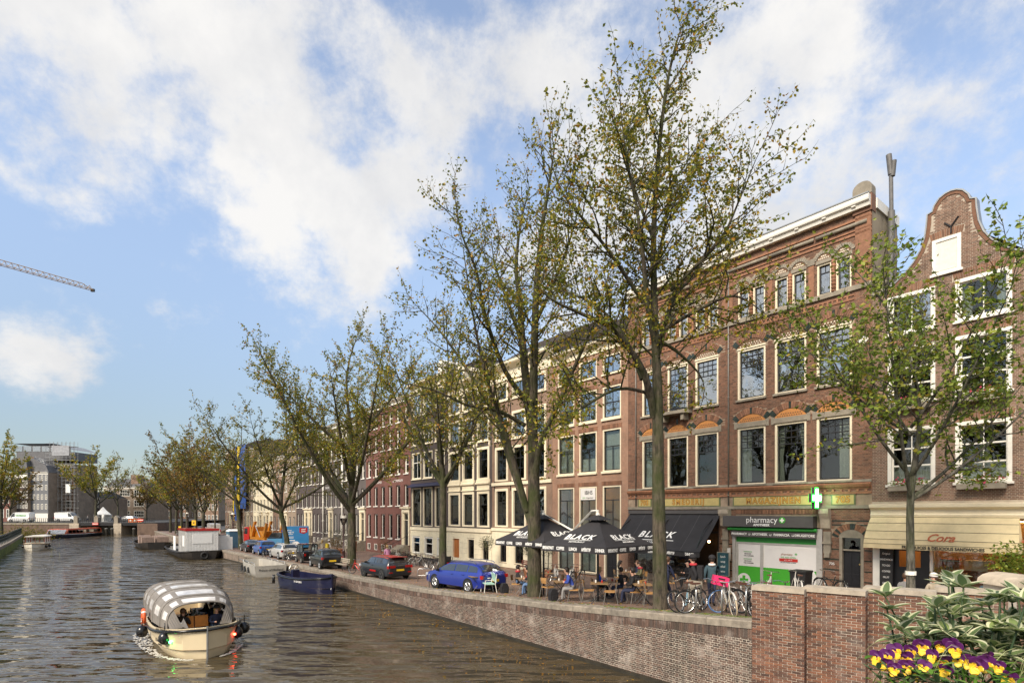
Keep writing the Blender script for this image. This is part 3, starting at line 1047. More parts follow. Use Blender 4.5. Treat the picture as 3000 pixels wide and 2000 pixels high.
  if curtain:
   parts = {'both': [(0, .24), (.76, 1)], 'left': [(0, .4)], 'right': [(.6, 1)], 'full': [(0, 1)], 'blind': [(0, 1)], 'half': [(0, 1)], 'tied': [(0, .3), (.72, 1)]}[curtain]
   for (f0, f1) in parts:
    q = MB(); xa, xb = a + (b - a) * f0, a + (b - a) * f1
    n = max(6, int((xb - xa) / .05))
    bot = lo if curtain != 'blind' else lo
    top = hi if curtain != 'half' else lo + (hi - lo) * .35
    rws = []
    for zz, tt in ((top, 0), (top * .45 + bot * .55, 1), (bot, 2)):
     row = []
     for i in range(n + 1):
      x = xa + (xb - xa) * i / n
      if curtain == 'tied' and tt:
       x = (xa if f0 == 0 else xb) + (x - (xa if f0 == 0 else xb)) * (.45 if tt == 1 else .65)
      row.append((x, yb + .17 + (.03 * math.sin(i * 1.9) if curtain not in ('blind',) else 0), zz))
     rws.append(row)
    q.grid(rws)
    q.build('curtain' if curtain != 'blind' else 'blind', 'blind' if curtain == 'blind' else cmat, w, smooth=True, fix=False)
  return w
 def door(s, x0, x1, z0, z1, m='door_black', case='cream', fan=0.55, fw=.12, hole=True):
  if hole: s.hole(x0, x1, z0, z1)
  Z0, Z1 = s.z(z0), s.z(z1)
  c = MB()
  c.box(x0, x0 + fw, -.03, .16, Z0, Z1); c.box(x1 - fw, x1, -.03, .16, Z0, Z1); c.box(x0 + fw, x1 - fw, -.027, .16, Z1 - fw, Z1)
  if fan: c.box(x0 + fw, x1 - fw, .0, .16, Z1 - fan - .06, Z1 - fan)
  d = c.build('door_frame', case, s.root, fix=False)
  top = Z1 - fan - .06 if fan else Z1 - fw
  a, b = x0 + fw, x1 - fw
  mb = MB(); mb.box(a, b, .12, .17, Z0, top)
  wd = b - a
  for (u0, u1, v0, v1) in ((.12, .46, .08, .38), (.54, .88, .08, .38), (.12, .46, .45, .93), (.54, .88, .45, .93)):
   h = top - Z0
   mb.box(a + wd * u0, a + wd * u1, .10, .13, Z0 + h * v0, Z0 + h * v1)
  leaf = mb.build('door_leaf', m, d, fix=False)
  k = MB(); k.ball((b - .08, .09, Z0 + 1.05), .035); k.build('knob', 'brass', d)
  if fan:
   ob('fanlight', pane_mesh(wd, fan - fw, 'glass'), d, ((a + b) / 2, .1, Z1 - (fan + fw) / 2))
  return d
 def band(s, z0, z1, proj, m, name='string_course', x0=0.01, x1=None, fix=False):
  mb = MB(); mb.box(x0, (x1 if x1 is not None else s.W - .01), -proj, 0.02, s.z(z0), s.z(z1))
  return mb.build(name, m, s.root, fix=fix)
 def pilaster(s, x0, x1, z0, z1, proj, m, name='pilaster'):
  mb = MB(); mb.box(x0, x1, -proj, 0.02, s.z(z0), s.z(z1))
  return mb.build(name, m, s.root, fix=False)
 def pipe(s, x, z0, z1, m='white_paint', r=.05, n=-.09):
  mb = MB(); mb.tube([(x, n, s.z(z0)), (x, n, s.z(z1))], r, 8)
  for k in range(int((z1 - z0) / 2.5) + 1):
   mb.tube([(x, n, s.z(z0) + .5 + k * 2.5), (x, n, s.z(z0) + .56 + k * 2.5)], r * 1.35, 8)
  return mb.build('downpipe', m, s.root, fix=False, smooth=True)
CAMP = Vector((0, 0, EYE))
def cam_local(h):
 d = CAMP - W(h.tL, 0, h.b)
 return (d.dot(-U), d.dot(FN), d.z)
# ------------------------------------------------------------------ helpers for the front of 703/705
mat('awning_black', (0.020, 0.019, 0.021), 0.75, var=0.25, scale=2, bmp=0.15, bscale=120)
mat('letter_white', (0.85, 0.84, 0.80), 0.5, var=0.03)
mat('letter_black', (0.012, 0.012, 0.012), 0.6, var=0.05)
mat('sign_grey', (0.085, 0.078, 0.075), 0.4, var=0.08)
mat('shop_green', (0.06, 0.36, 0.03), 0.35, var=0.05, scale=1)
mat('shop_white', (0.72, 0.70, 0.67), 0.25, var=0.04, scale=1)
mat('roll_green', (0.03, 0.27, 0.04), 0.4, var=0.1)
mat('alu', (0.52, 0.50, 0.46), 0.4, 0.4, var=0.1)
mat('red_label', (0.50, 0.03, 0.02), 0.5)
mat('letter_green', (0.06, 0.34, 0.05), 0.5)
mat('awning_cream', (0.70, 0.57, 0.33), 0.8, var=0.12, scale=1.5, dirt=0.35, bmp=0.1, bscale=100)
mat('letter_rust', (0.42, 0.10, 0.035), 0.6)
mat('chalkboard', (0.02, 0.02, 0.02), 0.6, var=0.3)
mat('menu_teal', (0.025, 0.08, 0.10), 0.4, var=0.4, scale=3)
emis('led_white', (0.75, 1.0, 0.75), 5.0)
emis('led_green', (0.02, 0.9, 0.05), 4.0)
ARCH = {}
def arc_pts(x0, x1, zs_, rise, n, add=0.0):
 w = x1 - x0
 Rr = (w * w / 4 + rise * rise) / (2 * rise)
 cz = zs_ + rise - Rr
 ph = math.asin(min(1, w / 2 / Rr))
 return [((x0 + x1) / 2 + (Rr + add) * math.sin(-ph + 2 * ph * i / n), cz + (Rr + add) * math.cos(-ph + 2 * ph * i / n)) for i in range(n + 1)]
def brick_arch(h, x0, x1, zs_, rise, thick, n, glaze, proj=0.045, m='voussoir_brick', m2='green_glazed'):
 """segmental arch of single wedge bricks; GLAZE lists the glazed ones"""
 e = bpy.data.objects.new('brick_arch', None); COL.objects.link(e); e.parent = h.root
 e.location = ((x0 + x1) / 2, 0, h.z(zs_))
 w = round(x1 - x0, 2)
 inn = arc_pts(-w / 2, w / 2, 0, rise, n); out = arc_pts(-w / 2, w / 2, 0, rise, n, thick)
 for i in range(n):
  k = (w, rise, thick, n, i, i in glaze)
  if k not in ARCH:
   g = 0.006
   a, b, c, d = Vector((*inn[i], 0)), Vector((*inn[i + 1], 0)), Vector((*out[i + 1], 0)), Vector((*out[i], 0))
   s1 = (b - a).normalized() * g; s2 = (c - d).normalized() * g
   p = [a + s1, b - s1, c - s2, d + s2]
   ARCH[k] = MB().prism([(q.x, q.y) for q in p], -proj, 0.01).mesh('brick', m2 if i in glaze else m, fix=True)
  ob('brick', ARCH[k], e)
 return e
def tympanum(h, x0, x1, z0, zs_, rise, m, dots, dm, dn=2, proj=0.004):
 pts = [(x1, h.z(z0)), (x0, h.z(z0))] + [(x, h.z(z)) for x, z in arc_pts(x0, x1, zs_, rise, 10)]
 o = MB().prism(pts, -proj - .012, 0.01).build('arch_panel', m, h.root)
 mb = MB()
 zc = zs_
 for r in range(dn):
  for i in range(dots):
   f = (i + .5 + (r % 2) * .5) / (dots + .5)
   x = x0 + (x1 - x0) * (0.06 + .88 * f)
   top = zs_ + rise * (1 - ((x - (x0 + x1) / 2) / ((x1 - x0) / 2)) ** 2)
   z = z0 + .07 + r * .10
   if z + .05 < top:
    s = .028
    mb.box(x - s, x + s, -proj - .018, -proj - .008, h.z(z) - s, h.z(z) + s)
 tag(mb.build('dot_pattern', dm, o, fix=False), kind='stuff')
 return o
BAYS = [(1.04, 2.36), (2.84, 4.19), (4.64, 6.02), (7.09, 8.54), (8.99, 10.46), (10.90, 12.36)]
def build_703():
 h = House('brick_house', 'tall brown brick house with glazed arches, smithy tile panels and white cornice', 13.13, 13.13, 1.7, 18.2, 'mortar_703', depth=2.9)
 R4 = [(.30 / 3, 4)] * 3
 up = ((.113, 4), (.113, 4), (.114, 4), (.66, 1))
 cur1 = ['left', None, None, 'left', 'tied', 'right']
 cur2 = [None, None, 'left', None, 'left', 'left']
 nob = []
 for i, (a, b) in enumerate(BAYS):
  # first floor
  h.window(a, b, 6.70, 9.54, rows=up, fw=.10, bw=.03, mid=.05, proud=-.02, curtain=cur1[i], sill='stone_grey', sill_h=.08)
  lin = MB().box(a - .05, b + .05, -.05, .1, h.z(9.545), h.z(9.79)); lin.build('lintel', 'stone_grey', h.root, fix=False)
  for xx in (a - .17, b + .03):
   MB().box(xx, xx + .15, -.035, .02, h.z(9.50), h.z(9.86)).build('impost', 'stone_grey', h.root, fix=False)
  tympanum(h, a + .02, b - .02, 9.79, 9.84, .33, 'orange_tile', 11, 'brown_tile')
  brick_arch(h, a - .04, b + .04, 9.84, .35, .30, 19, (0, 1, 9, 17, 18))
  # second floor
  balc = i == 1
  if balc:
   h.window(a, b, 10.95, 13.46, rows=((.14, 4), (.14, 4), (.72, 2)), fw=.10, bw=.03, mid=.05, proud=-.02, glass='glass_sky', sill=None)
  else:
   h.window(a, b, 10.95, 13.46, rows=up, fw=.10, bw=.03, mid=.05, proud=-.02, glass='glass_sky', curtain=cur2[i], sill='stone_grey', sill_h=.1)
  MB().box(a - .01, b + .01, -.02, .1, h.z(13.465), h.z(13.55)).build('lintel', 'cream', h.root, fix=False)
  tympanum(h, a + .02, b - .02, 13.55, 13.58, .33, 'brown_tile', 9, 'dot_white')
  brick_arch(h, a - .04, b + .04, 13.58, .35, .30, 19, (0, 1, 9, 17, 18))
  nob += [(a - .12, b + .12, 9.5, 9.82), (a - .1, b + .1, 13.45, 13.6)]
  # third floor: a pair of lights with a terracotta shaft between
  m = (a + b) / 2
  for (p, q) in ((a + .02, m - .09), (m + .09, b - .02)):
   h.window(p, q, 15.03, 16.44, rows=((.26, 2), (.74, 1)), fw=.075, bw=.03, mid=.045, proud=-.02, glass='glass_sky', sill=None)
   MB().box(p - .04, q + .04, -.04, .1, h.z(16.445), h.z(16.60)).build('lintel', 'stone_grey', h.root, fix=False)
   tympanum(h, p + .02, q - .02, 16.60, 16.62, .24, 'brown_tile', 6, 'dot_white')
   brick_arch(h, p - .02, q + .02, 16.62, .26, .14, 11, tuple(range(11)), m2='stone_grey')
  mb = MB()
  mb.tube([(m, -.03, h.z(15.0)), (m, -.03, h.z(16.45))], .085, 10)
  for k in range(9):
   mb.tube([(m, -.03, h.z(15.05 + k * .155)), (m, -.03, h.z(15.09 + k * .155))], .1, 10)
  mb.build('shaft', 'terracotta', h.root, smooth=True)
 # ground floor openings
 h.hole(0.45, 6.05, 1.75, 5.2)
 h.hole(7.0, 11.05, 1.75, 4.6)
 h.door(11.86, 12.82, 2.02, 4.32, fan=.62, case='stone_grey')
 h.shell(side='plaster_side')
 ymax = {}
 def inside(x, z):
  for (a, b) in BAYS:
   for (s0, rise, th) in ((9.84, .35, .30), (13.58, .35, .30)):
    w = b - a + .08
    Rr = (w * w / 4 + rise * rise) / (2 * rise)
    dx = x - (a + b) / 2; dz = z - (s0 + rise - Rr)
    if z > s0 - .02 and abs(dx) < w / 2 + th * .45 and math.hypot(dx, dz) < Rr + th + .01:
     return False
   m = (a + b) / 2
   for c in ((a + .02 + m - .09) / 2, (m + .09 + b - .02) / 2):
    w = (b - a) / 2 - .07
    rise = .26
    Rr = (w * w / 4 + rise * rise) / (2 * rise)
    dx = x - c; dz = z - (16.62 + rise - Rr)
    if 16.58 < z and abs(dx) < w / 2 + .07 and math.hypot(dx, dz) < Rr + .155:
     return False
  if (x - 12.34) ** 2 + (z - 4.05) ** 2 < .68 and z > 4.2: return False
  return True
 holes = list(h.holes) + nob + [(0, 13.13, 14.80, 15.02), (0, 13.13, 6.40, 6.70), (0, 13.13, 5.46, 6.2), (7.0, 11.05, 4.6, 5.46)]
 br = bpy.data.objects.new('brick_face', None); COL.objects.link(br); br.parent = h.root
 brickwork(br, 0, 13.13, 0.3, 18.2 - 1.7, 'brick_703', holes=[(a, b, c - 1.7, d - 1.7) for a, b, c, d in holes], bw=.21, bh=.052, j=.011, proud=.010,
    inside=lambda x, z: inside(x, z + 1.7), singles=300, cam_at=(13.0, 0, 1.4), seed=9)
 # courses
 h.band(14.82, 15.02, .10, 'stone_grey', 'sill_course')
 mb = MB(); mb.prism([(0.02, h.z(6.70)), (-.05, h.z(6.70)), (-.07, h.z(6.60)), (0.02, h.z(6.6))], .01, 13.12, 'X'); mb.build('sill_course', 'stone_grey', h.root)
 sl = MB().box(0, .098, -.14, .01, -.075, .075).mesh('drip_tile', 'terracotta')
 for k in range(131):
  o = ob('drip_tile', sl, h.root, (.01 + k * .1, -.01, h.z(6.52))); o.rotation_euler = (rad(28), 0, 0)
 h.band(6.30, 6.42, .03, 'terracotta'); h.band(6.10, 6.20, .05, 'terracotta')
 bk = MB().box(-.05, .05, -.06, .01, 0, .09).mesh('corbel', 'terracotta')
 for k in range(40):
  ob('corbel', bk, h.root, (.2 + k * .326, 0, h.z(6.205)))
 h.band(5.47, 5.61, .07, 'stone_grey', 'stone_band')
 for (p, q) in ((0, .85), (2.0, 2.25), (6.12, 6.95), (11.0, 11.55), (12.5, 13.13)):
  pass
 # dentil frieze below the top floor, terracotta lines and the corbel table under the eaves
 for (p, q) in ((.9, 6.15), (6.95, 12.45)):
  h.band(14.62, 14.68, .04, 'terracotta', x0=p, x1=q); h.band(14.44, 14.50, .04, 'terracotta', x0=p, x1=q)
  n = int((q - p) / .2)
  mb = MB()
  for k in range(n):
   mb.box(p + k * .2, p + k * .2 + .07, -.045, .01, h.z(14.50), h.z(14.62))
  tag(mb.build('dentil_course', 'terracotta', h.root, fix=False), kind='stuff')
 h.band(17.16, 17.26, .05, 'terracotta'); h.band(17.34, 17.40, .05, 'terracotta')
 mb = MB()
 for k in range(6):
  mb.tube([(.15 + k * 2.15, -.05, h.z(17.62)), (2.2 + k * 2.15 - .0, -.05, h.z(17.62))], .09, 8)
 mb.build('roll_moulding', 'stone_grey', h.root, smooth=True)
 h.band(17.78, 17.86, .05, 'terracotta')
 for (p, q) in ((.02, .62), (6.25, 6.85), (12.5, 13.1)):
  h.pilaster(p, q, 15.03, 18.1, .05, 'voussoir_brick', 'pier')
 for x in (2.6, 4.41, 8.76, 10.68):
  h.pilaster(x - .12, x + .12, 15.03, 16.75, .03, 'terracotta', 'pier')
  MB().box(x - .16, x + .16, -.06, .01, h.z(16.5), h.z(16.78)).build('capital', 'stone_grey', h.root, fix=False)
 h.cornice(18.17, 18.62, .36, 'white_paint', brackets=11, frieze=False)
 MB().box(0.02, 13.11, .1, 2.88, h.z(18.2), h.z(18.45)).build('roof', 'zinc', h.root)
 MB().box(12.42, 13.15, -.10, .35, h.z(18.0), h.z(18.72)).build('end_pier', 'brick_703', h.root)
 pts = [(12.42, 18.72), (13.15, 18.72), (13.15, 19.0)] + [(12.785 + .365 * math.cos(a), 19.0 + .3 * math.sin(a)) for a in [math.pi * k / 10 for k in range(1, 10)]] + [(12.42, 19.0)]
 MB().prism([(x, h.z(z)) for x, z in pts], -.12, .33).build('pier_finial', 'stone_grey', h.root)
 mb = MB(); mb.box(13.06, 13.2, .36, 2.95, h.z(18.2), h.z(18.62)); mb.build('side_gutter', 'white_paint', h.root)
 # iron flue on the gable wall
 mb = MB()
 mb.tube([(13.42, 1.55, h.z(14.2)), (13.35, 1.55, h.z(15.0)), (13.3, 1.6, h.z(15.4)), (13.32, 1.6, h.z(18.4))], .13, 10)
 mb.tube([(13.32, 1.6, h.z(18.4)), (13.30, 1.6, h.z(20.2))], .08, 10)
 mb.tube([(13.30, 1.6, h.z(20.0)), (13.22, 1.6, h.z(20.9))], .11, 10); mb.tube([(13.36, 1.6, h.z(19.9)), (13.42, 1.6, h.z(20.55))], .10, 10)
 mb.build('chimney_flue', 'lead', h.root, smooth='angle')
 for x in (.62, 6.62):
  h.pipe(x, 5.65, 18.1, 'grey_metal', .035, -.06)
 # shutter plate
 q = MB().prism([(12.80, h.z(12.85)), (13.02, h.z(12.62)), (12.80, h.z(12.39)), (12.58, h.z(12.62))], -.06, -.02); q.build('wall_plate', 'white_paint', h.root)
 # balcony
 mb = MB()
 out = [(2.55, -.02), (2.55, -.35), (2.75, -.6), (3.5, -.72), (4.25, -.6), (4.48, -.35), (4.48, -.02)]
 mb.prism(out, h.z(10.70), h.z(10.86), 'Z')
 mb.box(2.8, 2.98, -.5, 0, h.z(10.35), h.z(10.70)); mb.box(4.05, 4.23, -.5, 0, h.z(10.35), h.z(10.70))
 bal = mb.build('balcony', 'stone_grey', h.root)
 mb = MB()
 for z in (10.95, 11.3, 11.55, 11.85):
  mb.tube([(x, y + .04, h.z(z)) for x, y in out], .018, 5)
 for i in range(len(out) - 1):
  for k in range(4):
   f = k / 4
   x = out[i][0] * (1 - f) + out[i + 1][0] * f; y = out[i][1] * (1 - f) + out[i + 1][1] * f
   mb.tube([(x, y + .04, h.z(10.86)), (x, y + .04, h.z(11.85))], .012, 4)
 mb.build('railing', 'black_metal', bal)
 # lettered tile panels
 for body, p, q, sz, sp in (('703', .83, 1.68, .42, 1.05), ('SMEDERIJ', 2.35, 6.07, .42, 1.35), ('MAGAZIJNEN', 6.92, 10.87, .42, 1.22), ('705', 11.59, 12.44, .42, 1.05)):
  pb = MB().box(p - .07, q + .07, -.035, 0, h.z(5.615), h.z(6.09)).build('tile_panel', 'tile_border', h.root, fix=False)
  MB().box(p, q, -.045, -.03, h.z(5.66), h.z(6.05)).build('panel_face', 'tile_panel', pb, fix=False)
  text(pb, body, sz, ((p + q) / 2, -.049, h.z(5.855)), 'letter_edge', sx=.9, spacing=sp, ext=.002, bold=.022)
  text(pb, body, sz, ((p + q) / 2, -.054, h.z(5.855)), 'letter_ochre', sx=.9, spacing=sp, ext=.002, bold=-.002)
  fr = MB(); fr.box(p - .12, q + .12, -.06, 0, h.z(6.06 + .03), h.z(6.14)); fr.build('panel_ledge', 'terracotta', pb, fix=False)
 # brick-on-edge frieze above the pharmacy
 mb = MB()
 for k in range(58):
  mb.box(7.02 + k * .07, 7.07 + k * .07, -.05, 0, h.z(5.22), h.z(5.44))
 mb.build('soldier_course', 'voussoir_brick', h.root, fix=False)
 # stone corbels between the shops
 for x in (6.2, 11.12):
  mb = MB(); mb.prism([(0.0, h.z(5.46)), (-.34, h.z(5.46)), (-.34, h.z(5.25)), (-.2, h.z(5.0)), (-.12, h.z(4.6)), (0, h.z(4.5))], x, x + .55 if x < 7 else x + .4, 'X'); mb.build('corbel_stone', 'pale_stone', h.root)
  mb = MB(); mb.box(x + .12, x + .42, -.12, 0, h.z(3.5), h.z(4.45)); mb.box(x + .08, x + .46, -.18, 0, h.z(3.9), h.z(4.0)); mb.box(x + .16, x + .38, -.16, 0, h.z(3.3), h.z(3.5)); mb.build('console', 'stone_grey', h.root, fix=False)
 # dark glazed brick bands at street level
 for z in (2.3, 2.75, 3.2, 3.65, 4.72, 4.9):
  for (p, q) in ((6.1, 6.95), (11.15, 11.84), (12.84, 13.12)) if z < 4 else ((11.55, 13.12),):
   h.band(z, z + .055, .016, 'green_glazed', x0=p, x1=q)
 brick_arch(h, 11.80, 12.88, 4.20, .36, .26, 17, (0, 2, 8, 9, 14, 16))
 pts = [(11.86, h.z(4.2))] + [(x, h.z(z)) for x, z in arc_pts(11.80, 12.88, 4.2, .36, 10)] + [(12.82, h.z(4.2))]
 MB().prism([(11.80, h.z(4.325)), (12.88, h.z(4.325))] + [(x, h.z(max(z, 4.325))) for x, z in reversed(arc_pts(11.80, 12.88, 4.2, .36, 10)[2:-2])], -.03, .02).build('arch_panel', 'stone_grey', h.root)
 text(h.root, '705', .16, (11.55, -.02, h.z(3.03)), 'letter_white')
 # restaurant front below the awning: dark posts, glazing, a warm bar behind
 mb = MB()
 for x in (.45, 2.3, 4.15, 5.95):
  mb.box(x, x + .1, .05, .2, h.z(1.75), h.z(5.2))
 mb.box(.45, 6.05, .05, .2, h.z(4.2), h.z(4.3)); mb.box(.45, 6.05, .05, .2, h.z(5.1), h.z(5.2))
 fr = mb.build('shopfront', 'sash_dark', h.root, fix=False)
 for x in (.55, 2.4):
  ob('pane', pane_mesh(1.75, 2.4, 'glass'), fr, (x + .875, .12, h.z(3.0)))
 mb = MB()
 for x in (1.2, 3.1, 4.9):
  mb.ball((x, .9, h.z(3.7)), .07)
 mb.build('pendant_lamp', 'lamp_warm', h.root)
 # pharmacy front
 mb = MB(); mb.box(6.86, 7.02, -.10, .1, h.z(1.75), h.z(4.55)); mb.box(10.93, 11.18, -.10, .1, h.z(1.75), h.z(4.55)); mb.box(7.02, 10.93, .0, .1, h.z(3.74), h.z(3.82))
 mb.box(8.28, 8.42, -.02, .1, h.z(1.75), h.z(3.74)); mb.box(7.02, 7.12, -.02, .1, h.z(1.75), h.z(3.74))
 f = mb.build('shopfront', 'alu', h.root, fix=False)
 for (p, q) in ((7.12, 8.28), (8.42, 10.93)):
  MB().box(p, q, .03, .05, h.z(2.62), h.z(3.74)).build('poster_panel', 'shop_white', f, fix=False)
  MB().box(p, q, .028, .05, h.z(1.75), h.z(2.617)).build('poster_panel', 'shop_green', f, fix=False)
 MB().box(7.02, 10.93, .03, .06, h.z(3.823), h.z(4.08)).build('poster_panel', 'roll_green', f, fix=False)
 for (x, z, r) in ((10.30, 2.25, .60), (7.42, 1.92, .34)):
  d = MB().prism([(x + r * math.cos(a), h.z(z) + r * math.sin(a)) for a in [2 * math.pi * k / 40 for k in range(40)]], .020, .026).build('disc', 'shop_white', f)
  s = r * .22
  mb = MB(); mb.box(x - s, x + s, .012, .019, h.z(z) - r * .66, h.z(z) + r * .66); mb.box(x - r * .66, x - s, .012, .019, h.z(z) - s, h.z(z) + s); mb.box(x + s, x + r * .66, .012, .019, h.z(z) - s, h.z(z) + s)
  mb.build('plus_mark', 'shop_green', d, fix=False)
 y = .022
 text(f, 'pharmacy', .14, (9.55, y, h.z(3.32)), 'letter_edge'); text(f, '+', .2, (9.98, y, h.z(3.33)), 'letter_green', bold=.01)
 text(f, 'WE ARE OPEN', .11, (9.62, y, h.z(3.17)), 'letter_green')
 MB().box(9.2, 10.06, .015, .022, h.z(2.98), h.z(3.12)).build('label_strip', 'red_label', f, fix=False)
 text(f, '08.30 - 17.30 UUR', .05, (9.63, .013, h.z(3.05)), 'letter_white')
 text(f, 'DE APOTHEEK IS OPEN', .07, (9.62, y, h.z(2.93)), 'letter_black')
 for z in (3.22, 2.86):
  text(f, 'ENTRANCE', .085, (7.62, y, h.z(z + .12)), 'letter_green'); text(f, 'AROUND', .085, (7.62, y, h.z(z + .02)), 'letter_black'); text(f, 'THE CORNER', .085, (7.66, y, h.z(z - .08)), 'letter_black')
 # letter strip, rolled awning, sign box
 st = MB().box(6.85, 10.95, -.22, 0, h.z(4.09), h.z(4.37)).build('letter_strip', 'sign_grey', h.root, fix=False)
 for k, wd in enumerate(('PHARMACY', 'APOTHEEK', 'FARMACIA', 'DRUGSTORE')):
  text(st, wd, .155, (7.30 + k * 1.06, -.226, h.z(4.23)), 'letter_white', bold=.004)
  if k:
   x = 7.30 + k * 1.06 - .53
   MB().lathe([(.055, -.228), (.055, -.222)], 14, (x, 0, h.z(4.23)), 'Y').build('plus_disc', 'letter_white', st)
   text(st, '+', .14, (x, -.232, h.z(4.235)), 'sign_grey', bold=.01, ext=.001)
 mb = MB(); mb.tube([(6.7, -.22, h.z(4.48)), (11.0, -.22, h.z(4.48))], .085, 12); mb.build('rolled_awning', 'roll_green', h.root, smooth='angle')
 sg = MB().box(6.52, 10.93, -.42, 0, h.z(4.6), h.z(5.13)).build('sign_box', 'sign_grey', h.root, fix=False)
 text(sg, 'pharmacy', .40, (8.55, -.425, h.z(4.93)), 'letter_white')
 text(sg, 'APOTHEEK', .14, (8.55, -.425, h.z(4.69)), 'letter_white', bold=.008, spacing=1.2)
 x = 9.55
 d = MB().lathe([(.15, -.432), (.15, -.42)], 24, (x, 0, h.z(4.93)), 'Y').build('plus_disc', 'shop_green', sg)
 mb = MB(); mb.box(x - .035, x + .035, -.44, -.433, h.z(4.83), h.z(5.03)); mb.box(x - .1, x - .035, -.44, -.433, h.z(4.895), h.z(4.965)); mb.box(x + .035, x + .1, -.44, -.433, h.z(4.895), h.z(4.965))
 mb.build('plus_mark', 'letter_white', d, fix=False)
 return h
H703 = build_703()
def build_cross_sign():
 """lit pharmacy cross standing out from the wall on a bracket"""
 r = thing('pharmacy_cross', 'glowing white and green pharmacy cross on a wall bracket above the sign box', 'sign', W(2.0, -.68, 5.93), FROT)
 def cross(a, b):
  return [(-b, -a), (b, -a), (b, -b), (a, -b), (a, b), (b, b), (b, a), (-b, a), (-b, b), (-a, b), (-a, -b), (-b, -b)]
 MB().prism(cross(.47, .185), -.07, .07, 'X').build('housing', 'sign_grey', r)
 MB().prism(cross(.455, .17), .071, .08, 'X').build('green_rim', 'led_green', r)
 MB().prism(cross(.40, .11), .081, .09, 'X').build('white_face', 'led_white', r)
 MB().prism(cross(.455, .17), -.08, -.071, 'X').build('green_rim', 'led_green', r)
 MB().prism(cross(.40, .11), -.09, -.081, 'X').build('white_face', 'led_white', r)
 mb = MB(); mb.box(-.03, .03, .46, .69, -.25, .25); mb.build('bracket', 'alu', r)
 return r
build_cross_sign()
def build_black_awning():
 h0 = 1.0
 r = thing('restaurant_awning', 'wide sloping black awning lettered BLACK RESTAURANT over the cafe front', 'awning', W(12.85, 0, 3.0), FROT)
 x1 = 5.98
 top, low, pr = (-.16, 2.25), (-2.05, .32), 2.05
 mb = MB()
 rows = []
 for k in range(9):
  f = k / 8
  y = top[0] + (low[0] - top[0]) * f; z = top[1] + (low[1] - top[1]) * f - .05 * math.sin(math.pi * f)
  rows.append([(x1 * i / 12, y, z) for i in range(13)])
 mb.grid(rows)
 mb.grid([[(p[0], p[1], p[2] - .015) for p in row] for row in rows])
 mb.build('fabric', 'awning_black', r, smooth=True, fix=False)
 mb = MB()
 mb.grid([[(x1 * i / 24, low[0] - .005 + .01 * math.sin(i * 1.3), low[1] - .005) for i in range(25)], [(x1 * i / 24, low[0] - .01 + .025 * math.sin(i * 1.3), low[1] - .26) for i in range(25)]])
 mb.build('valance', 'awning_black', r, smooth=True, fix=False)
 mb = MB(); mb.box(-.05, x1 + .08, -.28, -.05, 2.22, 2.42); mb.build('cassette', 'sign_grey', r)
 mb = MB()
 for x in (.3, x1 / 2, x1 - .3):
  mb.tube([(x, -.15, 2.1), (x, -1.2, 1.45), (x, -2.0, .3)], .025, 6)
 mb.tube([(0, low[0], low[1]), (x1, low[0], low[1])], .03, 6)
 mb.build('folding_arm', 'black_metal', r)
 mb = MB()
 for x in (1.2, 2.4, 3.6, 4.8):
  mb.grid([[(x - .008, p[0][1], p[0][2] + .006) for p in rows], [(x + .008, p[0][1], p[0][2] + .006) for p in rows]])
 mb.build('seam', 'sign_grey', r, fix=False)
 ang = math.atan2(low[1] - top[1], low[0] - top[0])
 tilt = -(math.pi / 2 - math.atan2(top[1] - low[1], top[0] - low[0]))
 f = .60
 y = top[0] + (low[0] - top[0]) * f; z = top[1] + (low[1] - top[1]) * f - .05
 rot = (tilt, 0, 0)
 nrm = Vector((0, math.sin(ang), -math.cos(ang)))
 if nrm.z < 0: nrm = -nrm
 off = nrm * .02
 text(r, 'BLACK', .62, (2.75, y + off.y, z + off.z + .02), 'letter_white', rot=rot, shear=.25, bold=.014, spacing=1.3)
 s = Vector((0, low[0] - top[0], low[1] - top[1])).normalized()
 q = Vector((2.62, y, z)) + off + s * .36
 o = MB().box(-1.45, 1.45, -.004, .004, -.02, .02).build('underline', 'letter_white', r); o.location = q; o.rotation_euler = rot
 q = Vector((2.6, y, z)) + off + s * .54
 text(r, 'RESTAURANT', .22, q, 'letter_white', rot=rot, shear=.2, bold=.004, spacing=1.3)
 for k, wd in enumerate(('BREAKFAST', 'COFFEE', 'LUNCH', 'APÉRITIF', 'DINNER')):
  text(r, wd, .19, (.75 + k * 1.17, low[0] - .05, low[1] - .135), 'letter_white', sx=.75, bold=.006)
 return r
build_black_awning()

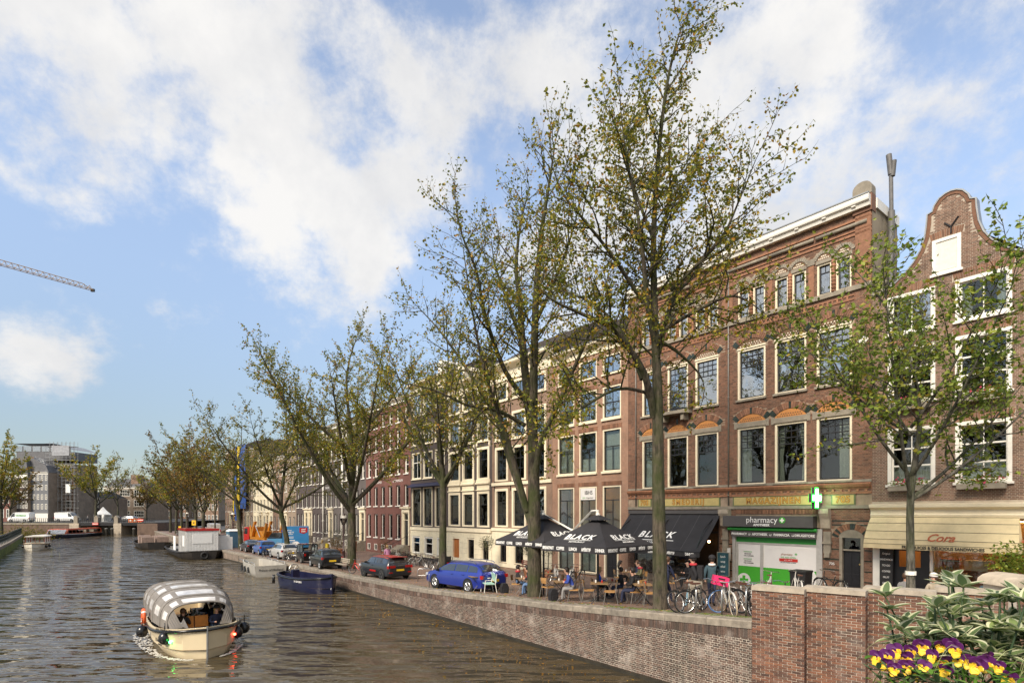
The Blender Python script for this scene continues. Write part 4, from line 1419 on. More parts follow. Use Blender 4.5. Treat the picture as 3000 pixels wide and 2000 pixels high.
# ------------------------------------------------------------------ the bell gable house with the sandwich shop
def build_gable_house():
 b0 = 2.0
 h = House('gable_house', 'brown brick house with rounded bell gable and white windows above the sandwich shop', 0.0, 5.35, b0, 14.3, 'mortar_gable', depth=8)
 wins = [(.57, 2.18), (2.80, 4.43)]
 W2 = dict(case='white_paint', sash='white_paint', fw=.13, bw=.035, mid=.06)
 for i, (a, b) in enumerate(wins):
  h.window(a, b, 12.52, 14.10, rows=((1, 2),), glass='glass_sky' if i == 0 else 'glass', curtain=None if i == 0 else 'both', **W2)
  h.window(a, b, 9.70, 11.95, rows=((.34, 2), (.33, 2), (.33, 2)), **W2)
  h.window(a, b, 6.42, 8.70, rows=((.34, 2), (.33, 2), (.33, 2)), curtain='half', **W2)
 gx0, gx1, gz0, gz1 = 2.08, 2.98, 14.52, 15.86
 # bell outline
 c = 2.67
 right = [(5.35, 14.30), (5.35, 14.45), (4.9, 14.46), (4.55, 14.58), (4.2, 14.85), (3.85, 15.25), (3.62, 15.65), (3.48, 16.1), (3.42, 16.6), (3.40, 16.95), (3.24, 17.0), (3.18, 17.2), (3.02, 17.42), (2.84, 17.52), (2.67, 17.55)]
 left = [(2 * c - x if x < 5.3 else 0.0, z) for x, z in reversed(right[:-1])]
 outline = right + left
 h.hole(.35, 5.05, 2.2, 5.05)
 gab = [(5.35, 14.3)] + right[1:] + left[:-1] + [(0, 14.3)]
 h.shell(gable=gab, side='brick_tan', top=14.3)
 # the loft window sits proud of the gable
 h.window(gx0, gx1, gz0, gz1, rows=((1, 1),), case='white_paint', sash='white_paint', fw=.12, proud=.05, hole=False, inset=.02, glass='glass', sill='white_paint', cmat='curtain')
 MB().box(gx0 + .1, gx1 - .1, -.012, -.004, h.z(gz0 + .1), h.z(gz1 - .1)).build('window_back', 'curtain', h.root, fix=False)
 def inside(x, z):
  if z < 14.3: return True
  for (p, q) in zip(right, right[1:]):
   if p[1] <= z <= q[1]:
    f = (z - p[1]) / (q[1] - p[1] + 1e-9)
    xr = p[0] + (q[0] - p[0]) * f - .13
    return 2 * c - xr < x < xr
  return False
 flat = []
 for (a, b) in wins:
  for zt in (14.10, 11.95, 8.70):
   flat.append((a - .1, b + .1, zt, zt + .32))
 flat.append((gx0 - .1, gx1 + .1, gz1, gz1 + .28))
 holes = list(h.holes) + flat + [(gx0, gx1, gz0 - .09, gz1), (0, 5.35, 5.05, 5.7)]
 br = bpy.data.objects.new('brick_face', None); COL.objects.link(br); br.parent = h.root
 brickwork(br, 0, 5.35, 0.0, 15.6, 'brick_gable', holes=[(a, b, p - b0, q - b0) for a, b, p, q in holes], bw=.205, bh=.050, j=.0125, proud=.009, inside=lambda x, z: inside(x, z + b0), singles=300, cam_at=(3.5, 0, 5.0), seed=12)
 # flat arches of standing bricks
 for (a, b, p, q) in flat:
  e = bpy.data.objects.new('flat_arch', None); COL.objects.link(e); e.parent = h.root
  n = int((b - a) / .075)
  for k in range(n):
   f0, f1 = k / n, (k + 1) / n
   x0, x1 = a + .06 + (b - a - .12) * f0 + .006, a + .06 + (b - a - .12) * f1 - .006
   u0, u1 = a + (b - a) * f0 + .006, a + (b - a) * f1 - .006
   r0 = .035 * (1 - (2 * f0 - 1) ** 2); r1 = .035 * (1 - (2 * f1 - 1) ** 2)
   MB().prism([(x0, h.z(p) + r0 + .01), (x1, h.z(p) + r1 + .01), (u1, h.z(q) + r1), (u0, h.z(q) + r0)], -.014, .01).build('brick', 'voussoir_brick', e, fix=False)
 # coping of the gable
 def ribbon(name, w0, w1, y0, y1, m):
  mb = MB()
  ctr = Vector((c, 0, 0))
  pts = [Vector((x, 0, h.z(z))) for x, z in outline]
  ina, outa = [], []
  for i, p in enumerate(pts):
   d = pts[min(i + 1, len(pts) - 1)] - pts[max(i - 1, 0)]
   nn = Vector((d.z, 0, -d.x)).normalized()
   ina.append(p + nn * w0); outa.append(p + nn * w1)
  mb.grid([[(q.x, y0, q.z) for q in ina], [(q.x, y0, q.z) for q in outa], [(q.x, y1, q.z) for q in outa], [(q.x, y1, q.z) for q in ina]], closed=False)
  return mb.build(name, m, h.root)
 ribbon('gable_trim', -.13, 0.0, -.03, .3, 'voussoir_brick')
 ribbon('gable_coping', -.005, .045, -.06, .36, 'zinc')
 for x in (.28, 5.07):
  mb = MB(); mb.lathe([(.20, 0), (.22, .06), (.14, .1), (.12, .16), (.2, .26), (.27, .36), (.26, .42), (.14, .46)], 10, (x, .1, h.z(14.46))); mb.build('urn', 'stone_grey', h.root, smooth=True)
  MB().box(x - .28, x + .28, -.08, .34, h.z(14.32), h.z(14.46)).build('shoulder_stone', 'stone_grey', h.root)
 mb = MB(); mb.tube([(2.67, -.03, h.z(15.95)), (2.67, -.03, h.z(16.2)), (2.47, -.03, h.z(16.42))], .03, 5); mb.tube([(2.67, -.03, h.z(16.2)), (2.9, -.03, h.z(16.5))], .03, 5); mb.build('wall_anchor', 'black_metal', h.root)
 for x in (.3, 5.1):
  for z in (13.9, 9.0):
   mb = MB(); mb.box(x - .025, x + .025, -.04, -.01, h.z(z), h.z(z + .5)); mb.build('wall_anchor', 'black_metal', h.root)
 mb = MB()
 mb.face([(0.1, .3, h.z(14.2)), (0.1, 8, h.z(14.2)), (c, 8, h.z(16.5)), (c, .3, h.z(16.5))]); mb.face([(5.25, .3, h.z(14.2)), (c, .3, h.z(16.5)), (c, 8, h.z(16.5)), (5.25, 8, h.z(14.2))])
 mb.build('roof', 'roof_tile', h.root, fix=False)
 # shop cornice and front
 mb = MB(); pr = [(0.02, 5.08), (-.12, 5.08), (-.16, 5.2), (-.12, 5.25), (-.12, 5.4), (-.3, 5.5), (-.32, 5.62), (0.02, 5.66)]
 mb.prism([(y, h.z(z)) for y, z in pr], -.02, 5.33, 'X'); mb.build('shop_cornice', 'cream', h.root)
 mb = MB(); mb.box(.04, .36, -.05, .2, h.z(2.0), h.z(5.05)); mb.box(2.0, 2.1, -.02, .2, h.z(2.0), h.z(5.05)); mb.box(4.80, 5.33, -.05, .2, h.z(2.0), h.z(5.05))
 mb.box(2.1, 4.98, -.02, .2, h.z(2.35), h.z(2.5))
 fr = mb.build('shopfront', 'white_paint', h.root, fix=False)
 mb = MB(); mb.box(.85, 1.75, .1, .16, h.z(2.1), h.z(3.1)); mb.box(.85, .93, .1, .16, h.z(3.1), h.z(4.5)); mb.box(1.67, 1.75, .1, .16, h.z(3.1), h.z(4.5)); mb.box(.93, 1.67, .1, .16, h.z(3.75), h.z(3.8)); mb.box(1.28, 1.32, .1, .16, h.z(3.1), h.z(4.5)); mb.box(.93, 1.67, .1, .16, h.z(4.44), h.z(4.5))
 mb.build('door_leaf', 'door_black', fr, fix=False)
 mb = MB(); mb.box(.36, .85, .1, .16, h.z(2.1), h.z(4.8)); mb.box(1.75, 2.0, .1, .16, h.z(2.1), h.z(4.8)); mb.build('side_panel', 'door_black', fr, fix=False)
 ob('shop_window', pane_mesh(2.88, 2.5, 'glass_clear'), fr, (3.54, .1, h.z(3.78)))
 # warm room
 mb = MB(); mb.face([(.36, 1.58, h.z(2.0)), (5.0, 1.58, h.z(2.0)), (5.0, 1.58, h.z(5.0)), (.36, 1.58, h.z(5.0))]); mb.build('shop_back_wall', 'interior_warm', h.root, fix=False)
 mb = MB(); mb.box(.6, 4.9, .5, .56, h.z(4.93), h.z(4.98)); mb.box(.6, 4.9, 1.0, 1.06, h.z(4.93), h.z(4.98)); mb.build('ceiling_light', 'lamp_warm', h.root, fix=False)
 mb = MB(); mb.box(2.4, 4.7, .85, 1.3, h.z(2.2), h.z(3.05)); mb.build('counter', 'door_orange', h.root)
 mb = MB(); mb.box(2.9, 3.6, .75, 1.1, h.z(3.06), h.z(3.45)); mb.box(2.75, 3.05, .35, .6, h.z(2.5), h.z(2.95)); mb.build('display_case', 'cream', h.root)
 return h
HGAB = build_gable_house()
def build_cora_awning():
 r = thing('shop_awning', 'stained cream hooped awning lettered Cora with juices and sandwiches', 'awning', W(0.06, 0, 3.85), FROT)
 L = 4.80
 prof = [(-.10, 1.27), (-.22, 1.26), (-.40, 1.02), (-.58, .70), (-.72, .38), (-.76, .19)]
 rows = []
 for k, (y, z) in enumerate(prof):
  ins = [.10, .09, .06, .03, .01, 0][k]
  rows.append([(ins + (L - 2 * ins) * i / 20, y, z) for i in range(21)])
 mb = MB(); mb.grid(rows)
 for e in (0, -1):
  mb.face([row[e] for row in rows] + [(rows[-1][e][0], -.10, .19)])
 mb.build('fabric', 'awning_cream', r, fix=False)
 mb = MB(); mb.grid([[(L * i / 30, -.762, .185) for i in range(31)], [(L * i / 30, -.765 - .012 * math.sin(i * 1.1), .0 + .008 * math.sin(i * .9)) for i in range(31)]])
 mb.grid([[(0, -.762, .185), (0, -.1, .185)], [(0, -.765, 0), (0, -.1, 0)]]); mb.grid([[(L, -.762, .185), (L, -.1, .185)], [(L, -.765, 0), (L, -.1, 0)]])
 mb.build('valance', 'awning_cream', r, fix=False)
 mb = MB()
 for k in (1, 2, 3, 4, 5):
  row = rows[k]
  mb.tube([(row[0][0], row[0][1] - .006, row[0][2]), (row[-1][0], row[-1][1] - .006, row[-1][2])], .008, 4)
 mb.build('hoop_seam', 'letter_black', r)
 a = math.atan2(.38 - .70, -.72 + .58)
 text(r, 'Cora', .42, (2.55, -.70, .47), 'letter_rust', rot=(-rad(22), 0, 0), shear=.45, bold=.008)
 text(r, 'FRESH JUICES & DELICIOUS SANDWICHES', .165, (2.62, -.79, .085), 'letter_black', sx=.82, bold=.003)
 text(r, 'Cora', .2, (4.83, -.45, .45), 'letter_rust', rot=(0, 0, rad(90)), shear=.3)
 return r
build_cora_awning()

# ------------------------------------------------------------------ further houses of the terrace
def wins(h, ts, z0, z1, **kw):
 for (a, b) in ts:
  h.window(h.x(a), h.x(b), z0, z1, **kw)
def build_B():
 h = House('brick_house', 'red brick house with tall cream windows and school sign, lit ceiling inside', 20.03, 6.88, 1.05, 15.8, 'brick_red')
 T = [(19.45, 17.83), (17.35, 15.76), (15.24, 13.72)]
 R1 = ((.40, 1), (.60, 2))
 kw = dict(fw=.09, mid=.06, bw=.05, proud=-.01)
 for i, t in enumerate(T):
  wins(h, [t], 4.15, 6.98, rows=((.30, 1), (.70, 2)), glass='glass_clear', sill=None, **kw)
  wins(h, [t], 7.90, 10.55, rows=R1, curtain='full' if i != 1 else None, sill='cream', sill_h=.14, **kw)
  wins(h, [t], 11.25, 13.25, rows=((.5, 2), (.5, 2)), glass='glass_sky', sill='cream', sill_h=.16, **kw)
  wins(h, [t], 14.05, 15.25, rows=((1, 2),), glass='glass_sky', sill='cream', **kw)
  if i < 2: wins(h, [t], 1.35, 3.5, rows=((1, 2),), curtain='blind', sill='stone_grey', **kw)
 h.door(h.x(15.1), h.x(13.9), 1.15, 3.7, fan=.5)
 h.shell()
 for i, t in enumerate(T):
  for z in (6.98, 10.55, 13.25):
   e = bpy.data.objects.new('flat_arch', None); COL.objects.link(e); e.parent = h.root
   a, b = h.x(t[0]) - .08, h.x(t[1]) + .08
   n = 20
   mb = MB()
   for k in range(n):
    mb.box(a + (b - a) * k / n + .005, a + (b - a) * (k + 1) / n - .005, -.012, .0, h.z(z) + .01, h.z(z) + .28)
   tag(mb.build('soldier_course', 'voussoir_brick', e, fix=False), kind='stuff')
 h.cornice(15.55, 16.25, .4)
 h.roof(19.5, .1, 16.2)
 # sign in the upper light of the middle ground floor window
 a, b = h.x(17.35) + .13, h.x(15.76) - .13
 s = MB().box(a, b, -.005, .02, h.z(6.12), h.z(6.88)).build('sign_board', 'shop_white', h.root, fix=False)
 text(s, 'IBHS', .36, ((a + b) / 2 + .08, -.009, h.z(6.58)), 'letter_black', bold=.003)
 text(s, 'SDO', .13, (a + .32, -.009, h.z(6.25)), 'letter_green'); text(s, 'Hogeschool', .13, (a + .85, -.009, h.z(6.25)), 'letter_black')
 # warm rooms on the school floor
 mb = MB(); mb.face([(.3, 1.5, h.z(4.1)), (6.7, 1.5, h.z(4.1)), (6.7, 1.5, h.z(7.1)), (.3, 1.5, h.z(7.1))]); mb.build('room_wall', 'interior_warm', h.root, fix=False)
 mb = MB()
 for x in (1.4, 3.6, 5.7): mb.box(x - .5, x + .5, .7, .8, h.z(6.95), h.z(7.0))
 mb.build('ceiling_light', 'lamp_warm', h.root, fix=False)
 return h
def build_C():
 h = House('brick_house', 'brown brick house with cream casings, deep cream cornice and plastered ground floor', 27.29, 7.24, 1.0, 15.7, 'brick_brown')
 T = [(26.85, 25.15), (24.65, 22.92), (22.42, 20.65)]
 kw = dict(fw=.20, mid=.05, bw=.04, proud=.05)
 wins(h, T, 4.14, 7.18, rows=((.33, 2), (.33, 2), (.34, 2)), curtain='both', sill=None, **kw)
 wins(h, T, 7.76, 10.46, rows=((.33, 2), (.33, 2), (.34, 2)), sill=None, **kw)
 wins(h, T, 11.0, 13.1, rows=((.5, 2), (.5, 2)), glass='glass_sky', sill='cream', **kw)
 wins(h, T, 14.1, 15.5, rows=((1, 2),), glass='glass_sky', sill='cream', **kw)
 for (a, b) in ((26.3, 25.3), (24.4, 23.2), (22.4, 21.2)):
  wins(h, [(a, b)], 1.35, 3.05, rows=((1, 2),), sill=None, fw=.08, proud=.02)
 h.shell()
 h.band(7.42, 7.66, .10, 'cream', 'sill_band'); h.band(3.82, 4.06, .12, 'cream', 'sill_band')
 h.band(1.0, 1.30, .04, 'plaster_cream', 'plinth'); h.band(3.10, 3.82, .04, 'plaster_cream', 'plaster_panel')
 xs = [0.0, h.x(26.3), h.x(25.3), h.x(24.4), h.x(23.2), h.x(22.4), h.x(21.2), h.W]
 for k in range(0, 8, 2):
  h.pilaster(xs[k] + .01, xs[k + 1] - .01, 1.3, 3.1, .04, 'plaster_cream', 'plaster_panel')
 h.cornice(15.62, 16.95, .55, brackets=0)
 h.roof(20.0, .2, 16.9)
 for t in (25.9, 23.8, 21.6):
  for z in (7.0, 10.3, 13.0):
   MB().box(h.x(t) - 1.05, h.x(t) - 1.0, -.05, .0, h.z(z), h.z(z + .8)).build('wall_anchor', 'black_metal', h.root, fix=False)
 return h
def build_D():
 h = House('dark_house', 'near-black brick house with carved cream window casings and orange street door', 34.31, 7.0, 1.05, 15.6, 'brick_dark')
 T = [(34.0, 32.05), (31.72, 29.88), (29.42, 27.65)]
 kw = dict(fw=.22, mid=.06, proud=.06)
 wins(h, T, 4.07, 7.06, rows=((.34, 1), (.66, 1)), sill=None, **kw)
 wins(h, T, 8.03, 10.72, rows=((.34, 1), (.66, 1)), sill='cream', **kw)
 wins(h, T, 11.2, 13.4, rows=((.5, 2), (.5, 2)), glass='glass_sky', sill='cream', **kw)
 wins(h, T, 14.0, 15.48, rows=((1, 2),), glass='glass_sky', sill='cream', **kw)
 wins(h, [(30.92, 29.81), (28.75, 27.67)], 1.3, 3.08, rows=((1, 1),), sill=None, fw=.1, proud=.02)
 h.door(h.x(33.40), h.x(32.1), 1.1, 3.1, m='door_orange', fan=0)
 h.shell()
 for t in T:
  a, b = h.x(t[0]), h.x(t[1])
  mb = MB(); mb.box(a - .06, b + .06, -.14, 0, h.z(7.12), h.z(7.2)); mb.box(a, b, -.06, 0, h.z(7.2), h.z(7.65)); mb.box(a - .1, b + .1, -.2, 0, h.z(7.65), h.z(7.78)); mb.box(a - .05, b + .05, -.12, 0, h.z(7.78), h.z(7.93))
  mb.build('window_hood', 'cream', h.root, fix=False)
  for x in (a - .02, b + .02):
   for z in (7.85, 11.0, 13.8):
    mb = MB(); mb.prism([(0.0, h.z(z) + .15), (-.08, h.z(z) + .1), (-.1, h.z(z) - .15), (-.04, h.z(z) - .3), (0, h.z(z) - .32)], x - .08, x + .08, 'X'); mb.build('console', 'cream', h.root)
 h.band(3.62, 3.95, .16, 'cream', 'sill_band')
 h.band(1.0, 1.3, .05, 'plaster_cream', 'plinth'); h.band(3.12, 3.62, .05, 'plaster_cream', 'plaster_panel')
 xs = [0, h.x(33.40), h.x(32.1), h.x(30.92), h.x(29.81), h.x(28.75), h.x(27.67), h.W]
 for k in range(0, 8, 2):
  h.pilaster(xs[k] + .01, xs[k + 1] - .01, 1.3, 3.12, .05, 'plaster_cream', 'plaster_panel')
  for z in (1.75, 2.2, 2.65): h.band(z, z + .012, .052, 'stone_grey', 'joint', xs[k] + .02, xs[k + 1] - .02)
 h.cornice(15.55, 16.75, .55)
 h.roof(19.5, .2, 16.7)
 # dormer with a pediment
 mb = MB(); mb.box(.6, 1.9, .6, 2.5, h.z(16.7), h.z(18.0)); mb.prism([(.45, h.z(18.0)), (2.05, h.z(18.0)), (1.25, h.z(18.55))], .5, 2.6); mb.build('dormer', 'cream', h.root)
 ob('pane', pane_mesh(.8, .9, 'glass_sky'), h.root, (1.25, .59, h.z(17.4)))
 return h
def build_E():
 h = House('dark_house', 'near-black brick house with tall shop windows under a slim blue awning', 41.42, 7.1, 1.05, 17.2, 'brick_dark')
 T = [(41.1, 39.2), (38.8, 36.98), (36.5, 34.72)]
 kw = dict(fw=.10, mid=.08, proud=.02, case='cream', sash='white_paint')
 wins(h, T, 3.95, 7.72, rows=((.36, 2), (.64, 2)), case='cream', sash='sash_dark', fw=.12, mid=.09, proud=.03, sill=None)
 wins(h, T, 8.6, 11.2, rows=((.36, 2), (.64, 2)), curtain='half', sill='cream', **kw)
 wins(h, T, 11.95, 13.85, rows=((.5, 2), (.5, 2)), sill='cream', **kw)
 wins(h, T, 14.85, 17.0, rows=((.5, 2), (.5, 2)), glass='glass_sky', sill='cream', **kw)
 wins(h, [(41.0, 39.4), (38.5, 36.9), (36.1, 34.6)], 1.25, 2.92, rows=((.35, 1), (.65, 1)), case='white_paint', sash='white_paint', fw=.1, sill=None)
 h.shell()
 h.band(3.55, 3.85, .1, 'cream', 'sill_band'); h.band(2.96, 3.55, .04, 'plaster_cream', 'plaster_panel'); h.band(.95, 1.2, .04, 'plaster_cream', 'plinth')
 xs = [0, h.x(41.0), h.x(39.4), h.x(38.5), h.x(36.9), h.x(36.1), h.x(34.6), h.W]
 for k in range(0, 8, 2):
  h.pilaster(xs[k] + .01, xs[k + 1] - .01, 1.2, 2.96, .04, 'plaster_cream', 'plaster_panel')
 mb = MB(); mb.prism([(0, h.z(8.15)), (-.55, h.z(7.85)), (-.56, h.z(7.78)), (0, h.z(7.8))], .2, 6.9, 'X'); mb.build('awning', 'navy', h.root)
 h.cornice(17.2, 18.0, .5)
 h.roof(20.5, .2, 17.9)
 mb = MB(); mb.box(4.6, 5.9, .5, 2.5, h.z(17.9), h.z(19.2)); mb.prism([(4.45, h.z(19.2)), (6.05, h.z(19.2)), (5.25, h.z(19.7))], .4, 2.6); mb.build('dormer', 'white_paint', h.root)
 return h
mat('navy', (0.022, 0.025, 0.06), 0.45, var=0.15)
def stoop(h, x0, x1, z1, n=7, rail=True):
 """stone steps up to a front door, with an iron rail"""
 mb = MB()
 dz = (z1 - h.b) / n
 for k in range(n):
  mb.box(x0 - .4, x1 + .1, -.35 - .28 * (n - k), -.35 - .28 * (n - k - 1), h.z(h.b) - .2, h.z(h.b) + dz * (k + 1))
 mb.box(x0 - .4, x1 + .1, -.35, 0, h.z(h.b) - .2, h.z(z1))
 s = mb.build('stoop', 'stone_grey', h.root, fix=False)
 if rail:
  mb = MB()
  y1 = -.35 - .28 * n
  for x in (x0 - .35, x1 + .05):
   mb.tube([(x, y1, h.z(h.b)), (x, y1, h.z(h.b) + .95), (x, -.35, h.z(z1) + .95), (x, -.02, h.z(z1) + .95)], .025, 5)
   mb.tube([(x, -.35, h.z(z1)), (x, -.35, h.z(z1) + .95)], .025, 5)
  mb.build('railing', 'black_metal', s)
 return s
def surround(h, x0, x1, z0, z1, m='cream'):
 mb = MB(); mb.box(x0 - .22, x0, -.12, 0, h.z(z0), h.z(z1)); mb.box(x1, x1 + .22, -.12, 0, h.z(z0), h.z(z1)); mb.box(x0 - .25, x1 + .25, -.14, 0, h.z(z1), h.z(z1) + .4)
 mb.box(x0 - .38, x1 + .38, -.3, 0, h.z(z1) + .4, h.z(z1) + .55)
 mb.build('door_surround', m, h.root, fix=False)
def deep_house(tL, Wd, m, label, nb, rows, door, eave, letters=None, pipe=None, case='white_paint', gable=None, roof=2.6, name='brick_house', dm='door_black', corn=.35):
 """narrow house with deep window recesses; door = bay index of the front door"""
 h = House(name, label, tL, Wd, .95, eave, m)
 bw = Wd / nb
 for r, (z0, z1) in enumerate(rows):
  for k in range(nb):
   a, b = k * bw + bw * .24, (k + 1) * bw - bw * .24
   if r == 0 and k == door:
    h.door(a - .12, b + .12, z0 - .55, z1 + .2, fan=.75)
    surround(h, a - .12, b + .12, z0 - .55, z1 + .2, 'cream')
    stoop(h, a - .12, b + .12, z0 - .56)
    continue
   h.window(a, b, z0, z1, rows=((.5, 1), (.5, 1)), case=case, sash='sash_dark' if r < 2 else case, fw=.10, proud=-.14, sill=case, sill_h=.1, panes=False, inset=.05)
  if r == 0:
   for k in range(nb):
    if k != door: h.window(k * bw + bw * .3, (k + 1) * bw - bw * .3, 1.05, 1.75, rows=((1, 1),), case=case, fw=.06, sill=None, panes=False)
 h.shell(gable=gable)
 if not gable:
  h.cornice(eave - .25, eave + .3, corn, 'white_paint')
  h.roof(eave + roof, .1, eave + .28)
 if letters:
  for (x, z, s) in letters:
   text(h.root, s, .36, (x, -.01, h.z(z)), 'letter_white', spacing=1.15)
 if pipe is not None:
  h.pipe(pipe, 1.1, eave - .2, 'white_paint', .16, -.17)
 return h
build_B(); build_C(); build_D(); build_E()
RW = [(2.5, 5.1), (6.0, 8.15), (9.3, 11.25), (12.1, 14.05), (14.75, 16.2)]
deep_house(52.63, 11.2, 'brick_plum', 'wide plum brick house with deep white sashes and province names lettered across', 6, RW, 5, 17.0, letters=[(3.3, 8.62, 'VRIESLAND'), (8.3, 8.62, 'GRONINGEN')])
deep_house(59.74, 7.1, 'brick_grey', 'dark grey brick house beside the plum one, white rain pipe at its edge', 4, RW, 3, 16.2, letters=[(3.2, 8.62, 'OVERIJSSEL')], pipe=.1)
deep_house(66.81, 7.05, 'brick_grey', 'dark grey brick house with tall white doorcase between two white rain pipes', 4, RW, 1, 16.6, letters=[(1.2, 8.62, 'GELDER'), (5.2, 8.62, 'LAND')], pipe=.1)
deep_house(73.37, 6.55, 'brick_dark', 'blackish brick house lettered HOLLAND with white sashes', 4, RW, 0, 16.0, letters=[(3.4, 8.62, 'HOLLAND')])
def neck(Wd, e, k):
 return [(Wd, e), (Wd * .72, e + .3), (Wd * .68, e + k), (Wd * .5, e + k + .7), (Wd * .32, e + k), (Wd * .28, e + .3), (0, e)]
deep_house(79.47, 6.1, 'brick_dark', 'blackish brick house with a raised neck gable', 3, RW[:4], 2, 15.0, gable=neck(6.1, 15.0, 2.2))
RH = [(2.3, 4.6), (5.5, 7.6), (8.6, 10.4), (11.4, 12.9)]
deep_house(86.2, 6.7, 'brick_tan', 'tan brick house with white sashes and a neck gable beside the blackish row', 3, RH, 0, 14.0, gable=neck(6.7, 14.0, 2.6))
deep_house(92.8, 6.6, 'brick_brown', 'brown brick house with a hanging plant over its front and straight cornice', 3, RH, 2, 14.4)
deep_house(99.9, 7.0, 'plaster_cream', 'cream plastered house with tall white doorcase next to the banner', 3, RH, 1, 15.2)
deep_house(107.06, 7.1, 'plaster_cream', 'pale plastered house with columns at the street door', 3, RH, 2, 15.6)
deep_house(115.2, 8.1, 'brick_tan', 'tan house mostly behind a blue and yellow banner', 3, RH, 1, 17.5)
deep_house(124.0, 8.8, 'brick_brown', 'brown brick house with small windows past the banner', 4, RH, 1, 18.5)
deep_house(134.0, 9.9, 'brick_brown', 'brown corner house with round attic windows by the far bridge', 4, RH, 2, 19.0)
def build_banner():
 r = thing('hanging_banner', 'tall cloth banner of blue and yellow stripes hung over a house front', 'banner', W(121.5, -.75, 3.6), FROT)
 mat('banner_yellow', (0.62, 0.45, 0.03), 0.8, var=0.12); mat('banner_blue', (0.035, 0.10, 0.36), 0.8, var=0.15)
 z0, z1 = 0, 15.5
 for k, (a, b, m) in enumerate(((0, 1.2, 'banner_yellow'), (1.2, 3.6, 'banner_blue'), (3.6, 5.9, 'banner_yellow'), (6.6, 11.5, 'banner_blue'))):
  mb = MB()
  rows = []
  for j in range(13):
   z = z1 - (z1 - (z0 if k != 3 else 2.5)) * j / 12
   rows.append([(a + (b - a) * i / 8, .08 * math.sin(i * .8 + j * .5 + k), z) for i in range(9)])
  mb.grid(rows)
  mb.grid([[(p[0], p[1] + .01, p[2]) for p in rw] for rw in rows])
  mb.build('cloth_strip', m, r, smooth=True, fix=False)
 MB().tube([(-.2, .1, z1), (11.7, .1, z1)], .05, 6).build('pole', 'grey_metal', r)
 mb = MB()
 for x in (.2, 5.8, 11.4):
  mb.tube([(x, .1, z1), (x, .78, z1)], .04, 5)
 mb.build('bracket', 'grey_metal', r)
build_banner()
# ------------------------------------------------------------------ trees
def bark_mat(name, base, moss):
 m, nt, p, o = new_mat(name)
 g = nd(nt, 'NewGeometry')
 pos = g.outputs['Position']
 n = noise_tex(nt, 9, 6, 0.7, pos, stretch=(1, 1, 0.22))
 c = ramp(nt, n, [(0.40, tuple(x * .22 for x in base)), (0.60, base)])
 w = noise_tex(nt, 1.1, 5, 0.65, pos)
 f = ramp(nt, w, [(0.40, (0, 0, 0)), (0.62, (moss,) * 3)])
 c = mixc(nt, f, c, (0.036, 0.048, 0.008))
 nt.links.new(c, p.inputs['Base Color'])
 p.inputs['Roughness'].default_value = 0.95
 bump(nt, p, n, 1.0, 0.05)
bark_mat('bark', (0.115, 0.092, 0.064), 0.8)
bark_mat('bark_far', (0.10, 0.085, 0.062), 0.5)
bark_mat('bark_pale', (0.17, 0.155, 0.125), 0.6)
leaf_mat('leaf_autumn', [(0, (0.10, 0.13, 0.016)), (0.35, (0.19, 0.21, 0.024)), (0.65, (0.31, 0.28, 0.035)), (0.88, (0.44, 0.31, 0.035)), (1, (0.38, 0.17, 0.03))])
leaf_mat('leaf_green', [(0, (0.10, 0.16, 0.022)), (0.5, (0.20, 0.27, 0.04)), (0.85, (0.33, 0.37, 0.07)), (1, (0.38, 0.27, 0.04))])
leaf_mat('leaf_olive', [(0, (0.09, 0.11, 0.018)), (0.5, (0.17, 0.17, 0.028)), (0.9, (0.28, 0.21, 0.035)), (1, (0.26, 0.13, 0.03))])
leaf_mat('leaf_rust', [(0, (0.09, 0.075, 0.02)), (0.5, (0.17, 0.125, 0.028)), (1, (0.27, 0.13, 0.03))])
leaf_mat('leaf_silver', [(0, (0.10, 0.115, 0.07)), (1, (0.2, 0.22, 0.14))])
def catmull(pts, rs, k=3):
 out, ro = [], []
 n = len(pts)
 for i in range(n - 1):
  p0, p1, p2, p3 = pts[max(i - 1, 0)], pts[i], pts[i + 1], pts[min(i + 2, n - 1)]
  for j in range(k):
   t = j / k
   out.append(0.5 * ((2 * p1) + (p2 - p0) * t + (2 * p0 - 5 * p1 + 4 * p2 - p3) * t * t + (3 * p1 - p0 - 3 * p2 + p3) * t ** 3))
   ro.append(rs[i] + (rs[i + 1] - rs[i]) * t)
 out.append(pts[-1]); ro.append(rs[-1])
 return out, ro
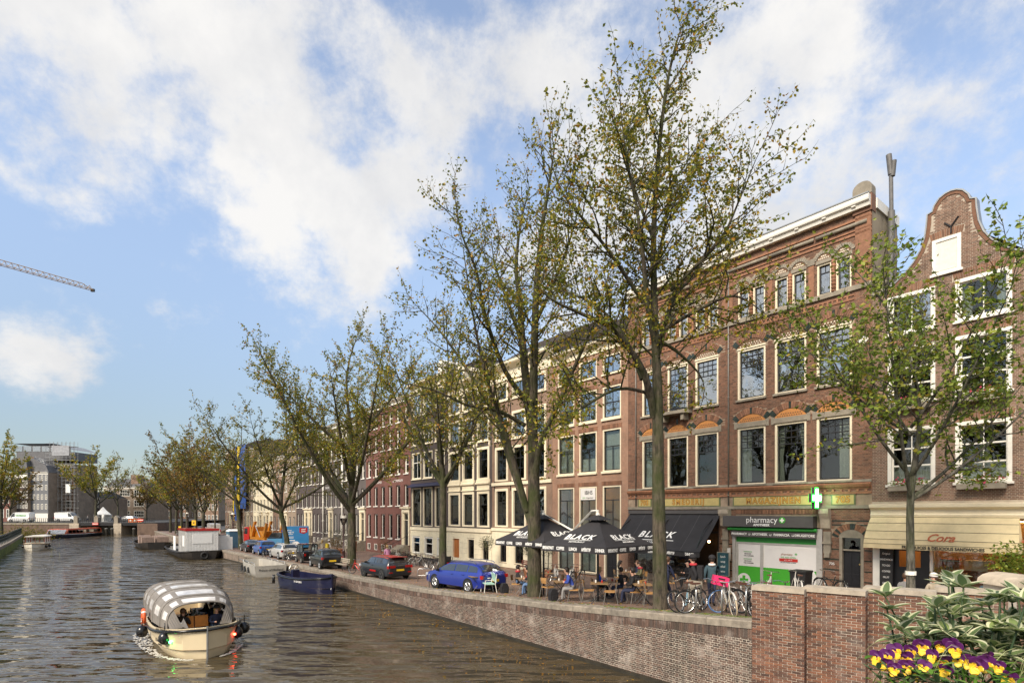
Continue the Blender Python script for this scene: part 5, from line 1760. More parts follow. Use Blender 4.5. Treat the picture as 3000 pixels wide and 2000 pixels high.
def grow_tree(name, label, loc, limbs, seed, leaf='leaf_autumn', lsize=0.11, dens=1.0, bark='bark', l2=(1.2, 3.2), step2=.5, step3=.34, l3=(.5, 1.1), up=.35, group=None, sides=8, bare=0.0, droop=.5, cat='tree', lstart=.25):
 """limbs: list of ([(x, y, z)...], [radius...]); side branches, twigs and leaves grow from them"""
 rn = random.Random(seed)
 root = thing(name, label, cat, loc, 0, group)
 tb, br = MB(), MB()
 lv, lf = [], []
 tips = []
 def add_leaf(p, d):
  s = lsize * rn.uniform(.7, 1.3)
  a = Vector((rn.gauss(0, 1), rn.gauss(0, 1), rn.gauss(-droop, .7))).normalized()
  b = a.cross(Vector((rn.gauss(0, 1), rn.gauss(0, 1), rn.gauss(0, 1))))
  if b.length < 1e-3: return
  b.normalize()
  nn = a.cross(b)
  i = len(lv)
  m = p + a * (s * .55)
  lv.extend((tuple(p), tuple(m + b * (s * .34) + nn * (s * .12)), tuple(p + a * s), tuple(m - b * (s * .34) + nn * (s * .12))))
  lf.append((i, i + 1, i + 2)); lf.append((i, i + 2, i + 3))
 def twig(p, d, L):
  pts = [p]
  dd = d.normalized()
  k = 3
  for j in range(k):
   dd = (dd + Vector((rn.gauss(0, .22), rn.gauss(0, .22), rn.gauss(.05, .2)))).normalized()
   pts.append(pts[-1] + dd * (L / k))
  br.tube(pts, [.008 + .004 * L, .007, .005, .002], 3, cap=False)
  if rn.random() < bare: return
  n = int(L * 9 * dens * rn.uniform(.5, 1.3))
  for _ in range(n):
   j = rn.randrange(0, k); f = rn.random()
   q = pts[j] * (1 - f) + pts[j + 1] * f
   add_leaf(q + Vector((rn.gauss(0, .05), rn.gauss(0, .05), rn.gauss(-.03, .05))), dd)
 def side(p, d, L, r):
  k = max(3, int(L / .55))
  pts, rs = [p], [r]
  dd = d.normalized()
  for j in range(k):
   dd = (dd + Vector((rn.gauss(0, .16), rn.gauss(0, .16), rn.gauss(up * .18, .14)))).normalized()
   pts.append(pts[-1] + dd * (L / k)); rs.append(r * (1 - (j + 1) / k) + .006)
  br.tube(pts, rs, 4, cap=False)
  n = int(L / step3)
  for i in range(n):
   f = (.15 + .85 * (i + rn.random()) / n) * k
   j = min(int(f), k - 1)
   q = pts[j] + (pts[j + 1] - pts[j]) * (f - j)
   ax = (pts[j + 1] - pts[j]).normalized()
   o = ax.cross(Vector((rn.gauss(0, 1), rn.gauss(0, 1), rn.gauss(0, 1)))).normalized()
   twig(q, ax * .6 + o * .8 + Vector((0, 0, .1)), rn.uniform(*l3) * (1.05 - .35 * f / k))
  twig(pts[-1], dd, rn.uniform(*l3))
 for li, (pts, rs) in enumerate(limbs):
  pts = [Vector(p) for p in pts]
  cp, cr = catmull(pts, rs)
  (tb if cr[0] > .05 else br).tube(cp, cr, sides if cr[0] > .12 else 6, cap=False)
  Ls = [0.0]
  for a, b in zip(cp, cp[1:]): Ls.append(Ls[-1] + (b - a).length)
  tot = Ls[-1]
  s = tot * (lstart if li else .42)
  while s < tot:
   j = max(i for i in range(len(Ls)) if Ls[i] <= s)
   j = min(j, len(cp) - 2)
   f = (s - Ls[j]) / max(1e-6, Ls[j + 1] - Ls[j])
   q = cp[j].lerp(cp[j + 1], f)
   r = cr[j] + (cr[j + 1] - cr[j]) * f
   ax = (cp[j + 1] - cp[j]).normalized()
   o = ax.cross(Vector((rn.gauss(0, 1), rn.gauss(0, 1), rn.gauss(0, 1)))).normalized()
   L = rn.uniform(*l2) * (1.0 - .5 * s / tot)
   side(q, ax * .5 + o * .95 + Vector((0, 0, up)), L, min(r * .6, .012 + .012 * L))
   s += step2 * rn.uniform(.6, 1.4)
  side(cp[-1], (cp[-1] - cp[-2]), rn.uniform(*l2) * .5, .012)
 tb.build('trunk', bark, root, smooth=True, fix=False)
 br.build('branches', bark, root, smooth=True, fix=False)
 me = bpy.data.meshes.new('crown')
 me.from_pydata(lv, [], lf)
 me.materials.append(MATS[leaf])
 ob('crown', me, root)
 return root
def auto_limbs(seed, H, r0, fork, n, spread, lean=0.0, top=1.0):
 """trunk with a leader and N rising limbs"""
 rn = random.Random(seed)
 lx, ly = rn.gauss(0, .02), rn.gauss(0, .02)
 tr = [(0, 0, -.3), (lean * fork * .3, 0, fork * .4), (lean * fork, 0, fork), (lean * fork * 1.2 + rn.gauss(0, .3), rn.gauss(0, .3), fork + (H - fork) * .35), (lean * fork + rn.gauss(0, .5), rn.gauss(0, .5), fork + (H - fork) * .7), (lean * fork + rn.gauss(0, .6), rn.gauss(0, .6), H * top)]
 limbs = [(tr, [r0 * 1.15, r0 * .92, r0 * .8, r0 * .45, r0 * .22, .012])]
 for i in range(n):
  a = 2 * math.pi * (i + rn.random() * .6) / n
  f = fork * rn.uniform(.85, 1.0) + (H - fork) * rn.choice((0, 0.02, .12, .3, .4))
  k = 1.0 - (f - fork) / (H - fork) * .6
  sp = spread * k * rn.uniform(.75, 1.15)
  h = (H - f) * rn.uniform(.45, .85)
  bx = lean * fork
  c, s = math.cos(a), math.sin(a)
  P = [(bx * min(1, f / fork), 0, f), (bx + c * sp * .3, s * sp * .3, f + h * .22), (bx + c * sp * .62, s * sp * .62, f + h * .52), (bx + c * sp * .88, s * sp * .88, f + h * .8), (bx + c * sp * 1.05, s * sp * 1.05, f + h)]
  q = r0 * .48 * k
  limbs.append((P, [q, q * .8, q * .55, q * .3, .012]))
 return limbs
def px_limbs(base, sc, raw, seed):
 """limbs measured as (across, up) offsets in hundredths of a metre, given some depth"""
 rn = random.Random(seed)
 out = []
 for i, (pts, r0, r1) in enumerate(raw):
  dy = 0 if i == 0 else rn.choice((-1, 1)) * rn.uniform(.35, .75)
  P, Rr = [], []
  x0, z0 = pts[0]
  for j, (x, z) in enumerate(pts):
   d = math.hypot(x - x0, z - z0) / sc
   P.append(((x - base[0]) / sc, d * dy * .6, (base[1] - z) / sc))
   f = j / (len(pts) - 1)
   Rr.append(r0 + (r1 - r0) * f)
  out.append((P, Rr))
 return out

# tree at the terrace: limbs set out from its own base, units of 1/88 m
T1 = [([(1935, 1800), (1933, 1650), (1930, 1500), (1928, 1350), (1927, 1200), (1925, 1100), (1920, 1000), (1916, 850), (1915, 700), (1925, 500), (1950, 270), (1980, 130), (2005, 60)], .26, .012),
  ([(1916, 1220), (1878, 1105), (1800, 1010), (1760, 983), (1685, 960), (1600, 930), (1545, 880)], .13, .015),
  ([(1900, 1165), (1885, 1148), (1800, 1145), (1697, 1205), (1608, 1270), (1560, 1285)], .075, .012),
  ([(1930, 1030), (1978, 880), (2017, 813), (2070, 760), (2110, 690), (2150, 620)], .10, .012),
  ([(1945, 965), (2020, 925), (2106, 892), (2150, 905), (2190, 940)], .07, .012),
  ([(1930, 1000), (1965, 1010), (2022, 1046), (2068, 1089), (2083, 1125)], .07, .012),
  ([(1920, 1010), (1890, 900), (1870, 780), (1845, 660), (1810, 540), (1790, 440)], .11, .012),
  ([(1916, 800), (1960, 650), (2000, 480), (2060, 380), (2100, 310)], .07, .012),
  ([(1915, 700), (1880, 560), (1850, 400), (1830, 250)], .06, .012),
  ([(1885, 885), (1780, 760), (1700, 680), (1640, 620), (1610, 560)], .07, .012),
  ([(1965, 850), (2080, 740), (2120, 650), (2150, 560)], .06, .012),
  ([(1880, 1110), (1840, 960), (1760, 850), (1660, 790), (1590, 770)], .07, .012)]
T2 = [([(1480, 1745), (1479, 1600), (1478, 1450), (1475, 1300), (1462, 1200), (1447, 1050), (1440, 930), (1430, 850), (1440, 740), (1465, 630)], .33, .012),
  ([(1476, 1320), (1476, 1100), (1480, 950), (1490, 830), (1508, 720), (1520, 640)], .2, .012),
  ([(1470, 1530), (1420, 1380), (1380, 1250), (1350, 1190), (1270, 1060), (1200, 960), (1130, 880)], .17, .014),
  ([(1460, 1500), (1432, 1400), (1400, 1290), (1350, 1150), (1320, 1000), (1300, 860)], .14, .012),
  ([(1482, 1430), (1492, 1330), (1545, 1210), (1580, 1130), (1620, 1040), (1640, 960)], .15, .012),
  ([(1462, 1210), (1400, 1130), (1350, 1000), (1330, 900), (1295, 820), (1280, 740)], .12, .012),
  ([(1455, 1270), (1380, 1235), (1300, 1225), (1230, 1195), (1150, 1180)], .10, .012),
  ([(1447, 1050), (1400, 900), (1370, 800), (1360, 720)], .1, .012),
  ([(1480, 1000), (1540, 880), (1570, 800), (1590, 730)], .09, .012)]
def at(t, n): return G(t, n) + Vector((0, 0, -.02))
grow_tree('canal_tree', 'tallest canal tree, mossy trunk between the terrace chairs and the parked bicycles', at(2.46, -11.0), px_limbs((1935, 1783), 88, T1, 3), 5, 'leaf_autumn', .118, 1.75, sides=12, l2=(1.4, 3.6), step2=.24, step3=.20)
grow_tree('canal_tree', 'many-stemmed canal tree with green mossy trunk behind the blue station wagon', at(9.3, -10.7), px_limbs((1480, 1731), 62, T2, 8), 6, 'leaf_autumn', .12, 1.3, sides=12, l2=(1.3, 3.4), step2=.27, step3=.22)
grow_tree('canal_tree', 'slim straight canal tree standing between the red-roofed car and the blue wagon', at(17.4, -10.5), auto_limbs(21, 14.5, .22, 6.0, 7, 3.6), 7, 'leaf_autumn', .125, 1.5, l2=(1.0, 2.6), step2=.32, step3=.22)
grow_tree('canal_tree', 'stout canal tree by the red bicycle, long limb reaching over the water', at(32.8, -9.6), auto_limbs(5, 19.0, .36, 5.0, 11, 8.0), 8, 'leaf_autumn', .155, 1.7, l2=(1.5, 3.6), step2=.34, step3=.25)
grow_tree('canal_tree', 'leaning canal tree beside the silver wagon with thinning crown', at(44.5, -11.0), auto_limbs(9, 15.5, .27, 5.0, 10, 7.2, lean=-.16), 9, 'leaf_olive', .155, 1.5, l2=(1.5, 3.4), step2=.34, step3=.25, bare=.25)
grow_tree('canal_tree', 'canal tree beside the blue advertising truck with yellow-green crown', at(62.5, -11.4), auto_limbs(13, 15.0, .28, 4.6, 9, 6.6, lean=-.08), 10, 'leaf_autumn', .18, 1.1, l2=(1.4, 3.2), step2=.4, step3=.3)
grow_tree('young_tree', 'thin young street tree by the blue portable toilet', at(73.5, -12.3), auto_limbs(17, 10.5, .12, 4.0, 6, 2.2), 11, 'leaf_autumn', .17, .6, l2=(.8, 1.8), step2=.5, step3=.4)
# young tree before the sandwich shop
yt = grow_tree('young_tree', 'young green street tree with white band before the sandwich shop', at(-3.0, -5.6), auto_limbs(29, 11.2, .125, 3.6, 10, 3.3), 12, 'leaf_green', .14, 1.75, bark='bark_pale', l2=(1.0, 2.4), step2=.25, step3=.21, l3=(.35, .8), up=.2, droop=.2)
MB().tube([(0, 0, 1.05), (0, 0, 1.17)], .15, 12).build('white_band', 'white_paint', yt)
# ------------------------------------------------------------------ left bank, far bridge, buildings beyond
mat('bridge_brown', (0.13, 0.085, 0.062), 0.85, var=0.25, scale=1.2, dirt=0.5)
mat('rust_red', (0.16, 0.06, 0.04), 0.8, var=0.3)
mat('tarp', (0.30, 0.31, 0.33), 0.6, var=0.3, scale=1.5)
mat('orange_plastic', (0.65, 0.17, 0.04), 0.5, var=0.15)
mat('yellow_sign', (0.75, 0.42, 0.02), 0.5)
mat('scaffold_tube', (0.46, 0.46, 0.45), 0.4, 0.7, var=0.1)
mat('slate', (0.12, 0.12, 0.125), 0.55, var=0.25, scale=2)
mat('paint_grey', (0.15, 0.155, 0.165), 0.7, var=0.12)
mat('tent_white', (0.78, 0.78, 0.76), 0.7, var=0.05)
mat('crane_yellow', (0.42, 0.25, 0.07), 0.6, var=0.2)
mat('hedge_ivy', (0.05, 0.08, 0.02), 0.9, var=0.5, scale=8)
def left_bank():
 pts = [(60, -33.6), (90, -34.0), (125, -34.9)]
 rows = [[W(t, n, -1.0), W(t, n, 1.29), W(t, n - .6, 1.30), W(t, n - 40, 1.30)] for t, n in pts]
 mb = MB(); mb.grid([r[1:] for r in rows]); e = W(125, -34.9, -1);
 mb.face([W(125, -34.9, -1), W(125, -74.9, -1), W(125, -74.9, 1.3), W(125, -34.9, 1.3)])
 tag(mb.build('embankment', 'asphalt', fix=False), kind='structure')
 r = thing('quay_wall', 'low quay wall overgrown with bright green moss across the canal', 'quay wall', W(60, -33.6, 0), FROT)
 def loc(t, n, z):
  return (60 - t, n + 33.6, z)
 mb = MB(); mb.grid([[loc(t, n + .02, -.5), loc(t, n + .02, .95)] for t, n in pts]); mb.build('wall_face', 'green_wall', r, fix=False)
 mb = MB(); mb.grid([[loc(t, n + .06, .95), loc(t, n + .06, 1.32), loc(t, n - .5, 1.32)] for t, n in pts]); mb.build('coping', 'coping_stone', r, fix=False)
 f = thing('railing', 'dark green iron railing along the mossy quay', 'railing', W(60, -33.6, 1.32), FROT)
 n_ = 0
 post = MB().tube([(0, 0, 0), (0, 0, 1.15)], .04, 6).ball((0, 0, 1.2), .06, 6, 4).mesh('post', 'iron_green')
 for k in range(33):
  t = 60 + 2 * k
  n = lerp_tab(pts, t) - .2
  p = loc(t, n, 0); ob('post', post, f, (p[0], p[1], 0))
 for z in (.35, .72, 1.08):
  MB().tube([loc(t, n - .2, z) for t, n in pts], .025, 5).build('rail', 'iron_green', f)
 mb = MB()
 for k in range(330):
  t = 60 + .2 * k; n = lerp_tab(pts, t) - .2
  p = loc(t, n, 0); mb.tube([(p[0], p[1], .35), (p[0], p[1], 1.08)], .011, 3, cap=False)
 tag(mb.build('baluster', 'iron_green', f, fix=False), kind='stuff')
 # site screen behind the railing
 s = thing('site_fence', 'construction screen of grey sheeting behind the quay railing', 'fence', W(88, -38.5, 1.3), FROT)
 mb = MB(); mb.grid([[(-.8 * i, .06 * math.sin(i * 2.1), z) for i in range(38)] for z in (.1, 2.0)]); mb.build('sheeting', 'tarp', s, smooth=True, fix=False)
 mb = MB()
 for i in range(13): mb.tube([(-2.5 * i, .1, 0), (-2.5 * i, .1, 2.1)], .03, 4)
 mb.build('frame', 'steel', s, fix=False)
 # shrubs and rusty sheet piling near the bridge foot
 b = thing('ivy_bush', 'dark bush growing on the bank before the bridge wall', 'bush', W(126.5, -34.5, .2))
 mb = MB(); rn = random.Random(4)
 for i in range(2600):
  p = Vector((rn.gauss(0, 2.0), rn.gauss(0, 1.2), abs(rn.gauss(0, 1.1)))); s_ = rn.uniform(.12, .25)
  a = Vector((rn.gauss(0, 1), rn.gauss(0, 1), rn.gauss(0, 1))).normalized() * s_; c = a.cross(Vector((0.3, .5, 1))).normalized() * s_ * .6
  mb.face([p, p + a * .5 + c, p + a, p + a * .5 - c])
 mb.build('foliage', 'leaf_olive', b, fix=False)
 MB().tube([(0, 0, -.3), (.1, 0, .8)], .08, 5).build('stem', 'bark_far', b)
 g = thing('sheet_piling', 'rusty steel sheet piling standing in the water below the bush', 'piling', W(127.2, -31.5, 0), FROT)
 mb = MB(); mb.grid([[(-.4 * i, .15 * (i % 2), z) for i in range(16)] for z in (-.5, 1.7)]); mb.build('sheet', 'rust_red', g, fix=False)
left_bank()
def far_bridge():
 Y = 129.0
 r = thing('far_bridge', 'flat girder bridge on stone piers with dark railing across the canal', 'bridge', (-100, Y, 0))
 X = lambda px: (px - 1500) * Y / 1615 + 100
 MB().box(X(20), X(452), 0, 11, 2.72, 2.92).build('deck', 'asphalt', r, fix=False)
 for y in (-.05, 10.8): MB().box(X(215), X(455), y, y + .25, 2.2, 2.86).build('girder', 'black_metal', r, fix=False)
 for k in range(5): MB().box(X(235), X(450), 1.5 + 2 * k, 1.7 + 2 * k, 2.25, 2.72).build('girder', 'black_metal', r, fix=False)
 MB().box(X(-40), X(206), -.02, 10.9, -1, 2.72).build('abutment', 'bridge_brown', r, fix=False)
 MB().box(X(-40), X(206), -.14, -.03, 2.45, 2.80).build('coping', 'stone_grey', r, fix=False)
 for (a, b) in ((206, 233), (335, 357)):
  MB().box(X(a), X(b), -.25, 11.1, -1, 2.74).build('pier', 'pale_stone', r, fix=False)
  for q in range(4): MB().box(X(a) - .03, X(b) + .03, -.29, 0, .2 + q * .62, .72 + q * .62).build('stone_block', 'pale_stone', r, fix=False)
 MB().box(X(403), X(462), -.1, 11, -1, 2.70).build('abutment', 'bridge_brown', r, fix=False)
 mb = MB()
 for px in range(30, 452, 6): mb.box(X(px) - .03, X(px) + .03, .1, .16, 2.92, 3.9)
 mb.build('railing_post', 'black_metal', r, fix=False)
 for z in (3.2, 3.55, 3.9): MB().box(X(30), X(452), .1, .16, z - .03, z + .03).build('rail', 'black_metal', r, fix=False)
 for px in (223, 283, 341):
  m = MB(); m.box(X(px) - .45, X(px) + .45, -.2, .5, 2.75, 4.1); m.prism([(X(px) - .5, 4.1), (X(px) + .5, 4.1), (X(px), 4.6)], -.25, .55); m.build('stone_post', 'stone_grey', r)
 for px, z in ((282, 2.62), (414, 3.5)):
  b = MB().box(X(px) - .7, X(px) + .7, -.34, -.3, z - .28, z + .28).build('signboard', 'red_label', r, fix=False)
  MB().box(X(px) - .65, X(px) + .65, -.36, -.345, z - .08, z + .08).build('bar', 'white_paint', b, fix=False)
 # mooring dolphins
 for px in (326, 343, 406):
  q = thing('mooring_post', 'timber mooring post standing in the water by the bridge pier' if px < 400 else 'dark mooring post at the far side of the bridge opening', 'post', (X(px) - 100, Y - 1.6, 0))
  if px < 400: q['group'] = 'mooring posts at the bridge'
  MB().tube([(0, 0, -1), (0, 0, 1.5)], .3, 8).build('pile', 'dark_wet', q); MB().lathe([(.34, 1.45), (.34, 1.6), (.1, 1.7)], 8).build('cap', 'grey_metal', q)
 # ground at both ends and beyond
 o = MB().face([(-400, 140, 2.75), (-93, 140, 2.75), (-112, 330, 2.75), (-400, 330, 2.75)]).face([(-400, 116, 2.7), (-116, 129, 2.7), (-116, 140.1, 2.7), (-400, 140.1, 2.7)]).build('ground', 'asphalt', fix=False)
 tag(o, kind='structure')
 o = MB().face([(-400, 290, 2.7), (200, 290, 2.7), (200, 700, 2.7), (-400, 700, 2.7)]).build('ground', 'asphalt', fix=False); tag(o, kind='structure')
far_bridge()
def block(name, label, px0, px1, Y, z0, z1, m, cols, rows, depth=12, case='white_paint', gw=.55, gh=.6, rot=0.0, corn=.3, nc=1, roof=0, cat='building', sash=None, base=None):
 s = Y / 1615
 x0, x1 = (px0 - 1500) * s, (px1 - 1500) * s
 Wd = x1 - x0
 h = House(name, label, 0, Wd, z0, z1, m, depth=depth)
 h.root['category'] = cat
 h.root.location = (x0, Y, z0); h.root.rotation_euler = (0, 0, rot)
 bw = Wd / cols; rh = (z1 - z0 - .4) / rows
 for r in range(rows):
  for c in range(cols):
   cx = (c + .5) * bw; cz = z0 + .1 + (r + .55) * rh
   h.window(cx - bw * gw / 2, cx + bw * gw / 2, cz - rh * gh / 2, cz + rh * gh / 2, rows=((.5, nc), (.5, nc)), case=case, sash=sash or case, fw=.12, bw=.08, mid=.1, sill=None, panes=False)
 h.shell()
 if corn: h.cornice(z1 - .5, z1 + .15, corn, case, gut=False)
 if roof: h.roof(z1 + roof, 0, z1 + .1, m='slate')
 return h
block('corner_building', 'pale-fronted building with a red awning at the far left corner', -30, 30, 148, 2.75, 11.0, 'brick_plum', 4, 2)
h = block('canal_house', 'dark house with white window groups and grey mansard beside the grey house', 30, 82, 150, 2.75, 14.6, 'brick_dark', 6, 4, gw=.62, gh=.66, corn=.5)
h.band(14.6, 15.5, .25, 'white_paint', 'attic'); MB().prism([(0.1, h.z(15.5)), (4.7, h.z(15.5)), (4.2, h.z(20.0)), (.6, h.z(20.2))], .1, 9).build('mansard', 'slate', h.root)
h.band(2.75, 5.2, .2, 'white_paint', 'shopfront')
h = block('canal_house', 'flat grey painted house with five rows of white windows', 82, 141, 151, 2.75, 16.2, 'paint_grey', 5, 5, gw=.52, gh=.55)
MB().prism([(0.1, h.z(16.3)), (5.4, h.z(16.3)), (4.6, h.z(18.2)), (.3, h.z(20.6))], .3, 9).build('mansard', 'slate', h.root)
h.band(2.75, 5.0, .1, 'white_paint', 'shopfront')
# tall block with the glazed roof floor
h = block('office_block', 'tall brick block under scaffolding with a curved glass roof floor', 142, 216, 157, 2.75, 19.0, 'brick_brown', 2, 5, gw=.66, gh=.62, nc=4, depth=9)
MB().box(-9.3, 0, .5, 9, h.z(2.75), h.z(20.0)).build('rear_wing', 'plaster_cream', h.root)
MB().box(-9.4, 7.2, .3, 9, h.z(20.0), h.z(22.5)).build('roof_floor', 'slate', h.root)
mb = MB(); rows = []
for i in range(9):
 a = (math.pi / 2) * i / 8
 rows.append([(-10.5, 0, h.z(22.5) + 2.2 * math.sin(a)), (-10.5, 9, h.z(22.5) + 2.2 * math.sin(a))])
mb.grid([[(-10.5 + 17.4 * i / 12, y, h.z(22.6) + 2.3 * math.sin(min(1, (12.6 - i) / 5) * math.pi / 2)) for y in (.2, 9)] for i in range(13)])
mb.build('curved_roof', 'zinc', h.root, fix=False)
for k in range(6): ob('roof_pane', pane_mesh(2.2, 1.5, 'glass_sky'), h.root, (-8.8 + 2.6 * k, .28, h.z(23.4)))
MB().box(-10.4, 6.0, .35, .5, h.z(22.5), h.z(24.2)).build('roof_frame', 'slate', h.root, fix=False)
def scaffold():
 Y = 155.2; s = Y / 1615
 X = lambda px: (px - 1500) * s
 r = thing('scaffolding', 'steel tube scaffolding several lifts high around the brick block', 'scaffold', (X(144), Y, 2.75))
 x1 = X(228) - X(144)
 for i in range(8):
  for y in (0, -1.2):
   MB().tube([(x1 * i / 7, y, 0), (x1 * i / 7, y, 22.3 if i else 21)], .05, 4).build('standard', 'scaffold_tube', r, fix=False)
 for k in range(11):
  z = 1.9 * (k + 1)
  for y in (0, -1.2):
   MB().tube([(-.2, y, z), (x1 + .3, y, z)], .045, 4).build('ledger', 'scaffold_tube', r, fix=False)
  MB().tube([(-.2, -1.2, z + .9), (x1 + .3, -1.2, z + .9)], .035, 4).build('guard_rail', 'scaffold_tube', r, fix=False)
  if k % 2 == 0: MB().box(-.1, x1 + .1, -1.15, -.05, z - .03, z + .03).build('platform', 'plaster_side', r, fix=False)
  a = (k % 7) * x1 / 7
  MB().tube([(a, -1.25, z - 1.9), (a + x1 / 7, -1.25, z)], .035, 4).build('brace', 'scaffold_tube', r, fix=False)
 MB().box(1.8, 6.6, -1.3, -1.26, 18.4, 21.2).build('debris_net', 'tarp', r, fix=False)
 MB().box(5.7, 7.0, -1.35, -1.3, 8.0, 10.4).build('site_board', 'tent_white', r, fix=False)
scaffold()
block('dark_building', 'low dark shopfront building right of the scaffolding', 216, 292, 165, 2.75, 9.6, 'brick_dark', 7, 2, gw=.5, gh=.75, roof=2)
h = block('school_building', 'broad brown building with wide white grid windows behind the trees', 304, 428, 182, 2.75, 13.6, 'brick_tan', 3, 3, gw=.72, gh=.62, nc=5, roof=3)
MB().box(7.6, 10.0, 2, 5, h.z(13.5), h.z(17.8)).build('chimney', 'brick_brown', h.root)
block('distant_house', 'pale distant house between the brown building and the trees', 428, 462, 215, 2.75, 15, 'plaster_cream', 3, 4, roof=2)
block('distant_house', 'brown distant house with step of pale shutters past the bridge', 462, 500, 218, 2.75, 17, 'brick_brown', 4, 4, roof=2)
block('distant_house', 'reddish distant house closing the view past the bridge', 500, 545, 222, 2.75, 14, 'brick_red', 4, 4, roof=3)
block('distant_house', 'tan distant house behind the quay trees', 545, 600, 226, 2.75, 18, 'brick_tan', 5, 5, roof=2)
block('distant_house', 'tall brown distant house behind the quay trees and orange sign', 596, 640, 190, 1.2, 20, 'brick_brown', 4, 5, roof=2)
def far_things():
 Y = 133.; s = Y / 1615
 X = lambda px, y=133.: (px - 1500) * y / 1615
 # party tent
 r = thing('party_tent', 'white pavilion tent with pointed roof on the far bridge', 'tent', (X(302, 145), 145, 2.78))
 MB().lathe([(2.1, 1.9), (1.9, 2.2), (.9, 3.0), (.12, 3.9)], 4).build('roof', 'tent_white', r)
 for (x, y) in ((-1.4, -1.4), (1.4, -1.4), (1.4, 1.4), (-1.4, 1.4)): MB().tube([(x, y, 0), (x, y, 2.0)], .04, 5).build('pole', 'steel', r)
 MB().box(-1.4, 1.4, 1.38, 1.42, 0, 1.95).build('side_cloth', 'tent_white', r, fix=False)
 # barriers
 for i in range(3):
  b = thing('road_barrier', 'orange plastic road barrier on the far bridge', 'barrier', (X(392 + 13 * i), 132, 2.93), group='orange barriers on the bridge')
  MB().prism([(-.5, 0), (.5, 0), (.46, .9), (-.46, .9)], -.2, .2).build('body', 'orange_plastic', b); MB().box(-.3, .3, -.22, -.2, .3, .6).build('panel', 'white_paint', b, fix=False)
 # tower crane: jib over the roofs, mast out of sight to the left
 c = thing('tower_crane', 'yellowish lattice jib of a tower crane high over the roofs', 'crane', (-202, 130, 0))
 d = Vector((14, 20, 0)).normalized(); L = 86.0; zj = 86
 mast = MB()
 for (x, y) in ((-1, -1), (1, -1), (1, 1), (-1, 1)): mast.tube([(x, y, 0), (x, y, zj)], .12, 4)
 for k in range(28):
  z = 3 * k
  for a, b in (((-1, -1), (1, -1)), ((1, -1), (1, 1)), ((1, 1), (-1, 1)), ((-1, 1), (-1, -1))): mast.tube([(*a, z), (*b, z + 3)], .06, 3)
 mast.build('mast', 'crane_yellow', c, fix=False)
 jib = MB()
 nrm = Vector((d.y, -d.x, 0))
 A = lambda q, o, z: tuple(d * q + nrm * o + Vector((0, 0, zj + z)))
 for o, z in ((-.7, 0), (.7, 0)): jib.tube([A(-12, o, z), A(L, o, z)], .11, 4)
 jib.tube([A(-2, 0, 2.0), A(L - 3, 0, 1.5), A(L, 0, .2)], .12, 4)
 n = 52
 for k in range(n):
  q0, q1, q2 = L * k / n, L * (k + .5) / n, L * (k + 1) / n
  for o in (-.7, .7):
   jib.tube([A(q0, o, 0), A(q1, 0, 1.9 - .4 * k / n)], .06, 3, cap=False); jib.tube([A(q1, 0, 1.9 - .4 * k / n), A(q2, o, 0)], .06, 3, cap=False)
  jib.tube([A(q0, -.7, 0), A(q0, .7, 0)], .05, 3, cap=False)
 jib.build('jib', 'crane_yellow', c, fix=False)
 MB().cbox(A(L + .2, 0, .0), (1.2, .6, 1.0)).build('jib_head', 'black_metal', c)
far_things()
# trees of the far quays
FT = [('young crowded tree', 4, 103, 18.0, 4.8, 'leaf_autumn', 31, .3, 'large yellow-green tree at the edge of the left bank'),
  ('t', 30, 135, 14.0, 4.2, 'leaf_rust', 41, .25, 'brownish tree on the left bank before the dark canal house'),
  ('t', 281, 140, 18.5, 7.0, 'leaf_autumn', 33, .34, 'broad spreading green tree standing over the middle of the far bridge'),
  ('t', 345, 160, 19.0, 6.0, 'leaf_rust', 37, .25, 'half-bare tree with fine brown twigs behind the far bridge'),
  ('t', 430, 175, 12.0, 4.0, 'leaf_rust', 39, .2, 'small brownish tree in front of the pale distant house')]
for (_, px, Y, H, sp, lf, sd_, r0, lb) in FT:
 grow_tree('far_tree', lb, ((px - 1500) * Y / 1615, Y, 2.75 if Y > 126 else 1.3), auto_limbs(sd_, H, r0, H * .25, 9, sp), sd_ + 1, lf, .34, 1.5 if 'bare' not in lb else .5, bark='bark_far', l2=(1.2, 3.0), step2=.5, step3=.4, sides=6, bare=.6 if 'bare' in lb else .1)
QT = [(108, 19.5, 5.5, 'leaf_rust', 51, 'tall half-bare quay tree behind the white site cabin'), (116, 17.5, 5.0, 'leaf_autumn', 52, 'dense green quay tree near the far bridge end'),
  (124, 18.5, 5.0, 'leaf_olive', 53, 'olive quay tree rising past the barge crates'), (98, 16.5, 4.0, 'leaf_rust', 54, 'rust-brown quay tree by the yellow direction sign'), (90, 16.0, 4.4, 'leaf_rust', 55, 'brown-leaved quay tree left of the portable toilet'),
  (134, 19.0, 6.0, 'leaf_autumn', 56, 'yellow-green quay tree next to the far bridge')]
for (t, H, sp, lf, sd_, lb) in QT:
 grow_tree('quay_tree', lb, at(t, nq(t) + 2.2), auto_limbs(sd_, H, .28, H * .28, 8, sp), sd_ + 1, lf, .30, 1.3, bark='bark_far', l2=(1.2, 3.0), step2=.48, step3=.38, sides=6, bare=.15)
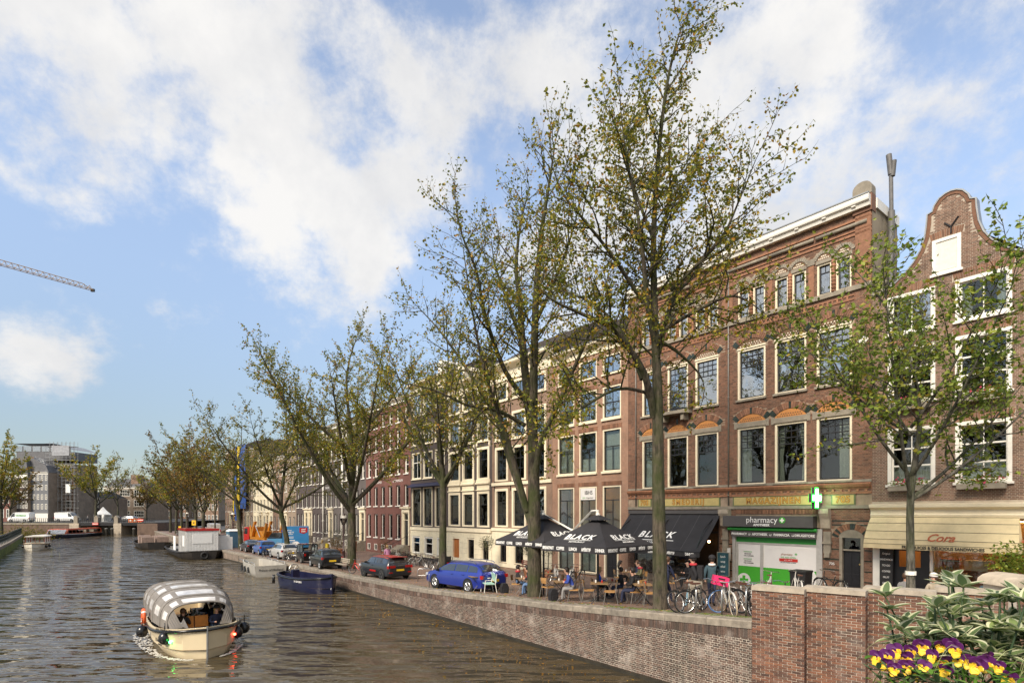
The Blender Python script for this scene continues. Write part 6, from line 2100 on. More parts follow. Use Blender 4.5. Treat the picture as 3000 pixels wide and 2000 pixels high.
# ------------------------------------------------------------------ cars, vans, trucks
def paint(name, col, rough=.28):
 return mat(name, col, rough, .25, var=.05, scale=1.5, spec=.6, coat=.6)
for n_, c_ in (('car_blue', (0.018, 0.035, 0.26)), ('car_slate', (0.022, 0.024, 0.030)), ('car_black', (0.010, 0.010, 0.011)), ('car_silver', (0.50, 0.49, 0.46)), ('car_azure', (0.02, 0.10, 0.36)), ('car_white', (0.74, 0.73, 0.70)), ('car_grey', (0.12, 0.12, 0.12)), ('car_red', (0.50, 0.012, 0.010)), ('truck_orange', (0.62, 0.24, 0.02)), ('ad_blue', (0.045, 0.24, 0.52)), ('ad_light', (0.12, 0.36, 0.60)), ('toilet_blue', (0.10, 0.22, 0.33))):
 paint(n_, c_)
mat('rubber', (0.014, 0.014, 0.014), 0.8, var=.2)
mat('alloy', (0.45, 0.45, 0.44), 0.35, .8, var=.1)
mat('car_glass', (0.05, 0.055, 0.058), 0.05, .55, var=.15, spec=1.0, coat=1.0)
mat('trim_black', (0.010, 0.010, 0.010), 0.55, var=.1)
mat('tail_red', (0.33, 0.008, 0.006), 0.2, var=.1, spec=.7)
mat('head_clear', (0.55, 0.56, 0.56), 0.15, .3, var=.05)
mat('plate_yellow', (0.78, 0.50, 0.02), 0.4, var=.05)
mat('chrome', (0.62, 0.62, 0.60), 0.18, .95, var=.05)
SPEC = {
 'wagon': dict(st=[(-2.39, .70, .36, .84, .60, .88), (-2.31, .84, .26, .98, .74, 1.03), (-2.12, .885, .22, 1.02, .66, 1.24), (-1.85, .90, .2, 1.02, .63, 1.41), (-1.4, .90, .2, 1.0, .63, 1.465), (-.5, .90, .2, .98, .64, 1.48), (.35, .90, .2, .96, .63, 1.44), (.75, .90, .2, .95, .65, 1.30), (1.25, .90, .2, .94, .72, 1.02), (1.55, .89, .2, .91, .76, .94), (2.0, .86, .2, .82, .70, .85), (2.28, .78, .25, .68, .6, .71), (2.39, .6, .35, .55, .4, .57)],
     wx=(1.37, -1.38), wr=.335, side=[(-1.98, -1.28), (-1.22, -.28), (-.22, .98)], rear=(-2.26, -1.9), front=(.45, 1.25)),
 'mini': dict(st=[(-2.12, .72, .36, .86, .62, .90), (-2.05, .84, .26, .98, .76, 1.02), (-1.95, .88, .22, 1.02, .68, 1.22), (-1.75, .90, .2, 1.02, .66, 1.40), (-1.3, .90, .2, 1.01, .66, 1.45), (-.4, .90, .2, .99, .66, 1.46), (.4, .90, .2, .97, .65, 1.43), (.7, .90, .2, .96, .66, 1.30), (1.0, .90, .2, .96, .72, 1.06), (1.2, .90, .2, .95, .76, .99), (1.75, .87, .2, .90, .70, .93), (2.0, .80, .25, .74, .6, .77), (2.12, .62, .35, .6, .4, .62)],
     wx=(1.30, -1.30), wr=.32, side=[(-1.85, -1.15), (-1.1, -.25), (-.2, .80)], rear=(-2.02, -1.78), front=(.5, 1.0)),
 'hatch': dict(st=[(-1.80, .70, .36, .86, .6, .90), (-1.74, .79, .26, .98, .70, 1.02), (-1.62, .81, .22, 1.0, .64, 1.26), (-1.42, .82, .2, 1.0, .62, 1.43), (-1.0, .82, .2, .99, .62, 1.48), (-.2, .82, .2, .97, .62, 1.49), (.4, .82, .2, .95, .61, 1.44), (.75, .82, .2, .94, .62, 1.26), (1.05, .82, .2, .94, .68, 1.03), (1.25, .81, .2, .92, .70, .95), (1.55, .78, .22, .82, .64, .85), (1.72, .7, .26, .70, .55, .73), (1.8, .55, .35, .58, .4, .6)],
     wx=(1.20, -1.20), wr=.285, side=[(-1.52, -.75), (-.7, -.05), (0, .85)], rear=(-1.70, -1.46), front=(.5, 1.04)),
 'sedan': dict(st=[(-2.2, .70, .36, .82, .60, .86), (-2.1, .82, .26, .92, .72, .96), (-1.85, .86, .22, .96, .74, 1.0), (-1.55, .87, .2, .96, .68, 1.06), (-1.0, .88, .2, .95, .60, 1.30), (-.6, .88, .2, .94, .58, 1.36), (0, .88, .2, .93, .59, 1.37), (.3, .88, .2, .92, .60, 1.30), (.9, .88, .2, .90, .70, .98), (1.2, .87, .2, .87, .74, .91), (1.8, .84, .2, .78, .68, .81), (2.1, .75, .25, .66, .55, .69), (2.2, .58, .35, .55, .4, .57)],
     wx=(1.30, -1.25), wr=.32, side=[(-1.25, -.35), (-.3, .62)], rear=(-1.56, -.98), front=(.3, .92)),
 'van': dict(st=[(-2.6, .86, .36, 1.2, .84, 2.18), (-2.55, .94, .26, 1.2, .88, 2.32), (-2.3, .97, .24, 1.2, .88, 2.4), (-1.0, .97, .22, 1.2, .88, 2.42), (.6, .97, .22, 1.2, .87, 2.42), (1.15, .97, .22, 1.18, .86, 2.30), (1.75, .97, .22, 1.15, .84, 1.55), (1.95, .96, .22, 1.12, .82, 1.25), (2.35, .92, .22, .98, .76, 1.02), (2.55, .84, .26, .78, .6, .82), (2.62, .7, .35, .6, .45, .62)],
    wx=(1.65, -1.55), wr=.34, side=[(.75, 1.62)], rear=None, front=(1.18, 1.78)),
}
def car(kind, label, loc, heading, body, roof=None, name='parked_car', cat='car', rails=False, rims='alloy', extra=None, group=None, detail=True):
 S = SPEC[kind]; st = S['st']
 r = thing(name, label, cat, loc, heading, group)
 def ring(k):
  x, wb, zl, zb, wr, zr = k
  p5 = (.93 * wb, zb)
  if zr - zb > .16: p6 = (wr * 1.04, zr - .07)
  else: p6 = ((.93 * wb + wr) / 2, zb + (zr - zb) * .55)
  return [(0, zl), (.8 * wb, zl), (.97 * wb, zl + .08), (wb, zl + .38 * (zb - zl)), (.988 * wb, zb - .09), p5, p6, (wr * .82, zr - .012), (0, zr + .012)]
 rows = []
 for k in st:
  h = ring(k)
  rows.append([(k[0], y, z) for y, z in h] + [(k[0], -y, z) for y, z in reversed(h[1:-1])])
 mb = MB(); mb.grid(rows, closed=True); mb.face(rows[0]); mb.face(rows[-1])
 mb.build('body', body, r, smooth='angle')
 def at_x(x):
  for a, b in zip(st, st[1:]):
   if a[0] <= x <= b[0]:
    f = (x - a[0]) / (b[0] - a[0])
    ra, rb = ring(a), ring(b)
    return [(ra[i][0] + (rb[i][0] - ra[i][0]) * f, ra[i][1] + (rb[i][1] - ra[i][1]) * f) for i in range(9)]
 off = .012
 for sg in (1, -1):
  for (xa, xb) in S['side']:
   g = []
   for v in (.10, .5, .90):
    row = []
    for i in range(5):
     x = xa + (xb - xa) * i / 4
     q = at_x(x); (y5, z5), (y6, z6) = q[5], q[6]
     row.append((x, sg * (y5 + (y6 - y5) * v + off), z5 + (z6 - z5) * v))
    g.append(row)
   m_ = MB().grid(g); m_.build('side_window', 'car_glass', r, fix=False)
 for nm, rg in (('windshield', S['front']), ('rear_window', S['rear'])):
  if not rg: continue
  g = []
  for i in range(5):
   x = rg[0] + (rg[1] - rg[0]) * i / 4
   q = at_x(x)
   row = []
   for s in (-.93, -.5, 0, .5, .93):
    a = abs(s); yy = q[6][0] * a
    zz = q[8][1] + (q[6][1] - q[8][1]) * a ** 2.5
    row.append((x + (.012 if nm == 'windshield' else -.016), math.copysign(yy, s), zz + .012))
   g.append(row)
  MB().grid(g).build(nm, 'car_glass', r, fix=False)
 if roof:
  xs = [x for x in [k[0] for k in st] if S['rear'][1] - .02 <= x <= S['front'][0] + .02]
  g = []
  for x in xs:
   q = at_x(x); g.append([(x, s * q[6][0] * 1.01, q[8][1] + (q[6][1] - q[8][1]) * abs(s) ** 2.5 + .012) for s in (-1, -.8, -.4, 0, .4, .8, 1)])
  MB().grid(g).build('roof', roof, r, smooth=True, fix=False)
 xr, xf = st[0][0], st[-1][0]
 wr = S['wr']
 if ('wheel', kind, rims) not in ARCH:
  ARCH[('wheel', kind, rims)] = (MB().lathe([(wr * .62, -.1), (wr * .93, -.105), (wr, -.07), (wr, .07), (wr * .93, .105), (wr * .62, .1)], 22, axis='Y').mesh('tyre', 'rubber', True),
          rim_mesh(wr, rims), MB().lathe([(wr + .055, -.004), (wr + .055, .004)], 22, axis='Y').mesh('wheel_arch', 'trim_black'))
 ty, ri, ar = ARCH[('wheel', kind, rims)]
 for x in S['wx']:
  wb = next(k[1] for k in st if k[0] >= x)
  for sg in (1, -1):
   w = ob('wheel', ty, r, (x, sg * (wb - .085), wr)); rm = ob('rim', ri, w, (0, sg * .085, 0)); rm.rotation_euler = (0, RN.random(), 0)
   if sg < 0: rm.scale = (1, -1, 1)
   a = ob('wheel_arch', ar, r, (x, sg * (wb + .001), wr + .02))
 wb = st[1][1]; zb = st[1][3]
 for sg in (1, -1):
  MB().cbox((xr + .07, sg * (wb - .10), zb - (.14 if kind != 'van' else .2)), (.15, .27, .17 if kind != 'van' else .45), rz=sg * .35).build('taillight', 'tail_red', r)
  wf = st[-2][1]
  MB().cbox((xf - .17, sg * (wf - .10), st[-2][3] - .02), (.24, .3, .14), rz=-sg * .5, ry=.25).build('headlight', 'head_clear', r)
  q = at_x(S['front'][1] - .15)
  MB().cbox((S['front'][1] - .2, sg * (q[5][0] + .1), q[5][1] + .04), (.10, .16, .12)).build('mirror', 'trim_black', r)
  if detail:
   for xh in ([-.1, -1.0] if kind in ('wagon',) else [-.05]):
    q = at_x(xh); MB().cbox((xh, sg * (q[4][0] + .015), q[4][1] - .02), (.17, .03, .03)).build('door_handle', body, r)
 MB().cbox((xr - .012, 0, st[0][2] + .28), (.02, .52, .12)).build('number_plate', 'plate_yellow', r)
 MB().cbox((xr + .03, 0, st[0][2] + .03), (.10, 1.3, .14)).build('bumper', 'trim_black', r)
 if rails:
  for sg in (1, -1):
   MB().tube([(x, sg * (at_x(x)[6][0] * .93), at_x(x)[8][1] + (.0 if x in (-1.7, .3) else .05)) for x in (-1.7, -1.55, -.6, .15, .3)], .022, 5).build('roof_rail', 'chrome', r)
 if extra: extra(r, at_x)
 return r
def rim_mesh(wr, m):
 mb = MB(); mb.ring((0, 0, 0), wr * .6, .03, 'Y', 20, 5)
 mb.lathe([(.06, .0), (.06, .025)], 8, axis='Y')
 for k in range(7):
  a = 2 * math.pi * k / 7
  for d in (-.09, .09):
   mb.tube([(.04 * math.cos(a), .012, .04 * math.sin(a)), (wr * .6 * math.cos(a + d), .012, wr * .6 * math.sin(a + d))], .016, 4)
 mb.lathe([(wr * .58, -.05), (wr * .58, -.03)], 16, axis='Y')
 return mb.mesh('rim', m)
def hd(dx, dy): return math.atan2(dy, dx)
def on_street(x, y):
 d = Vector((x, y, 0)) - P0
 return (x, y, zs(d.dot(U), d.dot(FN)) + .005)
def mini_extra(r, at_x):
 for sg in (1, -1):
  MB().cbox((-.12, sg * .905, .52), (.85, .012, .11)).build('stripe', 'car_red', r)
  MB().cbox((-2.13, sg * .52, .86), (.03, .34, .15)).build('taillight', 'tail_red', r)
  MB().cbox((-2.13, sg * .66, .50), (.03, .25, .07)).build('reflector', 'tail_red', r)
 MB().cbox((-2.14, 0, .92), (.03, .4, .03)).build('chrome_bar', 'chrome', r)
 MB().cbox((-1.88, 0, 1.44), (.3, 1.1, .03)).build('spoiler', 'car_red', r)
def blk(n_): return MATS[n_]
car('wagon', 'metallic blue station wagon with roof rails parked by the green chair', on_street(-2.5, 28.8), rad(134), 'car_blue', rails=True)
car('mini', 'dark compact estate car with bright red roof and side stripe', on_street(-8.4, 36.3), rad(130.5), 'car_slate', roof='car_red', rims='trim_black', extra=mini_extra)
car('hatch', 'small black hatchback parked before the street bench', on_street(-14.7, 43.4), rad(126), 'car_black')
car('wagon', 'silver estate car parked under the leaning tree', on_street(-21.8, 52.7), rad(127.5), 'car_silver', rails=True)
car('hatch', 'bright blue hatchback between the silver estate and the black coupe', on_street(-25.9, 57.6), rad(127.5), 'car_azure')
car('sedan', 'black coupe at the end of the parked row by the bicycles', on_street(-29.3, 62.0), rad(127.5), 'car_black')
def microcar():
 r = thing('microcar', 'tiny boxy black two-seat microcar next to the black hatchback', 'car', on_street(-17.9, 48.0), rad(127.5))
 st = [(-1.1, .58, .25, .95), (-1.0, .66, .2, 1.0), (-.2, .68, .2, .98), (.55, .68, .2, .95), (.95, .62, .22, .8), (1.1, .5, .3, .6)]
 mb = MB(); rows = [[(x, s * w, z) for s, z in ((.9, zl), (1, zl + .2), (1, zb - .05), (.92, zb), (-.92, zb), (-1, zb - .05), (-1, zl + .2), (-.9, zl))] for x, w, zl, zb in st]
 mb.grid(rows, closed=True); mb.face(rows[0]); mb.face(rows[-1]); mb.build('body', 'car_black', r, smooth='angle')
 mb = MB(); mb.box(-1.02, .35, -.62, .62, 1.58, 1.66); mb.build('roof', 'car_black', r)
 mb = MB()
 for (x0, x1) in ((-1.0, -1.0), (-.25, -.25), (.75, .3)):
  for y in (-.62, .62): mb.tube([(x0, y, .95), (x1, y, 1.6)], .045, 5)
 mb.build('pillar', 'car_black', r)
 for y in (-.63, .63): MB().face([(-.97, y, 1.0), (.68, y, 1.0), (.3, y, 1.56), (-.97, y, 1.56)]).build('side_window', 'glass', r, fix=False)
 MB().face([(.76, -.6, 1.0), (.76, .6, 1.0), (.34, .6, 1.58), (.34, -.6, 1.58)]).build('windshield', 'glass', r, fix=False)
 MB().face([(-1.03, -.58, 1.0), (-1.03, .58, 1.0), (-1.03, .58, 1.56), (-1.03, -.58, 1.56)]).build('rear_window', 'glass', r, fix=False)
 ty = MB().lathe([(.13, -.08), (.25, -.08), (.26, .0), (.25, .08), (.13, .08)], 18, axis='Y').mesh('tyre', 'rubber', True); ri = rim_mesh(.24, 'grey_metal')
 for x in (-.72, .68):
  for s in (-1, 1):
   w = ob('wheel', ty, r, (x, s * .62, .26)); ob('rim', ri, w, (0, s * .06, 0))
 for s in (-1, 1): MB().cbox((-1.12, s * .45, .75), (.04, .14, .2)).build('taillight', 'tail_red', r)
microcar()
def ad_truck():
 r = thing('advertising_truck', 'bright blue truck box printed with white delivery adverts and a red badge', 'truck', (-25.6, 61.5, .78), rad(22))
 MB().box(0, 2.75, 0, 2.3, .55, 2.95).build('cargo_box', 'ad_blue', r)
 p = MB().box(-.012, -.002, .02, 2.28, .57, 2.93).build('side_panel', 'ad_light', r, fix=False)
 text(p, 'BUS.', .5, (-.02, 1.5, 1.9), 'letter_white', rot=(0, 0, rad(-90)), bold=.006)
 f = MB(); f.tube([(-.03, .62, .75), (-.03, .62, 1.55), (-.03, .62, 2.25)], [.16, .2, .1], 8); f.ball((-.03, .62, 2.42), .11); f.build('printed_figure', 'car_blue', p)
 for k, s in enumerate(('Weet', 'beweegt bij', 'Coolblue')): text(r, s, .2, (.72, -.006, 2.5 - k * .2), 'letter_white', align='CENTER', bold=.003)
 for k in range(3): MB().box(.35, 1.15, -.008, 0, 1.78 - .09 * k, 1.81 - .09 * k).build('text_line', 'letter_white', r, fix=False)
 MB().box(.35, 1.3, -.008, 0, 1.33, 1.42).build('text_line', 'letter_white', r, fix=False)
 b = MB().prism([(1.75, 2.8), (2.6, 2.8), (2.6, 2.3), (2.2, 2.1), (1.75, 2.25)], -.012, 0).build('badge', 'car_red', r)
 text(b, 'cool', .26, (2.18, -.016, 2.62), 'letter_white', bold=.006); text(b, 'blue', .26, (2.18, -.016, 2.38), 'letter_white', bold=.006)
 MB().prism([(.9, .85), (1.75, .85), (1.75, 1.1), (1.55, 1.25), (1.15, 1.25), (.95, 1.05)], -.008, 0).build('printed_car', 'letter_white', r)
 MB().box(-1.6, -.05, .2, 2.1, .45, 1.6).build('cab', 'ad_light', r); MB().prism([(-1.55, 1.6), (-.1, 1.6), (-.1, 2.25), (-1.1, 2.25)], .3, 2.0).build('cab_top', 'car_glass', r)
 ty = MB().lathe([(.2, -.12), (.4, -.12), (.42, 0), (.4, .12), (.2, .12)], 18, axis='Y').mesh('wheel', 'rubber', True)
 for x in (-1.0, 1.9):
  for y in (.2, 2.1): ob('wheel', ty, r, (x, y, .42))
 MB().box(-.1, 2.7, .5, 1.8, .35, .55).build('chassis', 'trim_black', r)
ad_truck()
def skip_truck():
 r = thing('skip_truck', 'orange skip loader truck with red cab and raised lifting arms', 'truck', (-33.0, 73.0, .77), rad(138))
 MB().box(-3.0, 1.6, -1.1, 1.1, .75, 1.0).build('chassis', 'trim_black', r)
 MB().box(-3.1, 1.2, -1.15, 1.15, 1.0, 1.35).build('deck', 'truck_orange', r)
 c = MB(); c.prism([(1.5, .7), (3.2, .7), (3.25, 1.6), (3.0, 2.55), (1.5, 2.6)], -1.15, 1.15); c.build('cab', 'car_red', r)
 for y in (-1.16, 1.16): MB().prism([(2.0, 1.65), (3.05, 1.65), (2.9, 2.4), (2.0, 2.4)], y - .006, y + .006).build('cab_window', 'car_glass', r)
 MB().box(1.0, 1.45, -1.1, 1.1, 1.35, 2.6).build('headboard', 'truck_orange', r)
 for y in (-1.05, 1.05):
  MB().prism([(.6, 1.3), (1.1, 1.3), (.0, 3.35), (-.35, 3.35)], y - .14, y + .14).build('lifting_arm', 'truck_orange', r)
  MB().prism([(-2.9, 1.3), (-2.4, 1.3), (-3.4, 3.2), (-3.65, 3.1)], y - .14, y + .14).build('lifting_arm', 'truck_orange', r)
  MB().tube([(-1.6, y, 1.3), (-.1, y, 2.9)], .06, 6).build('ram', 'steel', r)
 MB().prism([(-2.4, 1.36), (.3, 1.36), (.7, 2.1), (-2.8, 2.1)], -.85, .85).build('skip', 'truck_orange', r)
 ty = MB().lathe([(.25, -.14), (.48, -.14), (.5, 0), (.48, .14), (.25, .14)], 18, axis='Y').mesh('wheel', 'rubber', True)
 for x in (-2.4, -1.3, 2.3):
  for y in (-1.0, 1.0): ob('wheel', ty, r, (x, y, .5))
 MB().lathe([(.1, 0), (.1, .15), (.05, .2)], 8, (2.4, .6, 2.58)).build('beacon', 'truck_orange', r)
skip_truck()
def van_text(r, q):
 text(r, 'HAYMANA', .45, (-.6, .985, 1.55), 'letter_green', rot=(0, 0, rad(180)), bold=.01)
YB = 132.5
X_ = lambda px, Y: (px - 1500) * Y / 1615
car('van', 'long white delivery van with green lettering crossing the far bridge', (X_(62, YB), YB, 2.93), rad(182), 'car_white', name='delivery_van', cat='van', extra=lambda r, q: text(r, 'HAYMANA', .5, (-.7, 1.0, 1.6), 'letter_green', rot=(0, 0, rad(180)), bold=.012))
car('van', 'plain white van parked on the far bridge by the scaffolding', (X_(198, 137), 137, 2.93), rad(2), 'car_white', name='delivery_van', cat='van')
car('wagon', 'grey car on the far bridge in front of the brown school building', (X_(372, 137), 137, 2.93), rad(180), 'car_grey', detail=False)
car('hatch', 'dark hatchback parked on the quay beside the barge crates', on_street(*W(100, -11.2).xy), rad(127.5), 'car_black', detail=False)
car('wagon', 'charcoal estate parked on the quay behind the site cabin', on_street(*W(106, -11.2).xy), rad(127.5), 'car_grey', detail=False)
car('sedan', 'black saloon parked on the quay near the far bridge', on_street(*W(113, -11.2).xy), rad(127.5), 'car_black', detail=False)
car('van', 'white van at the roadside beyond the yellow direction sign', on_street(*W(112, -6.2).xy), rad(127.5), 'car_white', name='delivery_van', cat='van', detail=False)
car('wagon', 'white car parked across from the quay trees near the far bridge', on_street(*W(121, -6.0).xy), rad(127.5), 'car_white', detail=False)
car('hatch', 'blue-grey hatchback by the houses past the banner', on_street(*W(128, -6.0).xy), rad(127.5), 'car_grey', detail=False)
def toilet():
 r = thing('portable_toilet', 'blue portable toilet cabin with pale roof on the quay', 'toilet', on_street(-35.2, 69.5), rad(-45))
 MB().box(-.6, .6, -.6, .6, 0, 2.05).build('cabin', 'toilet_blue', r); MB().lathe([(.9, 2.05), (.88, 2.12), (.55, 2.3)], 4).build('roof', 'tent_white', r).rotation_euler = (0, 0, rad(45))
 MB().box(-.42, .42, -.62, -.6, .15, 1.9).build('door', 'toilet_blue', r); MB().box(-.3, .3, -.64, -.62, 1.3, 1.65).build('notice', 'tent_white', r)
toilet()
# ------------------------------------------------------------------ boats
mat('hull_cream', (0.66, 0.55, 0.36), 0.35, var=.08, scale=1, dirt=.15, coat=.2)
mat('hull_navy', (0.012, 0.014, 0.045), 0.3, var=.15, scale=1, dirt=.2, coat=.2)
mat('hull_alu', (0.52, 0.49, 0.43), 0.45, .3, var=.15, scale=1.5, dirt=.35)
mat('hull_black', (0.022, 0.018, 0.015), 0.55, var=.3, dirt=.4)
mat('hull_white', (0.72, 0.68, 0.58), 0.4, var=.08, dirt=.2)
mat('canvas_grey', (0.19, 0.172, 0.152), 0.85, var=.2, scale=3, bmp=.2, bscale=40)
mat('deck_wood', (0.26, 0.16, 0.075), 0.6, var=.25, scale=4)
mat('mahogany', (0.16, 0.035, 0.02), 0.35, var=.2)
mat('cushion', (0.62, 0.24, 0.04), 0.7, var=.15)
mat('buoy_orange', (0.70, 0.12, 0.03), 0.45, var=.1)
mat('fender_black', (0.010, 0.010, 0.011), 0.25, var=.2)
mat('tour_red', (0.52, 0.10, 0.04), 0.4, var=.12)
mat('clear_sheet', (0.60, 0.58, 0.55), 0.15, var=.3, scale=2)
mat('pallet_stack', (0.27, 0.19, 0.15), 0.8, var=.3, scale=3, bmp=.3)
mat('bottle_green', (0.02, 0.05, 0.03), 0.15)
glass_mat('clear_vinyl', tint=(.8, .78, .74), refl=.12, wave=.08, rough=.06)
emis('nav_green', (0.05, 1.0, 0.15), 14); emis('nav_red', (1.0, 0.06, 0.03), 14)
def hull(parent, L, B, sheer, wfun, m, deck_z=None, deck_m='deck_wood', depth=.35, flare=.86, n=16, strake=None, rail=None, inner=None, nm='hull'):
 """x from 0 (stern) to L (bow)"""
 rows, top = [], []
 for i in range(n + 1):
  s = i / n; x = L * s; w = max(.012, wfun(s) * B / 2); z = sheer(s)
  fx = .10 * (s ** 6) * L * .25
  sec = [(0, -depth), (.55 * w, -depth * .95), (flare * w * .93, -.05), ((flare + (1 - flare) * .4) * w, z * .3), ((flare + (1 - flare) * .8) * w, z * .7), (w, z)]
  pts = [(x - fx * (1 - max(0, zz) / z) * .6, y, zz) for y, zz in sec]
  rows.append([(p[0], -p[1], p[2]) for p in reversed(pts)] + pts[1:]); top.append((x, w, z))
 mb = MB(); mb.grid(rows); mb.face(rows[0]); mb.face(rows[-1])
 h = mb.build(nm, m, parent, smooth='angle')
 if deck_z is not None:
  mb = MB(); mb.grid([[(x, -w * .93, deck_z), (x, w * .93, deck_z)] for x, w, z in top]); mb.build('deck', deck_m, parent, fix=False)
  mb = MB()
  for sg in (1, -1):
   mb.grid([[(x, sg * w, z), (x, sg * (w - .09 if w > .1 else w * .5), z + .005), (x, sg * (w - .10 if w > .1 else w * .5), deck_z)] for x, w, z in top])
  mb.build('gunwale', inner or m, parent, fix=False)
 if strake:
  for sg in (1, -1):
   mb = MB(); mb.tube([(x + (.03 if i == n else 0), sg * (w + .02), z - .09) for i, (x, w, z) in enumerate(top)], .055, 6); mb.build('rubbing_strake', strake, parent, smooth=True)
 return top
def fender(parent, p, r=.2, m='fender_black'):
 mb = MB(); mb.ball(p, r, 10, 7, (1, 1, 1.15)); mb.tube([(p[0], p[1], p[2] + r), (p[0], p[1], p[2] + r * 2.6)], .02, 5)
 mb.build('fender', m, parent, smooth=True)
def bow_full(s): return min(1, (.72 + .5 * s if s < .4 else 1)) * (1 if s < .62 else math.sqrt(max(0, 1 - ((s - .62) / .38) ** 2.6)))
def sheer_boat(a, b, c): return lambda s: a + (b - a) * max(0, (s - .4) / .6) ** 2 + (c - a) * max(0, (.4 - s) / .4) ** 2
def boat_flagship():
 h = Vector((.61, -.792, 0)); L = 9.3
 bow = Vector((-11.0, 19.9, 0)); o = bow - h * L
 r = thing('canal_boat', 'cream tour sloop under a grey canvas canopy carrying seated passengers', 'boat', (o.x, o.y, 0), hd(h.x, h.y))
 top = hull(r, L, 3.05, sheer_boat(.86, 1.16, .95), bow_full, 'hull_cream', .35, strake='fender_black', depth=.4, flare=.80, n=22)
 MB().tube([(L + .02, 0, -.2), (L + .03, 0, 1.2)], .035, 6).build('stem_band', 'steel', r)
 # canopy: hoops, canvas, clear skylights
 hoops = [(-.0 + 1.0, 1.35, 2.0), (2.6, 1.40, 2.18), (4.2, 1.42, 2.25), (5.8, 1.40, 2.22), (7.1, 1.26, 2.06), (7.75, 1.08, 1.86)]
 def hp(x, w, z, f):
  a = math.pi * f
  return (x, w * math.copysign(abs(math.cos(a)) ** .62, math.cos(a)) if abs(math.cos(a)) > 1e-6 else 0, .98 + (z - .98) * math.sin(a) ** .62)
 N = 20
 cols = {0: 0}
 cv, sk = MB(), MB()
 solid = []
 for k in range(len(hoops) - 1):
  sub = 4
  for q in range(sub):
   f0, f1 = q / sub, (q + 1) / sub
   A = [hoops[k][i] + (hoops[k + 1][i] - hoops[k][i]) * f0 for i in range(3)]
   Bq = [hoops[k][i] + (hoops[k + 1][i] - hoops[k][i]) * f1 for i in range(3)]
   sag = -.03
   A[2] += sag * math.sin(math.pi * f0); Bq[2] += sag * math.sin(math.pi * f1)
   for j in range(N):
    clear = (j in (5, 6, 8, 9, 10, 11, 13, 14) and q in (1, 2)) or (j in (1, 2, 17, 18) and q in (1, 2))
    fc = [hp(*A, j / N), hp(*A, (j + 1) / N), hp(*Bq, (j + 1) / N), hp(*Bq, j / N)]
    (sk if clear else cv).face(fc)
 cv.build('canopy', 'canvas_grey', r, smooth=True, fix=False)
 sk.build('clear_panel', 'clear_sheet', r, fix=False)
 mb = MB()
 for hpz in hoops: mb.tube([hp(*hpz, i / 16) for i in range(17)], .03, 5)
 mb.build('hoop', 'canvas_grey', r)
 # front skirt each side of the opening and its clear corner windows
 for sg in (1, -1):
  mb = MB(); x, w, z = hoops[-1]
  top_e = [hp(x, w, z, .04 + .2 * i / 5) for i in range(6)]
  g = [[(p[0], p[1] * sg, p[2]) for p in top_e], [(x + .28, sg * (w * .96 - .42 * i / 5), 1.0) for i in range(6)]]
  mb.grid(g); mb.build('front_flap', 'canvas_grey', r, fix=False)
  mb = MB(); mb.grid([[(L - .35, sg * .55, 1.12), (7.8, sg * .70, 1.04)], [(L - .40, sg * .55, 1.16), (7.75, sg * .66, 1.55)]]); mb.build('clear_panel', 'clear_vinyl', r, fix=False)
 mb = MB()
 for f in (.25, .75): mb.tube([hp(*hoops[0], f), hp(*hoops[2], f), hp(*hoops[-1], f)], .02, 5)
 mb.build('stay', 'steel', r)
 # benches, cushions, table with bottles
 for sg in (1, -1): MB().box(1.5, 7.6, sg * .75 - .25, sg * .75 + .25, .35, .72).build('bench', 'deck_wood', r)
 for (x, y, c) in ((6.9, .15, 0), (6.9, -.35, 1)): MB().cbox((x, y, 1.0), (.18, .46, .44), ry=-.2).build('cushion', 'cushion', r)
 MB().box(5.0, 6.4, -.3, .3, .95, 1.0).build('table', 'deck_wood', r); MB().tube([(5.7, 0, .35), (5.7, 0, .95)], .05, 6).build('table_leg', 'steel', r)
 for i in range(8):
  x, y = 5.2 + .15 * i, .2 * math.sin(i * 2.3)
  b = thing('bottle', 'dark bottle on the table in the canopied tour boat', 'bottle', r.matrix_world @ Vector((0, 0, 0)), 0, 'bottles on the boat table')
  p = Matrix.Translation(r.location) @ Matrix.Rotation(hd(h.x, h.y), 4, 'Z') @ Vector((x, y, 1.0)); b.location = p
  MB().lathe([(.04, 0), (.04, .17), (.015, .23), (.015, .3)], 7).build('body', 'bottle_green', b, smooth=True); MB().lathe([(.041, .06), (.041, .14)], 7).build('label', 'white_paint', b)
 for p in ((8.1, 1.22, .62), (7.0, 1.70, .55), (5.6, -1.72, .6), (8.15, -1.20, .72), (3.0, 1.7, .6)): fender(r, (p[0], p[1], p[2]), .21)
 # names, lights
 for sg in (1, -1):
  # place lettering on the curved bow
  x = 8.25; s = x / L; w = bow_full(s) * 3.05 / 2; dw = (bow_full(s + .01) - bow_full(s - .01)) * 3.05 / 2 / (.02 * L)
  ang = math.atan(dw)
  rz_ = math.pi + ang if sg > 0 else -ang
  text(r, 'JAN VAN DE HEIJDEN', .135, (x + .12, sg * (w + .012), 1.03), 'letter_black', rot=(0, 0, rz_ if sg > 0 else rz_))
  text(r, 'FLAGSHIP', .17, (7.75, sg * (bow_full(7.75 / L) * 1.525 + .0), .58), 'letter_black', rot=(sg * 0, 0, (math.pi + ang * .5) if sg > 0 else -ang * .5), bold=.003)
  text(r, 'AMSTERDAM', .07, (7.75, sg * (bow_full(7.75 / L) * 1.525 - .03), .43), 'letter_black', rot=(0, 0, (math.pi + ang * .5) if sg > 0 else -ang * .5))
  MB().ball((8.45, sg * (bow_full(8.45 / L) * 1.525 - .03), .62), .05, 8, 6).build('navigation_light', 'nav_red' if sg > 0 else 'nav_green', r)
